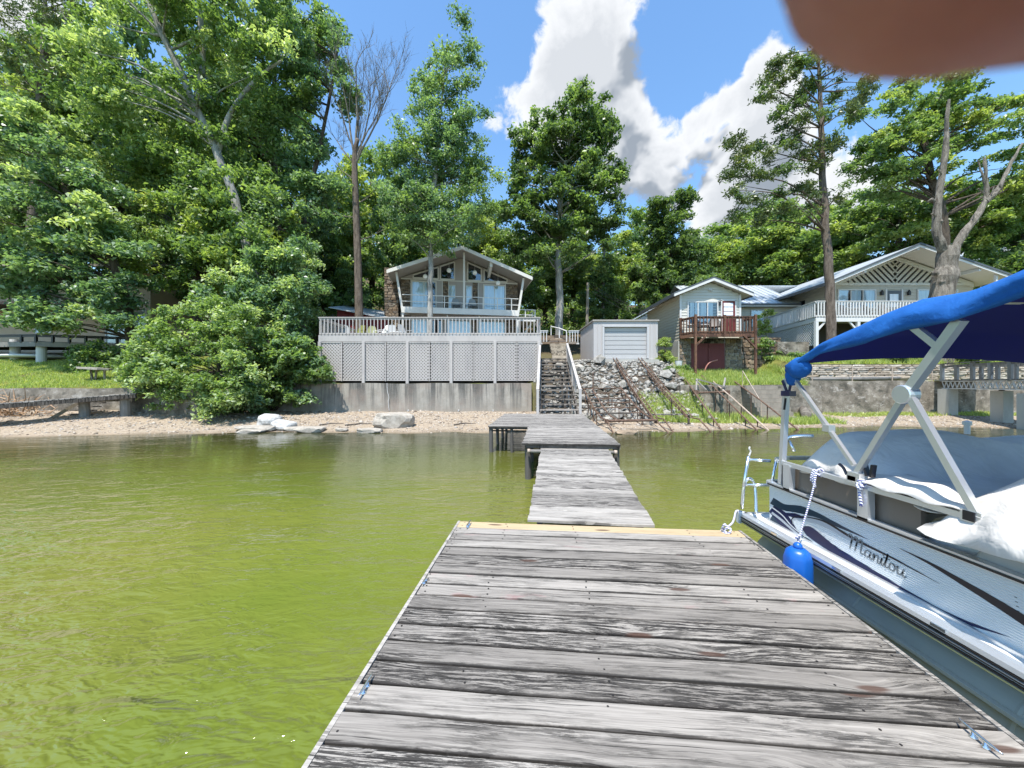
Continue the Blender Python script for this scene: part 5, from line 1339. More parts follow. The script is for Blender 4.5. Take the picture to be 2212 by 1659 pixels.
for k in range(150):
    p = Vector((-20.4 + r_.gauss(0, .75), 15.0 + r_.gauss(0, .22), .5 + abs(r_.gauss(0, .3)))); d = Vector((r_.uniform(-1, 1), r_.uniform(-.4, .4), r_.uniform(-.3, .8))).normalized() * r_.uniform(.3, .9)
    q = p + d * .5 + Vector((0, 0, r_.uniform(-.1, .1))); m.tube([p, q, p + d], [.02, .014, .006], 4, caps=False)
m.build('branches', dirty_paint('dry_branch', (.34, .21, .11), (.16, .10, .06), .6), bp, kind='stuff')
rt = thing('driftwood_root', 'pale bleached driftwood root at the far left edge', 'driftwood', (-20.9, 14.4, .5))
MB().tube(cr([(-20.6, 14.4, .35), (-20.75, 14.4, .8), (-20.7, 14.35, 1.3), (-20.9, 14.4, 1.6)], 4), [.16] * 4 + [.12] * 4 + [.08] * 4 + [.04], 8).build('stem', bk_snag, rt, smooth=True)
for p, q in (((-20.7, 14.4, .6), (-20.0, 14.2, .45)), ((-20.7, 14.4, .9), (-21.3, 14.2, 1.2)), ((-20.6, 14.4, .5), (-19.8, 14.0, .3))): MB().tube([p, q], [.07, .03], 6).build('root_arm', bk_snag, rt)

# ------------------------------------------------------------ beach rocks
def boulder(label, u, v, wpx, hpx, Y, mat, flat=1.0, seed=0, nm='beach_rock', group=None, sub=3):
    p = at(u, v, Y); w = wpx / FPX * Y; h = hpx / FPX * Y; bm = bmesh.new(); bmesh.ops.create_icosphere(bm, subdivisions=sub, radius=.5)
    r = random.Random(seed); ph = [r.uniform(0, 6) for _ in range(6)]
    for vv in bm.verts:
        c = vv.co; d = 1 + .10 * math.sin(c.x * 7 + ph[0]) * math.sin(c.y * 8 + ph[1]) + .07 * math.sin(c.z * 11 + ph[2] + c.x * 5) + r.uniform(-.02, .02)
        q = c * d
        if mat is m_whiterock: d2 = 1 + .16 * math.sin(c.x * 5 + ph[3]) * math.cos(c.z * 6 + ph[4]); q = q * d2; vv.co = Vector((q.x * w * (1.05 + .5 * c.z), q.y * w * .75, q.z * h * 1.3)); continue
        q = Vector((max(min(q.x, .45), -.46), max(min(q.y, .42), -.42), max(min(q.z, .36 if flat > .5 else .25), -.4)))
        vv.co = Vector((q.x * w * 1.1, q.y * w * .75, q.z * h * 1.35))
    me = bpy.data.meshes.new(nm); bm.to_mesh(me); bm.free()
    z = float(beach_z(p.x, Y))
    return link(nm, me, mat, None, Matrix.Translation((p.x, Y, max(z, -.05) + h * .36)), label=label, cat='rock', group=group)
boulder('large rounded boulder with a pale flat top on the beach', 852, 910, 84, 34, 14.9, m_palerock, 1, 1)
boulder('bright white upright stone on the left beach rocks', 580, 905, 48, 30, 14.6, m_whiterock, 1, 2)
boulder('white slanted slab leaning beside the upright white stone', 612, 917, 50, 22, 14.4, m_whiterock, 1, 3)
boulder('flat pale slab left of the white stones', 560, 922, 80, 12, 14.2, m_palerock, .3, 4)
boulder('low flat rock at the waterline below the white stones', 545, 932, 52, 10, 13.7, m_palerock, .3, 5)
boulder('small flat rock at the right foot of the white stones', 640, 925, 46, 12, 14.2, m_palerock, .3, 6)
boulder('wedge shaped flat rock in the shallows left of the boulder', 672, 926, 60, 14, 13.9, m_palerock, .3, 7)
boulder('low flat rock at the water edge nearest the boulder', 800, 928, 52, 12, 13.8, m_palerock, .3, 8)
boulder('tiny dark topped rock between the flat rocks', 738, 926, 26, 8, 13.9, m_palerock, .3, 9)
boulder('brown half sunk rock right of the fixed dock', 1352, 930, 44, 12, 13.4, m_fieldstone, .3, 10)
boulder('round stone by the low wall beside the pipe tracks', 1398, 905, 24, 9, 15.6, m_palerock, .6, 12)
# short drift branches on the sand
for u, v, L, rz, lb in ((745, 895, 1.1, .3, 'dark drift stick on the sand left of the boulder'), (690, 893, .9, .5, 'drift stick near the white stones'), (1290, 905, .7, -.2, 'dark stick lying right of the fixed dock'), (980, 918, .9, .25, 'thin drift stick right of the boulder')):
    p = at(u, v, 15.0); z = float(beach_z(p.x, 15.0)) + .03
    MB().tube([(p.x, 15, z), (p.x + L * .5 * math.cos(rz), 15 + .2, z + .05), (p.x + L * math.cos(rz), 15 + L * math.sin(rz), z + .02)], [.03, .025, .01], 5).build('drift_stick', m_oldwood, label=lb, cat='stick', group='sticks on the beach')
cord = MB(); x0 = at(836, 0, 18.9).x
cord.tube(cr([(x0, 18.9, 1.84), (x0 + .02, 18.88, 1.5), (x0 + .10, 18.88, 1.1), (x0 + .07, 18.88, .9), (x0 + .12, 18.88, .44)], 4), .013, 5).build('white_rope', m_white, label='thin white rope hanging down the seawall', cat='rope')
# utility poles and wires behind
up_ = thing('utility_pole', 'thin grey utility pole between the trees behind the boathouse', 'utility pole', (8, 33, 4.6))
MB().tube([(8.1, 33, 4.5), (8.25, 33, 14.5)], [.13, .09], 8).build('pole', m_greypile, up_)
up2 = thing('utility_pole', 'short pale wooden pole left of the utility pole', 'utility pole', (5.8, 29, 4.4)); MB().tube([(5.75, 28.5, 4.3), (5.85, 28.5, 9.6)], [.12, .10], 8).build('pole', m_tanwood, up2)
for k, (z0, z1) in enumerate(((9.6, 7.2), (9.4, 7.0), (9.1, 6.6))):
    MB().tube(cr([(5.85, 28.5, z0), (8.5, 27.8, (z0 + z1) / 2 - .5), (11.0, 27.3, z1)], 6), .014, 4).build('power_line', m_bmetal, label=('highest', 'middle', 'lowest')[k] + ' of the three lines sagging from the short pole to the cottage', cat='power line', group='power lines')
pf = thing('picket_fence', 'pale vertical board fence above the boathouse roof', 'fence', (9.2, 29, 4.6))
bmx = None
for k in range(22):
    x = 8.6 + k * .12
    mw = Matrix.Translation((x, 30 + k * .03, 6.2)); o = None
    if bmx is None: bmx = MB().box((0, 0, 0), (.10, .02, 1.7)).mesh('board')
    link('board', bmx, m_tansiding, pf, mw)
for x in (8.6, 10.0, 11.1): MB().box((x, 30.06 + (x - 8.6) * .25, 6.1), (.09, .09, 1.9)).build('post', m_tansiding, pf)
# ------------------------------------------------------------ pontoon boat
XF, XRIM = 2.412, 2.29
def xz(u, v, X=XF):
    """point of the plane x = X seen at (u, v)"""
    Y = X * FPX / (u - 1106); return Vector((X, Y, CZ - (v - 829.5) / FPX * Y))
def c5(cx, cy): return ((2172 + cx / 2.458) / 1.38879, (1200 + cy / 2.458) / 1.38879)
YS, YB, XR_ = 3.735, -2.4, 4.78
boat = thing('pontoon_boat', 'white pontoon boat with navy swooshes moored right of the dock', 'boat', (3.5, 1.0, .3))
def b_panel(nt, p, L):
    z = nt.n('ShaderNodeSeparateXYZ', {0: posw(nt)}).outputs[2]
    wv = nt.math('SINE', nt.math('MULTIPLY', z, 2 * math.pi / .0135))
    L(nt.bump(wv, .35, .004), 'Normal')
m_panel = M('white_ribbed_aluminium', (.66, .70, .72), .26, spec=.6, metal=.15, build=b_panel)
m_gel = M('white_gelcoat', (.64, .64, .63), .25, spec=.6)
m_navy = M('navy_vinyl', (.006, .010, .055), .28, spec=.6)
m_teal = M('dark_teal_vinyl', (.010, .035, .060), .28, spec=.6)
m_silver = M('silver_vinyl', (.42, .44, .46), .35, spec=.6)
m_blackv = M('black_vinyl', (.008, .008, .014), .3, spec=.6)
def b_pont(nt, p, L):
    v = posw(nt); n = nt.noise(nt.mapping(v, (2, .6, 6)), 1.0, 5, .65)
    L(nt.ramp(n, [(.3, (.48, .46, .38)), (.7, (.66, .64, .54))]), 'Base Color'); L(nt.ramp(n, [(.3, .65), (.7, .45)]), 'Roughness')
m_pont = M('dull_pontoon_aluminium', metal=.0, rough=.5, spec=.25, build=b_pont)
m_deckvinyl = dirty_paint('pale_boat_deck', (.70, .69, .66), (.52, .50, .46), .5, 3)
m_fiberwhite = M('speckled_white_bench', (.50, .50, .49), .5)
m_taupevin = M('taupe_vinyl', (.15, .125, .10), .35)
# pontoons
for x in (2.665, 4.36):
    m = MB(); prof = [(YB + .2, .02), (YB + .6, .22), (YB + 1.1, .32), (YS - .25, .32), (YS - .1, .31), (YS - .08, .0)]
    m.tube([(x, y, .07 + (.12 if i < 2 else 0)) for i, (y, r) in enumerate(prof)], [max(r, .01) for _, r in prof], 28)
    pt = m.build('pontoon', m_pont, boat, smooth=False)
    pt.data.polygons.foreach_set('use_smooth', [len(p.vertices) == 4 for p in pt.data.polygons])
    for y in (2.6, 1.75, .9): MB().lathe((0, 0, 0), [(.3225, -.012), (.3255, 0), (.3225, .012)], 28).build('weld_band', m_pont, pt, mw=Matrix.Translation((x, y, .07)) @ Matrix.Rotation(R(90), 4, 'X'))
    MB().box((x, (YS + YB) / 2 - .2, .405), (.34, YS - YB - 1.2, .03)).build('pontoon_bracket', m_pont, pt)
MB().box((2.665 - .315, 1.2, .24), (.035, 4.4, .02)).build('lifting_strake', m_pont, boat)
# deck and ribbed edge rail
MB().box(((XRIM + XR_) / 2, (YS + YB) / 2, .475), (XR_ - XRIM - .05, YS - YB - .05, .07)).build('deck', m_deckvinyl, boat)
m = MB(); prof = [(.03, .405), (.004, .41), (-.006, .425), (.012, .432), (.012, .440), (-.008, .446), (-.008, .462), (.012, .468), (.012, .476), (-.006, .482), (-.002, .505), (.03, .514), (.06, .514)]
m.grid([[(XRIM + dx, y, z) for dx, z in prof] for y in (YB, YS)], len(prof), 2)
m.build('edge_rail', m_alu, boat)
for z in (.436, .454, .472): MB().box((XRIM - .003, (YS + YB) / 2, z), (.012, YS - YB - .1, .0065)).build('groove_shade', m_bmetal, boat)  # dark strips stand in for the occlusion shade in the edge rail grooves
m = MB(); m.grid([[(x, YS + .006 - dx, z) for dx, z in prof] for x in (XRIM + .02, XR_)], len(prof), 2); m.build('edge_rail', m_alu, boat)
MB().box((XRIM + .012, YS - .01, .46), (.06, .05, .11)).build('corner_cap', m_gel, boat)
for y in np.arange(-.5, 3.4, .62): MB().box((XRIM - .006, float(y), .497), (.012, .07, .016)).build('rail_clip', m_alu2, boat)
# fence panels
YT = 3.50
ZB, ZT = .512, .865
def quadwall(pts, thick): return MB().prism(pts, (thick, 0, 0))
r0 = .05
side = MB(); 
path = [(XF + r0 * (1 - math.sin(t)), YT - r0 * (1 - math.cos(t))) for t in [math.pi / 2 * k / 6 for k in range(7)]]  # rounded stern corner
pl = [(XF, YB)] + [(XF, YT - r0)] + [(XF + r0 - r0 * math.cos(t), YT - r0 + r0 * math.sin(t)) for t in [math.pi / 2 * k / 6 for k in range(1, 7)]] + [(XR_ - .15, YT)]
rows = [[Vector((x, y, z)) for (x, y) in pl] for z in (ZB, ZT)]
side.grid(rows, len(pl), 2); sp_ = side.build('side_panel', m_panel, boat, smooth=False)
inner = MB(); inner.grid([[Vector((x + .02, y - .02, z)) for (x, y) in pl] for z in (ZB, ZT)], len(pl), 2); inner.build('inner_panel', m_fiberwhite, boat)
def rail_path(z, w, h, nm, off=0.0, y0=YB):
    m = MB(); P = [(x + off, max(y, y0), z) for (x, y) in pl]
    for a, b in zip(P[:-1], P[1:]): m.bar(a, b, w, h)
    return m.build(nm, m_alu, boat)
rail_path(ZT + .012, .05, .03, 'panel_top_trim'); rail_path(ZB + .008, .045, .022, 'panel_bottom_trim')
MB().bar((XF - .027, YB, ZT + .008), (XF - .027, YT - r0, ZT + .008), .008, .012).build('dark_trim_line', m_bmetal, boat)
ZR_ = 1.10
tp = [(XF, YB), (XF, YT - .22), (XF + .05, YT - .06), (XF + .2, YT), (XR_ - .2, YT)]
m = MB(); 
for a, b in zip(tp[:-1], tp[1:]): m.bar((*a, ZR_), (*b, ZR_), .034, .034)
m.build('top_rail', m_alu, boat)
for y in (YT - .28, 2.52, 1.05, -.4): MB().box((XF + .0, y, (ZT + ZR_) / 2), (.05, .075, ZR_ - ZT)).build('rail_post', m_alu, boat)
for x in (XF + .5, XF + 1.3): MB().box((x, YT, (ZT + ZR_) / 2), (.05, .05, ZR_ - ZT)).build('rail_post', m_alu, boat)
# vinyl graphics on the side (thin sheets on the panel)
def decal(pts, mat, nm='stripe', d=.002):
    P = [xz(*c5(*p), XF - d * .35) for p in pts]
    bm = bmesh.new(); vs = [bm.verts.new(p) for p in P]; f = bm.faces.new(vs); bmesh.ops.triangulate(bm, faces=[f], ngon_method='EAR_CLIP')
    me = bpy.data.meshes.new(nm); bm.to_mesh(me); bm.free()
    return link(nm, me, mat, boat)
def ribbon(center, widths, mat, nm='stripe', d=.003):
    C = [p for p in cr([(x, y, 0) for x, y in center], 5)]; n = len(C); W = np.interp(np.linspace(0, 1, n), np.linspace(0, 1, len(widths)), widths)
    rows = [[], []]
    for i, p in enumerate(C):
        t = (C[min(i + 1, n - 1)] - C[max(i - 1, 0)]).normalized(); q = Vector((-t.y, t.x, 0)) * W[i] / 2
        for k, s in ((0, 1), (1, -1)): rows[k].append(xz(*c5(p.x + q.x * s, p.y + q.y * s), XF - d * .35))
    m = MB(); m.grid(rows, n, 2); return m.build(nm, mat, boat)
ribbon([(352, 742), (440, 790), (560, 808), (680, 850), (850, 930), (1065, 1030)], [50, 46, 56, 44, 24, 2], m_teal)
ribbon([(350, 800), (420, 860), (480, 930), (560, 1000)], [60, 90, 80, 6], m_navy, d=.0025)
ribbon([(350, 860), (430, 910), (500, 955), (570, 1000), (725, 1100)], [70, 60, 40, 24, 3], m_teal, d=.0022)
ribbon([(352, 790), (430, 850), (500, 930), (600, 1010)], [8, 8, 8, 5], m_gel, d=.0046)
ribbon([(352, 830), (430, 890), (520, 970), (610, 1030)], [16, 16, 14, 4], m_silver, d=.0046)
ribbon([(440, 838), (520, 852), (600, 872)], [14, 34, 10], m_navy, d=.0035)
ribbon([(510, 915), (505, 880), (545, 868), (640, 880), (740, 915), (900, 1010), (1050, 1095)], [8, 14, 30, 48, 44, 22, 3], m_silver, d=.0032)
ribbon([(505, 915), (500, 878), (540, 858), (640, 868), (760, 905), (960, 1025), (1250, 1170), (1590, 1355)], [5, 7, 7, 8, 12, 18, 13, 2], m_blackv, d=.0048)
upper = [(575, 950), (600, 930), (660, 948), (800, 1062), (1000, 1190), (1200, 1312), (1400, 1432), (1700, 1590), (2125, 1755)]
lower = [(1900, 1690), (1600, 1590), (1300, 1450), (1050, 1290), (850, 1160), (700, 1065), (610, 1000)]
def smooth2(pts): return [(p.x, p.y) for p in cr([(x, y, 0) for x, y in pts], 4)]
decal(smooth2(upper) + smooth2(lower), m_navy, d=.004)
ribbon([(600, 1010), (572, 955), (596, 924), (665, 940), (800, 1052)], [4, 8, 8, 8, 3], m_gel, d=.0052)
ribbon([(1296, 1095), (1500, 1195), (1750, 1340), (2000, 1490), (2250, 1650), (2500, 1830)], [3, 18, 38, 56, 70, 80], m_blackv, d=.004)
# script lettering
def script():
    G = {
     'M': ([[(-.55, 1.45), (-.52, 1.85), (-.28, 2.02), (-.10, 1.80), (-.10, 1.0), (-.18, .02)], [(-.14, .75), (.10, 1.5), (.42, 2.0), (.62, 1.85), (.60, 1.1), (.50, .05)], [(.54, .7), (.78, 1.45), (1.10, 1.92), (1.30, 1.75), (1.26, .95), (1.24, .3), (1.38, .02), (1.62, .22)]], 1.72),
     'a': ([[(.72, .85), (.45, 1.0), (.14, .80), (.05, .35), (.22, .03), (.48, .15), (.70, .60)], [(.76, .98), (.70, .55), (.70, .15), (.84, .03), (1.02, .22)]], 1.02),
     'n': ([[(-.02, .55), (.10, .95), (.18, .80), (.14, .03)], [(.15, .45), (.32, .85), (.54, .98), (.66, .75), (.62, .25), (.74, .02), (.94, .22)]], .94),
     'i': ([[(-.02, .22), (.14, .95), (.12, .30), (.22, .02), (.42, .22)], [(.22, 1.36), (.27, 1.55)]], .42),
     't': ([[(-.02, .22), (.22, 1.10), (.30, 1.85), (.20, .95), (.16, .22), (.30, .02), (.52, .25)], [(-.16, 1.18), (.22, 1.24), (.62, 1.26)], [(-.16, 1.12), (.22, 1.18), (.62, 1.20)]], .56),
     'o': ([[(.50, .95), (.22, .95), (.04, .55), (.14, .10), (.42, .04), (.66, .40), (.60, .80), (.42, .92), (.55, .75), (.86, .82)]], .84),
     'u': ([[(-.02, .80), (.10, .95), (.10, .45), (.22, .04), (.46, .16), (.66, .62)], [(.72, .96), (.66, .50), (.70, .12), (.84, .02), (1.04, .25)]], 1.0)}
    a = xz(*c5(938, 1098), XF - .0022); b = xz(*c5(1338, 1316), XF - .0022)
    tot = sum(G[c][1] for c in 'Manitou'); sc2 = (a - b).length / tot; dirx = (b - a).normalized(); up = Vector((0, 0, 1))
    m = MB(); x = 0
    for c in 'Manitou':
        strokes, adv = G[c]
        for s in strokes:
            P = cr([(px + .10 * py, py, 0) for px, py in s], 6); n = len(P)
            rows = [[], []]
            for i, p in enumerate(P):
                t = (P[min(i + 1, n - 1)] - P[max(i - 1, 0)]); t = t.normalized() if t.length > 1e-6 else Vector((1, 0, 0))
                wd = (.045 + .085 * abs(t.y)) * .72
                q = Vector((-t.y, t.x, 0)) * wd
                for k, sg in ((0, 1), (1, -1)):
                    pp = p + q * sg; rows[k].append(a + dirx * ((x + pp.x) * sc2) + up * (pp.y * sc2 * .92))
            m.grid(rows, n, 2)
        x += adv
    return m.build('lettering', M('dark_silver_letter_vinyl', (.16, .175, .18), .4), boat)
script()
# small vent marks far right
for k in range(4): decal([(2140 + 6 * k, 1448 + 34 * k), (2160 + 6 * k, 1456 + 34 * k), (2162 + 6 * k, 1462 + 34 * k), (2142 + 6 * k, 1454 + 34 * k)], m_blackv, 'vent_mark')
# swim ladder at the stern corner
la = MB(); q = lambda cx, cy, Y=3.64: at(*c5(cx, cy), Y)
def ln2(pts, r=.016): return cr(pts, 6)
m = MB(); m.tube([q(180, 415), q(150, 600), q(130, 800)], .015, 8); m.tube([q(385, 450, 3.5), q(362, 560, 3.5), q(345, 640, 3.5)], .013, 8)
m.tube([q(180, 440), q(345, 450, 3.55)], .016, 8); m.tube([q(160, 625), q(340, 628, 3.55)], .014, 8)
m.tube(cr([q(130, 800), q(146, 640), q(172, 585), q(205, 590), q(230, 660), q(238, 850, 3.55)], 5), .015, 8)
m.build('swim_ladder', m_alu2, boat, smooth=True)
m = MB(); m.tube(cr([q(185, 410), q(196, 380), q(186, 360), q(192, 345)], 4), .008, 6); m.build('ladder_line', m_white, boat)
m = MB(); m.tube(cr([q(440, 320, 3.3), q(480, 275, 3.3), q(560, 265, 3.25), q(660, 265, 3.2)], 5), .013, 8); m.tube([q(480, 300, 3.3), q(520, 380, 3.25)], .012, 8); m.build('grab_rail', m_alu2, boat, smooth=True)
# interior: seats
MB().box((3.45, 2.85, .72), (1.95, .75, .42)).build('stern_bench', m_taupevin, boat)
MB().box((2.475, 2.75, .82), (.03, 1.05, .55)).build('bench_side', m_taupevin, boat)
m = MB(); m.sphere((2.72, 2.12, .86), (.22, .26, .17), 16, 10); m.build('seat_cushion', m_gel, boat, smooth=True)
MB().box((2.70, 2.12, .66), (.36, .5, .3)).build('seat_base', m_blackv, boat)
MB().box((2.85, 1.85, .80), (.3, .12, .5)).build('seat_side', m_blackv, boat)
m = MB(); m.prism([(2.45, 1.98, .865), (2.45, 1.90, 1.01), (2.45, 1.74, 1.06), (2.45, -.6, 1.06), (2.45, -.6, .865)], (.32, 0, 0)); o = m.build('side_console', m_fiberwhite, boat)
bv = o.modifiers.new('bevel', 'BEVEL'); bv.width = .02; bv.segments = 3
MB().box((3.5, .2, .5), (2.0, 3.0, .012)).build('floor_mat', m_fiberwhite, boat)
MB().lathe((4.0, 3.25, 1.36), [(.02, 0), (.02, .08), (.03, .08), (.03, .11), (.005, .12)], 10).build('stern_light', m_gel, boat)

# bimini frame and canopy (parts of the boat)
bf = MB().box((XF, 2.60, ZR_ + .03), (.06, .07, .05)).build('canopy_frame', m_alu, boat)
def fr(u, v, X): return xz(u, v, X)
def fbar(a, b, w=.045, nm='frame_tube', mat=None): return MB().bar(a, b, w, w, up=(1, 0, 0)).build(nm, mat or m_alu, bf)
XA = XF
J = fr(1957, 852, XA)
fbar(J, fr(1852, 1022, XA), .034)                       # lower stern leg of main bow
fbar(J + Vector((0, 0, 0)), fr(2076, 690, XA), .045)    # main bow upper
fbar(fr(1962, 848, XA - .01), fr(2110, 1108, XA - .01), .035)   # forward leg
fbar(fr(1712, 812, XA - .004), fr(1845, 1005, XA - .004), .026) # stern strut
fbar(fr(1700, 818, XA + .012), fr(1688, 1045, XA + .012), .040) # stern post
fbar(fr(1972, 704, XA + .01), fr(2028, 748, XA + .01), .036)    # branch
for (u, v) in ((1852, 1030), (2108, 1116)): MB().box(fr(u, v, XA), (.06, .09, .06)).build('rail_mount', m_alu, bf)
MB().lathe((0, 0, 0), [(.052, -.035), (.058, -.03), (.058, .03), (.052, .035)], 20).build('joint_bracket', m_alu, bf, mw=Matrix.Translation(J) @ Matrix.Rotation(R(90), 4, 'Y'))
j2 = fr(1790, 925, XA - .004); MB().box(j2, (.05, .06, .05)).build('joint_bracket', m_alu, bf)
MB().box(fr(2112, 1105, XA - .012) + Vector((0, .02, -.03)), (.05, .05, .05)).build('end_cap', m_blackv, bf)
# cross bows under the cloth
XS = XR_ - .14
portline = [(1660, 842), (1688, 790), (1766, 750), (1870, 720), (1951, 686), (2065, 665), (2212, 606)]
pp = [fr(u, v, 2.38) for u, v in portline]
pp = [(p.y, p.z) for p in pp] + [(1.2, 2.33), (-.6, 2.33)]
pp[0] = (3.24, 1.80)
def port_z(y):
    ys = [p[0] for p in pp][::-1]; zs = [p[1] for p in pp][::-1]; return float(np.interp(y, ys, zs))
ycan = list(np.linspace(3.22, 2.6, 24)) + list(np.linspace(2.57, -.6, 90))  # forward end out of view, its length set to shade the console cover
def can_pt(y, t):
    """t 0..1 from port edge to starboard edge; an arched cloth that sags between bows"""
    X0, X1 = 2.38, XR_ - .1; W = X1 - X0
    z0 = port_z(y); stern = min(1, max(0, (y - 2.5) / .7)); ph = .13 * (1 - .55 * stern)
    rdg = lambda q: 1 - abs(math.sin(q))
    e = min(t, 1 - t); f = min(1, e / .06)
    crease = .034 * rdg(y * 2.9 + 1.6 * f + .5) * f * (1 - f) * 2.2 + .018 * rdg(y * 6.1 - 2.4 * f) * (.3 + f) + .008 * math.sin(y * 17 + 5 * f)
    near = math.exp(-(max(0, e - .06) / .05) ** 2)
    if e < .06: x = .105 * f * f; z = ph * f
    else:
        u = (e - .06) / .44; x = .105 + (W / 2 - .105) * u; z = ph + (.085 - .03 * stern) * math.sin(math.pi / 2 * u) - .012 * math.sin(y * 4.0) * u
    x -= crease * near
    z += .010 * math.sin(y * 5.3 + 1) * near - crease * .25 * near
    xx = X0 + x if t < .5 else X1 - x
    return Vector((xx, y, z0 - .03 + z))
ts = [0, .012, .024, .036, .048, .056, .064, .08, .11, .15, .2, .28, .38, .5, .62, .72, .8, .86, .9, .936, .944, .952, .964, .976, .988, 1]
rows = []
for y in ycan:
    row = [can_pt(y, t) for t in ts]
    hang = .035 + .012 * math.sin(y * 6)
    e = row[0]; row = [e + Vector((.012 + .012 * math.sin(y * 15), 0, -hang)), e + Vector((-.006, 0, -hang * .5))] + row
    rows.append(row)
def b_canvas(nt, p, L):
    v = posw(nt); n = nt.noise(v, 3, 4, .6); f = nt.noise(v, 260, 2, .5)
    L(nt.ramp(n, [(.3, (.006, .075, .29)), (.7, (.014, .125, .42))]), 'Base Color'); L(nt.bump(nt.math('ADD', nt.math('MULTIPLY', nt.noise(v, 11, 5, .6, .6), 1.0), nt.math('MULTIPLY', f, .1)), .55, .02), 'Normal')
m_canvas = M('royal_blue_canvas', rough=.75, spec=.25, build=b_canvas)
m = MB(); m.grid(rows, len(rows[0]), len(rows)); can = m.build('canopy', m_canvas, boat, smooth=True)
sol = can.modifiers.new('thick', 'SOLIDIFY'); sol.thickness = .006
# second cloth layer below (lining seen from under the roof)
m_lin = M('navy_lining', (.010, .012, .20), .8, spec=.15)
m = MB(); m.grid([[p + Vector((0, 0, -.03)) for p in r_[9:-7]] for r_ in rows], len(rows[0]) - 16, len(rows)); m.build('canopy_lining', m_lin, boat, smooth=True)
for y in (2.95, 2.0, 1.0):
    P = [can_pt(y, t) + Vector((0, 0, -.016)) for t in ts[3:-3]]; MB().tube(P, .012, 8).build('canopy_bow', m_alu, bf, smooth=True)
for x in (2.82, 3.4):
    MB().box((x + .1, 2.2, port_z(2.2) + .075), (.24, .03, .006)).build('white_strap', m_white, boat)
# bunched cloth at the stern corner and its strap
m = MB(); m.sphere((2.40, 3.10, 1.93), (.055, .13, .085), 16, 10); m.sphere((2.41, 3.17, 1.87), (.05, .07, .075), 14, 9)
for i in range(len(m.v)):
    x, y, z = m.v[i]; d = .012 * math.sin(y * 40) * math.cos(z * 33); m.v[i] = (x + d, y + d * .5, z + d)
m.build('bunched_cloth', m_canvas, boat, smooth=True)
for a, b in (((1690, 822), (1700, 846)), ((1712, 812), (1704, 848))): MB().bar(fr(*a, 2.40), fr(*b, 2.40), .022, .008, up=(1, 0, 0)).build('strap', m_navy, boat)
MB().box(fr(1703, 850, XA), (.06, .10, .045)).build('strap_band', m_navy, boat)
MB().bar(fr(1697, 860, 2.39), fr(1694, 885, 2.39), .012, .012).build('strap_end', m_blackv, boat)

# covers: grey mooring cloth over stern seats and over the console
def b_cover(nt, p, L):
    v = posw(nt); n = nt.noise(v, 4, 5, .6); f = nt.noise(v, 300, 2, .5)
    L(nt.ramp(n, [(.3, (.58, .545, .50)), (.7, (.70, .66, .61))]), 'Base Color')
    L(nt.bump(nt.math('ADD', nt.noise(nt.mapping(v, (5, 3, 4)), 1.0, 3, .5, 1.6), nt.math('MULTIPLY', f, .02)), .40, .06), 'Normal')
m_cover = M('pale_grey_cover_cloth', rough=.8, spec=.25, build=b_cover)
def cloth(name, label, X0, X1, Y0, Y1, top, skirt, fold, seed, ex=6.0, pw=3.2):
    nx, ny = 46, 38; rows = []; r = random.Random(seed); ph = [r.uniform(0, 6) for _ in range(8)]
    for j in range(ny):
        row = []
        for i in range(nx):
            a = -1 + 2 * i / (nx - 1); b = -1 + 2 * j / (ny - 1)
            k = (abs(a) ** ex + abs(b) ** ex) ** (1 / ex); k = min(k, 1.42)
            prof = (1 - min(k, 1) ** pw)
            x = X0 + (X1 - X0) * (a + 1) / 2; y = Y0 + (Y1 - Y0) * (b + 1) / 2
            z = skirt + (top(x, y) - skirt) * prof
            edge = min(1, k) ** 2
            z += fold * (math.sin(x * 9 + ph[0] + 2.2 * math.sin(y * 4 + ph[1])) * .5 + math.sin(y * 12 + ph[2] + 2 * math.sin(x * 3.1)) * .5) * (.35 + .65 * edge)
            x += fold * 1.1 * math.sin(y * 21 + ph[3]) * edge; y += fold * 1.1 * math.sin(x * 17 + ph[4]) * edge
            row.append(Vector((x, y, z)))
        rows.append(row)
    m = MB(); m.grid(rows, nx, ny); o = m.build(name, m_cover, smooth=True, label=label, cat='boat cover')
    s = o.modifiers.new('thick', 'SOLIDIFY'); s.thickness = .006
    return o
cloth('boat_cover', 'pale grey cloth cover over the stern seats of the boat', 2.45, 4.66, 2.10, 3.32, lambda x, y: float(np.interp(y, [2.1, 2.5, 2.66, 2.82, 2.95], [1.10, 1.14, 1.27, 1.385, 1.405])) + .03 * math.sin(x * 2.4 + 1) + .02 * math.sin(x * 6), 1.07, .022, 3, 8.0, 7.0)
cloth('boat_cover', 'rumpled grey cloth cover heaped over the console near the frame foot', 2.29, 4.3, .2, 2.10, lambda x, y: 1.47 + .045 * math.sin(x * 5 + y * 3), .99, .024, 5, 9.0, 6.0)
# flap of the first cover lying on the rail
m = MB(); rows = []
for j in range(26):
    y = 2.60 - .72 * j / 25; row = []
    for i in range(9):
        t = i / 8; x = XF - .030 + .34 * t; z = 1.122 + .07 * math.sin(math.pi * min(1, t * 1.2)) * math.sin(math.pi * j / 25) + .009 * math.sin(y * 26 + t * 5) + .05 * t * (1 - j / 25)
        row.append((x, y, z))
    rows.append(row)
m.grid(rows, 9, 26); o = m.build('cover_flap', m_cover, smooth=True, label='loose cloth flap draped over the boat top rail', cat='boat cover'); o.modifiers.new('thick', 'SOLIDIFY').thickness = .006
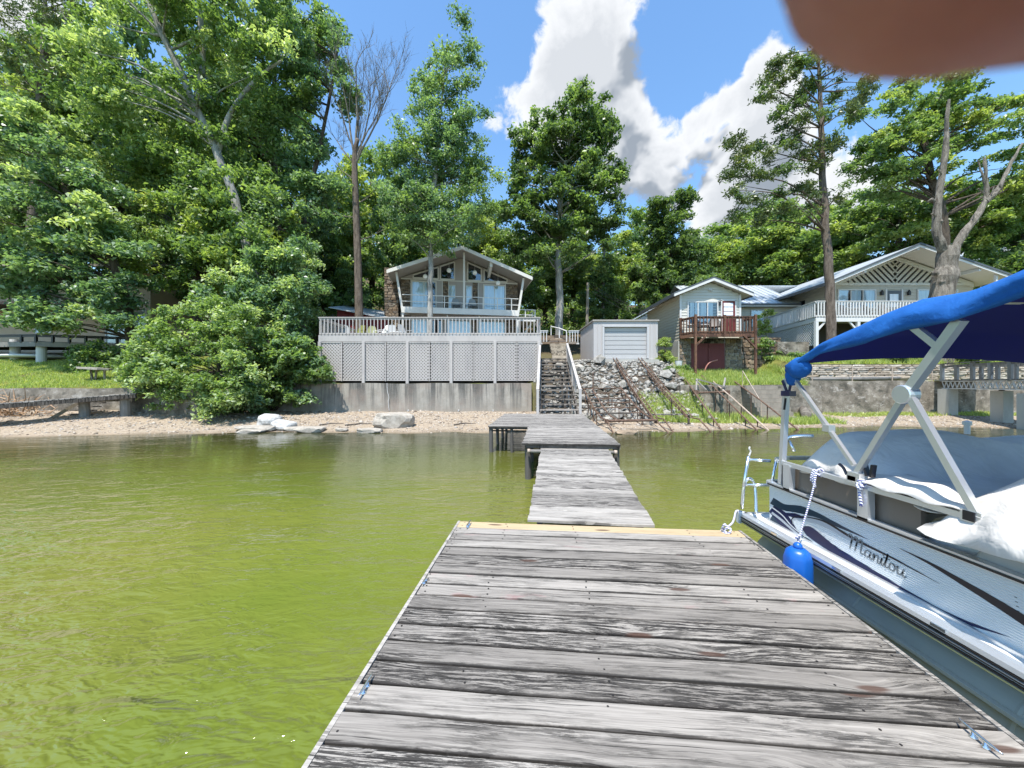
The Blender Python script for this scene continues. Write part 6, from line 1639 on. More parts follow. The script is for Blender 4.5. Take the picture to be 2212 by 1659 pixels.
# fender on its rope
def b_rope(nt, p, L):
    v = posw(nt); s = nt.n('ShaderNodeSeparateXYZ', {0: v})
    w_ = nt.math('SINE', nt.math('ADD', nt.math('MULTIPLY', s.outputs[2], 300.0), nt.math('MULTIPLY', nt.math('ADD', s.outputs[0], s.outputs[1]), 240.0)))
    L(nt.mix(nt.mapr(w_, .35, .7, 0, 1), (.72, .72, .74), (.05, .055, .33)), 'Base Color'); L(nt.bump(w_, .6, .004), 'Normal')
m_rope = M('blue_white_rope', rough=.85, build=b_rope)
m_fend = M('blue_fender_vinyl', (.008, .10, .42), .36, spec=.5)
FY = 2.84; FX = 2.195
fe = thing('boat_fender', 'blue ribbed boat fender hanging between dock and pontoon', 'fender', (FX, FY, .2))
m = MB(); prof = []; nn = 28
base = [(.012, .22), (.05, .215), (.078, .19), (.088, .14), (.09, .02), (.088, -.10), (.075, -.16), (.045, -.19), (.012, -.195)]
vs = []; k = len(base)
for (rr, h) in base:
    for j in range(nn):
        t = 2 * math.pi * j / nn; rib = 1 + (.07 * (1 if j % 4 == 0 else 0)) * (1 if abs(h) < .19 else 0)
        vs.append((FX + rr * rib * math.cos(t), FY + rr * rib * math.sin(t), .325 + h))
fs = [(i * nn + j, i * nn + (j + 1) % nn, (i + 1) * nn + (j + 1) % nn, (i + 1) * nn + j) for i in range(k - 1) for j in range(nn)]
m.add(vs, [f[::-1] for f in fs]); m.build('body', m_fend, fe, smooth=True)
m = MB(); m.lathe((FX, FY, .535), [(.032, 0), (.03, .03), (.018, .045), (.006, .05)], 12); m.build('eye', m_fend, fe, smooth=True)
ropep = [Vector((FX, FY, .57)), Vector((FX + .035, FY + .012, .67)), Vector((FX + .095, FY + .025, .83)), Vector((FX + .15, FY + .04, .98)), Vector((XF - .03, FY + .05, 1.12))]
m = MB(); m.tube(cr(ropep, 8), .0062, 8); m.tube(cr([Vector((FX, FY, .56)), Vector((FX + .015, FY + .012, .60)), Vector((FX - .012, FY, .62)), Vector((FX + .02, FY - .01, .65))], 5), .009, 7); m.build('rope', m_rope, fe, smooth=True)
m = MB()
for k in range(3): m.tube(cr([Vector((XF - .03, FY + .05 + .015 * k, 1.13)), Vector((XF - .045, FY + .055 + .015 * k, 1.07)), Vector((XF - .042, FY + .05 + .02 * k, .99 + .02 * k))], 4), .0075, 6)
m.tube(cr([Vector((XF - .03, FY + .05, 1.12)), Vector((XF, FY + .05, 1.135)), Vector((XF + .03, FY + .05, 1.11)), Vector((XF, FY + .05, 1.08)), Vector((XF - .03, FY + .05, 1.10))], 4), .009, 6); m.build('rope_hitch', m_rope, fe, smooth=True)
# rope bundle on the rail
def knot(name, label, c, s, seed, tail=None):
    r = random.Random(seed); P = [Vector(c)]
    for k in range(11): P.append(Vector(c) + Vector((r.uniform(-.6, .6) * s, r.uniform(-1, 1) * s, r.uniform(-1, 1) * s)))
    m = MB(); m.tube(cr(P, 6), .0095, 7); 
    if tail: m.tube(cr([Vector(p) for p in tail], 6), .0095, 7)
    return m.build(name, m_rope, smooth=True, label=label, cat='rope')
ka = xz(*c5(1000, 620), XF - .03)
knot('rope_knot', 'knotted blue and white rope tied round the boat top rail', ka, .038, 4, [ka, ka + Vector((-.01, -.01, -.06)), ka + Vector((-.01, -.02, -.12)), ka + Vector((0, -.01, -.145))])
kd = at(1583, 1141, 3.55)
kd = Vector((2.02, 3.50, .43))
s0 = Vector((XRIM + .01, YS - .01, .49))
knot('mooring_line', 'blue and white mooring line lying on the dock corner', kd, .05, 8, [s0 + Vector((.02, .01, .02)), s0 + Vector((-.04, .0, .03)), s0 + Vector((-.10, -.06, -.03)), kd + Vector((.09, .05, .03)), kd])
for k, (cx, cy, c2x, c2y) in enumerate(((1040, 480, 1062, 560), (1105, 480, 1092, 570))):
    p = xz(*c5(cx, cy), XF + .02); q_ = xz(*c5(c2x, c2y), XF + .02); 
    m = MB(); m.bar(p, q_, .016, .03, up=(1, 0, 0)); m.build('clamp_handle', m_blackv, boat)
MB().tube(cr([xz(*c5(850, 472), XF - .01), xz(*c5(880, 500), XF - .01), xz(*c5(905, 550), XF - .01)], 4), .010, 6).build('strap_tail', m_blackv, boat)
# tie strap at the console cover
m = MB(); r_ = random.Random(2); c = xz(*c5(1890, 930), XF - .03)
for k in range(9): 
    a = c + Vector((r_.uniform(-.02, .02), -.0 - .055 * k * .8, -.012 * k + r_.uniform(-.02, .02))); m.tube([a, a + Vector((r_.uniform(-.03, .01), r_.uniform(-.06, .05), r_.uniform(-.04, .02)))], [.014, .008], 6)
m.build('cover_tie', m_blackv, label='dark tie straps below the rumpled console cover', cat='strap')

# ------------------------------------------------------------ photographer's hand: a fingertip reaches over the lens
def b_skin(nt, p, L):
    v = objc(nt); n = nt.math('ADD', nt.math('MULTIPLY', nt.noise(v, 130, 4, .6), .7), nt.math('MULTIPLY', nt.noise(v, 1400, 3, .6), .3))
    L(nt.ramp(n, [(.3, (.39, .15, .13)), (.7, (.52, .225, .19))]), 'Base Color')
    p.inputs['Subsurface Weight'].default_value = .5; p.inputs['Subsurface Radius'].default_value = (.006, .002, .001); p.inputs['Subsurface Scale'].default_value = 1.0
m_skin = M('skin', rough=.5, spec=.35, build=b_skin)
def chain(pts, rad, n=20):
    """continuous rounded limb through joints"""
    P = cr(pts, 8); k = len(P); Rr = np.interp(np.linspace(0, 1, k), np.linspace(0, 1, len(rad)), rad)
    # domed tip
    d = (P[-1] - P[-2]).normalized(); r = float(Rr[-1]); tip = [(P[-1] + d * r * math.sin(t), r * math.cos(t)) for t in (.35, .7, 1.0, 1.25, 1.45)]
    return P + [t[0] for t in tip], list(map(float, Rr)) + [t[1] for t in tip]
hand = MB()
hz = CZ
# palm behind and above right of the phone; index finger curls over its top edge past the lens
fing = {
 'index': ([(.075, -.045, hz + .030), (.060, -.022, hz + .045), (.046, -.002, hz + .0385), (.031, .0125, hz + .0260), (.0206, .0145, hz + .0227)], [.0105, .0100, .0098, .0094, .0086]),
 'middle': ([(.078, -.048, hz + .008), (.082, -.016, hz + .014), (.070, .010, hz + .006), (.058, .016, hz - .008)], [.0105, .0098, .009, .0082]),
 'ring': ([(.078, -.050, hz - .014), (.084, -.020, hz - .014), (.074, .008, hz - .020), (.062, .014, hz - .030)], [.010, .0094, .0086, .0078]),
 'little': ([(.074, -.052, hz - .034), (.080, -.028, hz - .038), (.074, -.004, hz - .046), (.064, .008, hz - .052)], [.009, .0082, .0074, .0068]),
 'thumb': ([(.060, -.075, hz - .02), (.040, -.070, hz + .012), (.020, -.050, hz + .022), (.006, -.030, hz + .018)], [.014, .0125, .0105, .009])}
for k, (pts, rad) in fing.items():
    P, Rr = chain([Vector(p) for p in pts], rad); hand.tube(P, Rr, 20)
P, Rr = chain([Vector((.075, -.035, hz + .02)), Vector((.074, -.07, hz - .01)), Vector((.085, -.11, hz - .05)), Vector((.10, -.16, hz - .12)), Vector((.13, -.26, hz - .26)), Vector((.16, -.36, hz - .40))], [.016, .034, .034, .028, .036, .044]); hand.tube(P, Rr, 20)
P, Rr = chain([Vector((.074, -.05, hz - .045)), Vector((.074, -.08, hz - .03))], [.018, .026]); hand.tube(P, Rr, 16)
hd = hand.mesh('hand', True); ho = link('hand', hd, m_skin, label='blurred reddish fingertip of the photographer over the lens corner', cat='hand')
rm = ho.modifiers.new('join', 'REMESH'); rm.mode = 'VOXEL'; rm.voxel_size = .0016; rm.use_smooth_shade = True
ph = MB(); ph.box((.0, -.010, CZ - .052), (.15, .008, .075)); pho = ph.build('phone', m_blackv, label='dark phone held by the photographer', cat='phone')
pho.matrix_basis = Matrix.Translation((0, -.004, .02))
import mathutils.noise as mathutils_noise
# ------------------------------------------------------------ trees
DENS = 1.3
def leaf_mesh(name, centers, radii, counts, size, flat=.6, up=.5, elong=2.0, droop=.0, seed=0, tintvar=.22):
    g = np.random.default_rng(seed)
    C = np.asarray(centers, float); Rr = np.asarray(radii, float); n = np.asarray(counts, int)
    idx = np.repeat(np.arange(len(C)), n); N = len(idx)
    d = g.normal(size=(N, 3)); d /= np.linalg.norm(d, axis=1)[:, None] + 1e-9
    rad = g.random(N) ** .45
    off = d * (rad * Rr[idx])[:, None]; off[:, 2] *= flat
    # sprays: pull leaves towards a few twig lines so that clumps have gaps
    tw = g.normal(size=(len(C), 5, 3)); tw /= np.linalg.norm(tw, axis=2)[..., None]
    pick = g.integers(0, 5, N); tv = tw[idx, pick]; tv[:, 2] = tv[:, 2] * .5
    s = g.random(N)[:, None] * Rr[idx][:, None] * 1.15
    mixf = (g.random(N) < .6)[:, None]
    off = np.where(mixf, tv * s + g.normal(size=(N, 3)) * (.13 * Rr[idx])[:, None], off)
    off[:, 2] -= droop * (np.linalg.norm(off[:, :2], axis=1))
    p = C[idx] + off
    nrm = g.normal(size=(N, 3)) * (1 - up); nrm[:, 2] += up * 1.1; nrm += .25 * d
    nrm /= np.linalg.norm(nrm, axis=1)[:, None] + 1e-9
    a = g.normal(size=(N, 3)); a[:, 2] -= droop * 1.5
    a -= nrm * np.sum(a * nrm, 1)[:, None]; a /= np.linalg.norm(a, axis=1)[:, None] + 1e-9
    b = np.cross(nrm, a)
    L = size * g.uniform(.6, 1.25, N); W = L / elong
    fold = g.uniform(.05, .3, N)
    v = np.empty((N, 4, 3))
    v[:, 0] = p - a * (L * .5)[:, None]
    v[:, 1] = p + b * (W * .5)[:, None] + nrm * (W * fold)[:, None]
    v[:, 2] = p + a * (L * .5)[:, None] - nrm * (L * .12)[:, None]
    v[:, 3] = p - b * (W * .5)[:, None] + nrm * (W * fold)[:, None]
    q = np.arange(N * 4).reshape(N, 4)
    ct = g.uniform(.0, 1, len(C)) * .5 + .25
    t = np.clip(ct[idx] + g.normal(size=N) * tintvar, 0, 1)
    return np_mesh(name, v.reshape(-1, 3), q, np.repeat(t, 4))
def env_clusters(ells, n, rmin, rmax, seed, shell=.55):
    """cluster centres spread over ellipsoids given as (cx,cy,cz,rx,ry,rz,weight)"""
    g = np.random.default_rng(seed); out = []; rr = []
    W = np.array([e[3] * e[4] * e[5] * (e[6] if len(e) > 6 else 1) for e in ells]) ** .8; W /= W.sum()
    for e, k in zip(ells, np.maximum(1, (W * n).astype(int))):
        d = g.normal(size=(k, 3)); d /= np.linalg.norm(d, axis=1)[:, None]
        r = shell + (1 - shell) * g.random(k) ** .6
        r = np.where(g.random(k) < .2, r * .5, r)
        out.append(np.array(e[:3]) + d * r[:, None] * np.array(e[3:6])); rr.append(g.uniform(rmin, rmax, k))
    return np.concatenate(out), np.concatenate(rr)
def limb_mesh(trunk, rads, clusters, nl=None, seed=0, lr=.05, n=7, rise=.4):
    m = MB(); T = cr(trunk, 5); k = len(T); Rr = np.interp(np.linspace(0, 1, k), np.linspace(0, 1, len(rads)), rads)
    r = random.Random(seed)
    T2 = [p + Vector((r.uniform(-.25, .25) * rr, r.uniform(-.25, .25) * rr, 0)) for p, rr in zip(T, Rr)]
    m.tube(T2, [float(x) * r.uniform(.94, 1.06) for x in Rr], 10)
    ids = list(range(len(clusters))); r.shuffle(ids)
    for i in ids[:nl if nl else len(ids)]:
        c = Vector(clusters[i])
        best = None
        for j, p in enumerate(T2[2:], 2):
            h = math.hypot(c.x - p.x, c.y - p.y); want = c.z - rise * h
            s = abs(p.z - want) + .15 * h
            if best is None or s < best[0]: best = (s, j)
        j = best[1]; p = T2[j]; L = (c - p).length
        if L < .2: continue
        r0 = min(float(Rr[j]) * .62, lr * (.5 + .35 * L ** .6)); mid = p.lerp(c, .5) + Vector((r.uniform(-.1, .1), r.uniform(-.1, .1), r.uniform(-.05, .14))) * L
        m.tube(cr([p, mid, c], 4), [r0 * (1 - .88 * q / 8) for q in range(9)], 5, caps=False)
    return m.mesh('trunk', True)
def tree(name, label, cat, trunk, rads, ells, ncl, rcl, per, size, lmat, bmat, group=None, seed=0, flat=.6, up=.5, elong=2.0, droop=0., limbs=None, lr=.05, extra=None, shell=.55, lmat2=None, rise=.4, clusters=None, tintvar=.22):
    e = thing(name, label, cat, trunk[0], group)
    if clusters is not None: C, Rr = clusters
    else: C, Rr = env_clusters(ells, ncl, rcl[0], rcl[1], seed, shell)
    link('trunk', limb_mesh(trunk, rads, C, limbs, seed, lr, rise=rise), bmat, e)
    cnt = np.maximum(6, (per * DENS * (Rr / np.mean(Rr)) ** 2)).astype(int); size = size * 1.12
    if lmat2 is None:
        link('crown', leaf_mesh('crown', C, Rr, cnt, size, flat, up, elong, droop, seed, tintvar), lmat, e)
    else:
        msk = np.random.default_rng(seed + 1).random(len(C)) < .28
        link('crown', leaf_mesh('crown', C[~msk], Rr[~msk], cnt[~msk], size, flat, up, elong, droop, seed, tintvar), lmat, e)
        link('crown', leaf_mesh('crown', C[msk], Rr[msk], cnt[msk], size, flat, up, elong, droop, seed + 7, tintvar), lmat2, e)
    return e
def E(u, v, Y, ru, rv, ry, w=1.0):
    p = at(u, v, Y); k = Y / FPX; return (p.x, p.y, p.z, ru * k, ry, rv * k, w)
def A(u, v, Y): return at(u, v, Y)
def base(u, Y, dz=-.2): x = at(u, 0, Y).x; return Vector((x, Y, float(ground_z(x, Y)) + dz))

# --- left group
tree('leaning_tree', 'tall tree with a leaning pale grey forked trunk in the left grove', 'tree',
     [base(575, 22), A(540, 560, 22), A(478, 350, 22), A(425, 235, 22), A(368, 110, 21.6), A(290, -60, 21), A(240, -200, 21)], [.27, .24, .22, .19, .16, .12, .05],
     [E(330, 40, 22, 190, 130, 3.0), E(470, -60, 22, 170, 150, 3.0), E(540, 130, 22.6, 120, 110, 2.4), E(230, 180, 21.5, 140, 100, 2.5), E(420, 250, 22.6, 150, 90, 2.2)], 170, (.6, 1.15), 150, .24, lf_mid, bk_pale, 'trees in the left grove', 11, limbs=40, lr=.06, lmat2=lf_pale)
# extra limbs of the fork
fk = [o for o in bpy.data.objects if o.name.startswith('leaning_tree')][0]
m = MB(); m.tube(cr([A(470, 330, 22), A(500, 240, 22.2), A(560, 165, 22.4), A(610, 130, 22.6)], 5), [.15] * 5 + [.12] * 5 + [.08] * 5 + [.04], 8, caps=False); m.tube(cr([A(425, 235, 22), A(438, 130, 21.9), A(430, 0, 21.8), A(425, -120, 21.8)], 5), [.17] * 5 + [.14] * 5 + [.10] * 5 + [.05], 8, caps=False)
m.build('fork', bk_pale, fk, smooth=True)
tree('lakeside_tree', 'broad dark tree with silvery leaves hanging over the far left lawn', 'tree',
     [base(296, 20.5), A(268, 640, 20.3), A(225, 520, 20), A(150, 420, 19.6), A(80, 330, 19.4)], [.26, .22, .18, .13, .05],
     [E(90, 420, 19.5, 150, 120, 2.2), E(200, 560, 19.8, 130, 90, 1.9), E(40, 560, 19.3, 90, 90, 1.8), E(110, 660, 19.0, 90, 42, 1.2), E(250, 650, 19.3, 70, 55, 1.2), E(60, 290, 20, 110, 70, 2), E(170, 690, 18.9, 70, 22, .8), E(30, 690, 18.9, 50, 18, .8)], 165, (.5, .95), 185, .22, lf_blue, bk_dark, 'trees in the left grove', 12, limbs=50, droop=.25, up=.55, lmat2=lf_pale)
tree('shade_tree', 'dense dark green tree in the middle of the left grove', 'tree',
     [base(425, 24), A(428, 600, 24), A(415, 480, 24), A(400, 330, 24)], [.28, .24, .18, .06],
     [E(400, 430, 23.5, 170, 130, 2.6), E(300, 330, 23.5, 140, 110, 2.4), E(520, 520, 23.2, 140, 100, 2.2), E(400, 570, 22.5, 150, 70, 1.9), E(500, 430, 20.8, 100, 80, 1.0), E(540, 530, 20.6, 80, 60, 1.0)], 180, (.6, 1.1), 150, .25, lf_mid, bk_dark, 'trees in the left grove', 13, limbs=40, lmat2=lf_yel)
tree('slender_tree', 'tall blue green tree at the right edge of the left grove', 'tree',
     [base(655, 25), A(658, 600, 25), A(664, 460, 25), A(690, 320, 25), A(720, 170, 25), A(735, 60, 25)], [.24, .21, .18, .13, .08, .03],
     [E(640, 250, 25, 95, 110, 2.4), E(700, 170, 25, 85, 110, 2.0), E(610, 420, 24.5, 110, 110, 2.4), E(640, 90, 25, 80, 80, 2), E(690, 460, 24.5, 70, 80, 1.8)], 125, (.5, 1.0), 170, .24, lf_blue, bk_dark, 'trees in the left grove', 14, limbs=50, lmat2=lf_mid)
tree('pine_tree', 'dark pine behind the top left corner of the grove', 'tree',
     [base(60, 29), A(70, 500, 29), A(85, 300, 29), A(95, 80, 29), A(100, -60, 29)], [.36, .32, .26, .18, .05],
     [E(60, 190, 29, 130, 60, 3), E(100, 90, 29, 110, 70, 3), E(40, 320, 29, 100, 70, 3), E(110, -10, 29, 90, 60, 2.5)], 80, (.6, 1.1), 170, .30, lf_pine, bk_pine, 'trees in the left grove', 15, elong=5, flat=.45)
tree('feathery_tree', 'loose feathery tree top rising against the sky left of the bare tree', 'tree',
     [base(600, 28), A(600, 500, 28), A(590, 300, 28), A(600, 100, 28), A(640, 20, 28)], [.3, .26, .2, .12, .04],
     [E(560, 90, 28, 100, 100, 2.6), E(640, 40, 28, 90, 70, 2.4), E(480, 180, 28, 110, 110, 2.5), E(540, 280, 28, 130, 110, 2.5)], 110, (.55, 1.05), 150, .27, lf_mid, bk_dark, 'trees in the left grove', 16, limbs=45, lmat2=lf_blue)
# --- shrubs by the seawall
tree('pale_shrub', 'pale leaved bushy shrub spilling over the left end of the beach', 'shrub',
     [base(480, 17.9), A(470, 780, 17.6), A(450, 720, 17.3)], [.11, .08, .04],
     [E(400, 740, 16.4, 110, 50, 1.0), E(370, 800, 15.6, 85, 60, .9), E(450, 690, 17.4, 100, 60, 1.1), E(330, 770, 16.0, 60, 40, .8), E(480, 800, 16.0, 80, 70, .9), E(440, 850, 15.4, 85, 45, .7), E(350, 840, 15.4, 60, 36, .6), E(295, 800, 15.6, 34, 14, .4), E(330, 715, 16.4, 40, 24, .6), E(520, 700, 17.0, 50, 50, .8), E(500, 870, 15.4, 60, 22, .5), E(275, 775, 15.8, 24, 10, .3)], 190, (.22, .62), 92, .155, lf_mid, bk_snag, 'shrubs by the seawall', 21, shell=.8, droop=.35, up=.6, limbs=60, lr=.03, lmat2=lf_pale)
tree('layered_shrub', 'dark layered shrub with drooping sprays overlapping the lattice deck', 'shrub',
     [base(590, 19.0), A(590, 800, 18.6), A(600, 740, 18.4)], [.10, .08, .04],
     [E(600, 800, 18.1, 88, 62, .9), E(540, 850, 17.8, 90, 44, .8), E(635, 770, 18.3, 62, 46, .8), E(560, 760, 18.4, 80, 50, .9), E(660, 820, 18.2, 40, 30, .6), E(490, 865, 16.6, 70, 32, .6), E(690, 800, 18.2, 26, 12, .4), E(690, 770, 18.3, 24, 14, .4), E(650, 860, 17.8, 36, 18, .4)], 170, (.24, .6), 110, .19, lf_mid, bk_dark, 'shrubs by the seawall', 22, shell=.75, droop=.3, up=.62, flat=.45, limbs=40, lr=.03, lmat2=lf_blue)
tree('tall_shrub', 'tall blue green shrub with loose pale tips left of the deck', 'shrub',
     [base(600, 21.0), A(600, 680, 20.8), A(590, 600, 20.5)], [.13, .10, .04],
     [E(600, 600, 20.4, 100, 75, 1.4), E(560, 680, 20, 100, 60, 1.3), E(650, 660, 20.4, 70, 70, 1.2), E(500, 640, 20, 80, 60, 1.2), E(640, 560, 20.8, 70, 50, 1.2)], 130, (.4, .75), 150, .19, lf_blue, bk_dark, 'shrubs by the seawall', 23, droop=.35, up=.55, limbs=40, lr=.03, lmat2=lf_pale)
tree('lawn_bush', 'small bright green bush beside the dark deck on the left', 'shrub',
     [base(206, 19.6), A(206, 770, 19.5)], [.07, .03],
     [E(205, 765, 19.5, 52, 26, .7), E(190, 800, 19.2, 40, 20, .6), E(225, 790, 19.0, 50, 24, .6)], 36, (.25, .45), 130, .14, lf_mid, bk_dark, 'shrubs by the seawall', 24)
# --- centre
bt = thing('bare_tree', 'tall leafless tree with a rough brown trunk left of the taupe house', 'tree', base(776, 24.2))
m = MB(); r_ = random.Random(4)
T = [base(778, 24.2), A(774, 600, 24.2), A(769, 450, 24.2), A(766, 340, 24.2), A(772, 300, 24.2)]
m.tube(cr(T, 6), [float(x) for x in np.interp(np.linspace(0, 1, 25), [0, .3, .6, 1], [.29, .23, .19, .12])], 10)
m.build('trunk', bk_pine, bt, smooth=True)
m = MB()
def branch(p, d, L, r, depth):
    if depth == 0 or L < .25: return
    n = 5; P = [p]; dd = d.copy()
    for i in range(n):
        dd = (dd + Vector((r_.uniform(-.16, .16), r_.uniform(-.16, .16), r_.uniform(-.03, .13)))).normalized(); P.append(P[-1] + dd * L / n)
    m.tube(P, [r * (1 - .62 * i / n) for i in range(n + 1)], 5 if depth > 2 else 4, caps=False)
    for i in range(1, n + 1):
        for _ in range(2 if i > 2 else 1):
            if r_.random() < .78:
                q = (dd + Vector((r_.uniform(-.9, .9), r_.uniform(-.9, .9), r_.uniform(-.1, .7)))).normalized(); branch(P[i], q, L * r_.uniform(.34, .55), max(.007, r * .36), depth - 1)
top = A(768, 330, 24.2)
for (u, v, L_, rr) in ((745, 120, 4.9, .08), (785, 110, 5.3, .09), (835, 160, 5.0, .075), (715, 200, 4.2, .06), (865, 190, 4.6, .055), (700, 280, 3.2, .045), (810, 130, 4.9, .06), (765, 120, 4.6, .06)):
    d = (A(u, v, 24.2 + r_.uniform(-.8, .8)) - top).normalized(); branch(top + Vector((0, 0, r_.uniform(-.8, .2))), d, L_, rr, 4)
for (u, v, u2, v2) in ((770, 440, 815, 415), (770, 520, 830, 505), (770, 470, 712, 470), (768, 390, 720, 360)): branch(A(u, v, 24.2), (A(u2, v2, 24.0) - A(u, v, 24.2)).normalized(), 1.8, .04, 2)
m.build('bare_branches', bk_snag, bt)
# base of the tree in front of the house
tree('house_tree', 'tall airy tree whose pale trunk crosses the front of the taupe house', 'tree',
     [Vector((A(929, 0, 21.8).x, 21.8, 1.7)), A(929, 690, 21.8), A(931, 560, 21.8), A(935, 450, 21.8), A(945, 330, 21.8), A(955, 200, 21.8), A(965, 100, 21.8)], [.165, .15, .14, .125, .10, .06, .02],
     [E(950, 190, 21.8, 72, 100, 1.6, .5), E(995, 110, 21.8, 55, 60, 1.2, .45), E(900, 330, 21.8, 88, 80, 1.8, .9), E(985, 320, 21.8, 82, 80, 1.8, .9), E(895, 450, 21.8, 85, 62, 1.8), E(985, 460, 21.6, 85, 60, 1.7), E(930, 510, 21.5, 80, 36, 1.5), E(995, 540, 21.4, 40, 16, .7, .8), E(855, 390, 22, 50, 70, 1.3, .7), E(1025, 240, 21.8, 48, 60, 1.2, .5), E(850, 330, 22.4, 45, 60, 1.2, .6), E(1040, 380, 21.8, 36, 70, 1.2, .6)], 270, (.4, .8), 140, .165, lf_blue, bk_pale, None, 31, limbs=80, lr=.032, lmat2=lf_mid)
tree('round_tree', 'big rounded dark green tree behind the stairs right of the taupe house', 'tree',
     [base(1208, 29), A(1208, 640, 29), A(1206, 520, 29), A(1215, 400, 29), A(1235, 280, 29)], [.34, .29, .24, .17, .06],
     [E(1270, 235, 29, 52, 42, 2.2), E(1240, 310, 29, 95, 60, 2.6), E(1160, 330, 29, 70, 70, 2.4), E(1290, 360, 29, 62, 70, 2.4), E(1215, 430, 29, 115, 70, 2.8), E(1290, 460, 29, 48, 60, 2.2), E(1150, 480, 28.6, 72, 60, 2.4), E(1220, 540, 28.4, 110, 60, 2.5), E(1180, 265, 29, 40, 30, 1.6), E(1260, 260, 29, 70, 50, 2.2)], 270, (.5, .95), 140, .27, lf_dark, bk_pale, None, 32, limbs=80, lr=.06, lmat2=lf_mid)
tree('conical_tree', 'conical mid green tree between the boathouse and the cottage', 'tree',
     [base(1440, 33), A(1440, 620, 33), A(1440, 480, 33), A(1455, 420, 33)], [.26, .2, .12, .03],
     [E(1468, 445, 33, 20, 30, 1.3), E(1420, 465, 33, 26, 36, 1.5), E(1445, 500, 33, 48, 46, 2.0), E(1440, 550, 33, 66, 50, 2.4), E(1425, 610, 32.5, 74, 46, 2.4), E(1475, 600, 32.5, 56, 50, 2)], 150, (.5, .95), 170, .28, lf_dark, bk_dark, None, 33, lmat2=lf_mid)
# --- right
g6 = np.random.default_rng(66)
pts6 = [(1655, 165), (1640, 215), (1672, 190), (1712, 125), (1765, 112), (1800, 120), (1836, 140), (1862, 190), (1876, 172), (1680, 235), (1736, 190), (1765, 180), (1800, 215), (1830, 235), (1850, 215), (1700, 165), (1740, 140), (1700, 270), (1740, 255), (1776, 255),
        (1583, 312), (1602, 335), (1640, 320), (1668, 345), (1690, 305), (1722, 300), (1755, 310), (1580, 375), (1615, 385), (1650, 380), (1690, 365), (1728, 345), (1760, 360), (1800, 330), (1600, 430), (1640, 430), (1680, 425), (1720, 400), (1750, 405), (1770, 430), (1815, 420), (1705, 450), (1740, 455), (1590, 465), (1650, 470), (1800, 300), (1720, 220), (1670, 140)]
C6 = np.array([tuple(at(u, v, 21.6 + g6.uniform(-1.3, 1.3))) for u, v in pts6 for _ in range(3)]) + g6.normal(size=(len(pts6) * 3, 3)) * .22
tree('lakefront_pine', 'tall ragged pine standing before the white deck of the gable house', 'tree',
     [base(1798, 21.6), A(1792, 640, 21.6), A(1785, 500, 21.6), A(1778, 380, 21.6), A(1774, 250, 21.6), A(1768, 130, 21.6), A(1765, 95, 21.6)], [.27, .235, .20, .165, .13, .07, .02],
     None, 0, None, 105, .21, lf_pine, bk_pine, None, 41, elong=3.2, flat=.42, limbs=46, lr=.045, clusters=(C6, g6.uniform(.38, .72, len(C6))), lmat2=lf_dark, rise=.3)
sn = thing('dead_snag', 'dead forked grey tree trunk without leaves before the gable house', 'tree', base(2033, 21.2))
m = MB()
m.tube(cr([base(2030, 21.2), A(2034, 650, 21.2), A(2042, 590, 21.2), A(2050, 535, 21.2)], 5), [float(x) for x in np.interp(np.linspace(0, 1, 16), [0, .3, .5, .62, .75, .88, 1], [.58, .52, .50, .58, .42, .50, .42])], 14)
for P, r0, r1 in (([A(2042, 550, 21.2), A(2026, 510, 21.1), A(2026, 440, 21.1), A(2040, 350, 21.1), A(2046, 270, 21.1), A(2050, 215, 21.1)], .24, .07), ([A(2055, 550, 21.2), A(2085, 500, 21.2), A(2120, 450, 21.2), A(2130, 410, 21.2), A(2128, 340, 21.1)], .23, .05), ([A(2128, 435, 21.2), A(2155, 410, 21.2), A(2185, 350, 21.2), A(2210, 310, 21.2)], .15, .05), ([A(2130, 400, 21.2), A(2118, 370, 21.2), A(2112, 345, 21.2)], .08, .03), ([A(2026, 440, 21.1), A(2014, 430, 21.1), A(2006, 436, 21.1)], .06, .05)):
    C = cr(P, 5); m.tube(C, [r0 + (r1 - r0) * i / (len(C) - 1) for i in range(len(C))], 9)
for (u, v, r) in ((2020, 590, .20), (2060, 592, .17), (2036, 610, .22), (2030, 480, .15), (2010, 434, .11)):
    p = A(u, v, 21.0); m.sphere(p, (r, r, r * .8), 9, 6)
for (u, v, u2, v2, r) in ((2027, 470, 2012, 462, .05), (2044, 300, 2054, 288, .035), (2100, 480, 2104, 462, .05), (2126, 420, 2112, 408, .05), (2160, 400, 2168, 416, .03), (2036, 380, 2026, 366, .04), (2140, 420, 2146, 402, .035)): m.tube([A(u, v, 21.1), A(u2, v2, 21.0)], [r, r * .75], 6)
mo = mathutils_noise
for i, (x, y, z) in enumerate(m.v):
    n_ = mo.noise_vector(Vector((x * 3.1, y * 3.1, z * 1.3))) * .075 + mo.noise_vector(Vector((x * 9, y * 9, z * 4))) * .03; m.v[i] = (x + n_.x, y + n_.y, z + n_.z * .5)
o = m.build('trunk', bk_snag, sn, smooth=False)
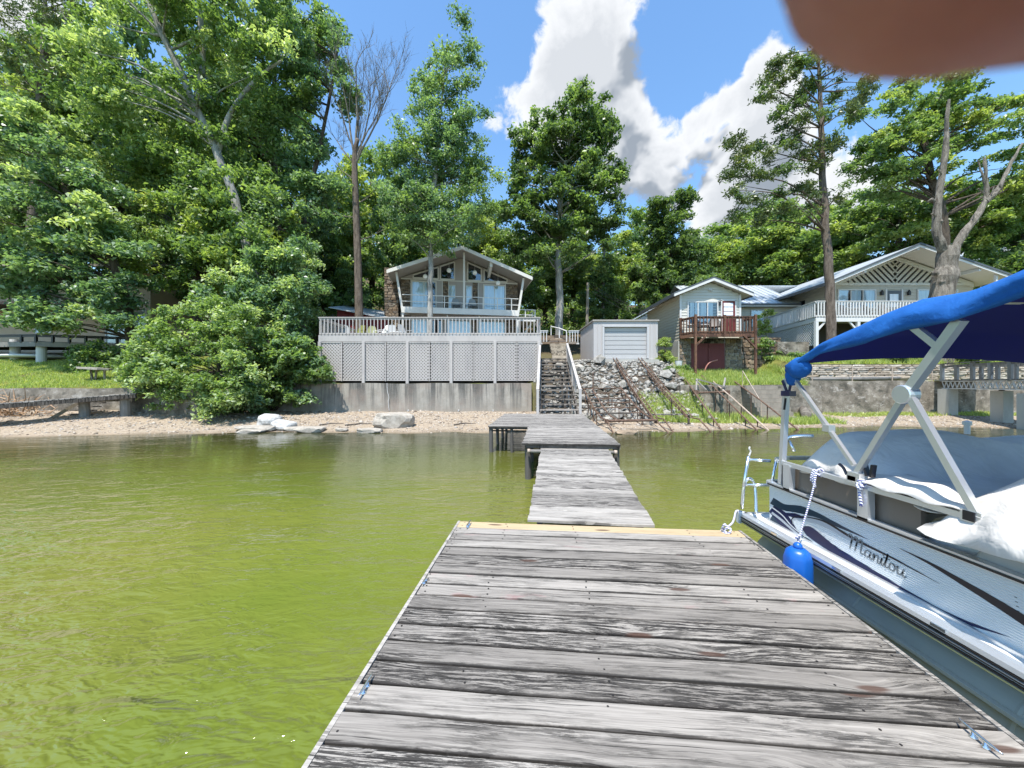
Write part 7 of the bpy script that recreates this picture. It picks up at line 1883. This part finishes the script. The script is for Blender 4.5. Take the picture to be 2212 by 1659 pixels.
tree('oak_tree', 'sparse tall oak with branches spread against the sky on the right', 'tree',
     [base(2040, 30), A(2040, 500, 30), A(2010, 380, 30), A(2000, 280, 30), A(2040, 190, 30)], [.4, .34, .26, .17, .05],
     [E(1920, 260, 30, 75, 60, 2.4, .6), E(1990, 200, 30, 80, 42, 2.4, .6), E(2080, 180, 30, 90, 40, 2.4, .6), E(1890, 340, 30, 50, 42, 2, .6), E(2050, 270, 30, 90, 60, 2.5, .8), E(2150, 260, 30, 80, 60, 2.5, .8), E(1960, 330, 30, 75, 50, 2.3, .8), E(2200, 350, 30, 60, 80, 2.4), E(1900, 300, 30, 40, 60, 2), E(1950, 390, 30, 90, 40, 2.4)], 230, (.5, .95), 120, .26, lf_mid, bk_dark, None, 43, limbs=55, lr=.06, lmat2=lf_yel, flat=.45)
tree('maple_tree', 'bright green full tree behind the ridge of the gable house', 'tree',
     [base(1940, 37), A(1940, 560, 37), A(1945, 450, 37)], [.34, .28, .1],
     [E(1900, 470, 37, 90, 60, 3), E(1990, 450, 37, 90, 60, 3), E(2080, 470, 36, 95, 75, 3), E(2170, 480, 36, 80, 80, 3), E(1960, 530, 36, 110, 42, 3), E(2190, 560, 35, 70, 60, 3)], 150, (.7, 1.3), 180, .34, lf_mid, bk_dark, None, 44, limbs=40, lmat2=lf_yel)
# --- prototypes for the wooded hillside
def proto(name, mat, seed, mat2=None, tall=1.0, n=75):
    tr_ = [Vector((0, 0, -.4)), Vector((.1, 0, 3.2 * tall)), Vector((-.1, .1, 6.5 * tall)), Vector((.1, 0, 9.5 * tall))]
    ells = [(0, 0, 8.0 * tall, 2.9, 2.9, 2.6), (1.4, .4, 6.0 * tall, 2.4, 2.4, 2.0), (-1.6, -.3, 5.8 * tall, 2.3, 2.4, 2.0), (.2, -.8, 4.2 * tall, 2.8, 2.4, 1.4), (-.3, .3, 10.2 * tall, 1.7, 1.7, 1.5)]
    return tree(name, 'x', 'tree', tr_, [.27, .22, .15, .05], ells, n, (.6, 1.15), 150, .30, mat, bk_dark, 'trees on the wooded hillside', seed, limbs=26, lmat2=mat2)
PR = {'y': proto('hillside_tree', lf_yel, 51, lf_mid), 'm': proto('hillside_tree', lf_mid, 52, lf_blue), 'd': proto('hillside_tree', lf_dark, 53, lf_mid, 1.1)}
used = {}
hill = [  # u, Y, crown top v, width factor, kind, label
 (800, 40, 330, 1.2, 'y', 'sunlit yellow green tree seen right behind the bare trunk'), (850, 34, 420, .9, 'm', 'mid green tree just left of the stone chimney'), (730, 36, 380, 1.1, 'y', 'yellow green tree between the grove and the bare trunk'),
 (905, 40, 400, 1.1, 'd', 'dark tree peeking behind the airy tree left of the roof ridge'), (1000, 38, 410, 1.1, 'm', 'mid green tree directly behind the ridge of the taupe house'), (1070, 36, 430, 1.0, 'y', 'yellowish tree behind the right roof slope of the taupe house'), (1110, 33, 480, .8, 'd', 'dark tree filling the gap between taupe house and rounded tree'),
 (1330, 37, 500, .9, 'y', 'yellow green tree just left of the utility pole'), (1385, 45, 470, 1.0, 'm', 'mid green tree between utility pole and conical tree'), (1300, 33, 560, .7, 'd', 'low dark tree under the right side of the rounded tree'), (1510, 42, 505, .8, 'd', 'small dark tree behind the left roof of the cottage'),
 (1550, 48, 500, 1.1, 'm', 'round tree behind the cottage ridge'), (1620, 44, 470, 1.2, 'y', 'bright yellow green tree between cottage ridge and pine'), (1700, 42, 455, 1.2, 'm', 'leafy tree behind the pale metal roof'), (1760, 46, 440, 1.2, 'y', 'yellow green tree behind the pine trunk'), (1850, 44, 430, 1.2, 'd', 'dark tree left of the gable house ridge'), (1660, 52, 430, 1.3, 'd', 'dark tree far behind the pale metal roof'),
 (2120, 46, 420, 1.4, 'd', 'dark tree behind the dead forked trunk'), (2210, 42, 400, 1.4, 'm', 'leafy tree at the right picture edge'), (2290, 36, 430, 1.3, 'd', 'dark tree beyond the right picture edge'),
 (20, 36, 120, 1.7, 'm', 'tall green tree behind the pine in the left corner'), (150, 38, 60, 1.8, 'y', 'yellowish tall tree behind the left grove corner'), (260, 40, 30, 1.8, 'm', 'tall green tree filling the upper left of the grove'), (360, 36, 150, 1.5, 'd', 'dark tree deep inside the left grove'), (470, 38, 90, 1.5, 'y', 'yellow green tree glowing behind the forked trunk'), (560, 36, 230, 1.4, 'd', 'dark tree behind the slender blue green tree'), (650, 40, 260, 1.3, 'm', 'green tree behind the slender trunk at the grove edge'), (700, 32, 480, .9, 'd', 'low dark tree at the foot of the grove edge'),
 (180, 30, 380, 1.1, 'd', 'dark tree above the roof of the tan house'), (330, 29, 430, 1.0, 'd', 'dark tree right of the tan house'), (480, 28, 470, .9, 'd', 'dark low tree behind the tall shrub'), (-40, 30, 250, 1.4, 'm', 'green tree beyond the left picture edge'), (620, 30, 540, .8, 'd', 'small dark tree behind the tall blue green shrub'), (760, 30, 560, .7, 'd', 'low dark tree left of the red shed'), (1180, 40, 500, 1.1, 'd', 'dark tree deep behind the rounded tree'), (1240, 44, 460, 1.2, 'm', 'green tree far behind the rounded tree'),
]
for (u, Y, vt, wf_, k, lb) in hill:
    x = at(u, 0, Y).x; z0 = float(ground_z(x, Y)); zt = at(0, vt, Y).z; H = max(4, zt - z0); src = PR[k]; ht = 11.3 * (1.1 if k == 'd' else 1)
    s = H / ht; wv = (wf_ * 4.6 * Y / 38) / 4.6; wv = max(wv, s * .62)
    mw = Matrix.Translation((x, Y, z0)) @ Matrix.Rotation(random.uniform(0, 6.28), 4, 'Z') @ Matrix.Diagonal((wv, wv, s, 1))
    if k not in used: used[k] = 1; src.matrix_basis = mw; src['label'] = lb
    else: copy_thing(src, mw, lb, 'trees on the wooded hillside')
# copies keep their parts under them
# distant wood that reads as one mass on the ridge
g = np.random.default_rng(9); N = 260
fx = g.uniform(-150, 160, N); fy = g.uniform(62, 120, N); fz = ground_z(fx, fy)
Cf = np.stack([np.repeat(fx, 5), np.repeat(fy, 5), np.repeat(fz, 5)], -1) + g.normal(size=(N * 5, 3)) * np.array([2.0, 2.0, 1.6]) + np.array([0, 0, 5.0])
link('distant_wood', leaf_mesh('distant_wood', Cf, g.uniform(1.5, 2.6, len(Cf)), np.full(len(Cf), 60), .8, .7, .5, 1.6, 0, 99), lf_mid, kind='stuff')

g = np.random.default_rng(19); N = 1500
fx = g.uniform(-45, 45, N); fy = g.uniform(27.5, 62, N) ; k = ~((np.abs(fx + 3.5) < 7.5) & (fy < 36)) & ~((fx > 4) & (fx < 32) & (fy < 35.5)) & ~((fx < -16) & (fy < 32)); fx, fy = fx[k], fy[k]; fz = ground_z(fx, fy)
Cf = np.stack([fx, fy, fz], -1) + np.stack([g.normal(size=len(fx)) * .3, g.normal(size=len(fx)) * .3, g.uniform(.2, 3.2, len(fx)) ** 1.2], -1)
link('undergrowth', leaf_mesh('undergrowth', Cf, g.uniform(.7, 1.4, len(Cf)), np.full(len(Cf), 90), .36, .7, .5, 1.8, .1, 98), lf_mid, kind='stuff')
# understory plants and shrubs
tree('cedar_bush', 'small pointed yellow green cedar between boathouse and cottage', 'shrub', [base(1438, 20.9), A(1437, 740, 20.9)], [.05, .02],
     [E(1438, 770, 20.9, 17, 20, .4), E(1437, 745, 20.9, 11, 24, .3), E(1436, 728, 20.9, 5, 14, .15)], 30, (.16, .28), 130, .09, lf_yel, bk_dark, None, 71, elong=2.5)
tree('dark_bush', 'dark broad leaved bush on the terrace under the blue canopy edge', 'shrub', [base(1935, 21.3), A(1935, 770, 21.3)], [.05, .02], [E(1930, 768, 21.2, 34, 18, .5), E(1965, 772, 21.2, 24, 12, .4)], 22, (.22, .36), 90, .19, lf_dark, bk_dark, None, 72, droop=.5)
tree('broad_leaf_plant', 'bright large leaved plant on the terrace above the ledge stone wall', 'plant', [base(2085, 21.0), A(2085, 770, 21)], [.03, .015], [E(2070, 766, 20.9, 34, 11, .4), E(2110, 770, 20.9, 26, 9, .3)], 16, (.22, .34), 16, .50, lf_pale, bk_dark, None, 73, up=.75, elong=1.15)
tree('wall_vines', 'dark vines growing at the foot of the stone wall by the pine', 'plant', [base(1700, 22.2), A(1700, 745, 22.2)], [.03, .01], [E(1670, 770, 22.2, 50, 14, .3), E(1640, 745, 22.2, 30, 20, .3), E(1730, 772, 21.8, 40, 10, .4)], 26, (.2, .35), 80, .13, lf_mid, bk_dark, None, 74)
tree('weed_clump', 'leafy weeds growing at the top of the pipe tracks', 'plant', [base(1478, 20.0), A(1478, 800, 20)], [.02, .01], [E(1478, 805, 20, 22, 16, .5), E(1450, 800, 20.2, 20, 12, .4)], 18, (.15, .28), 70, .11, lf_mid, bk_dark, None, 75)
tree('deck_fern', 'feathery shrub beside the white deck end at the house wing', 'shrub', [base(1655, 24), A(1655, 690, 24)], [.03, .01], [E(1650, 690, 24, 24, 22, .5), E(1640, 715, 24, 20, 14, .5)], 20, (.2, .34), 70, .12, lf_yel, bk_dark, None, 76)
# grass tufts: nobody could count the blades
def grass(name, x0, x1, y0, y1, n, h, zf, seed, label=None):
    g = np.random.default_rng(seed); x = g.uniform(x0, x1, n); y = g.uniform(y0, y1, n); z = zf(x, y)
    dn = np.sin(x * 2.3 + 1.3 * np.sin(y * 2)) * np.cos(y * 2.9 + x) + g.normal(size=n) * .5; k = dn > -.45; x, y, z = x[k], y[k], z[k]; n = len(x)
    a = g.uniform(0, 6.28, n); hh = h * g.uniform(.4, 1.25, n); w = .018 + .012 * g.random(n)
    lean = g.normal(size=(n, 2)) * .35 * hh[:, None]
    v = np.empty((n, 3, 3)); c, s = np.cos(a) * w, np.sin(a) * w
    v[:, 0] = np.stack([x - c, y - s, z - .02], -1); v[:, 1] = np.stack([x + c, y + s, z - .02], -1); v[:, 2] = np.stack([x + lean[:, 0], y + lean[:, 1], z + hh], -1)
    return link(name, np_mesh(name, v.reshape(-1, 3), np.arange(n * 3).reshape(n, 3), np.repeat(np.clip(g.normal(size=n) * .25 + .55, 0, 1), 3)), lf_grass, kind='stuff')
grass('grass', 8.9, 15.2, 18.7, 21.9, 26000, .30, ground_z, 81)
grass('grass', 15.6, 28, 20.6, 23.6, 26000, .26, ground_z, 82)
grass('grass', 6.2, 14.6, 16.0, 18.25, 15000, .24, lambda x, y: np.maximum(beach_z(x, y), np.where((x < 9.4) & (y > 16.4), ground_z(x, y), -9)), 83)
grass('grass', -30, -14.2, 16.1, 21.5, 60000, .10, ground_z, 84)
grass('grass', 16.0, 26, 18.3, 19.2, 5000, .14, beach_z, 85)
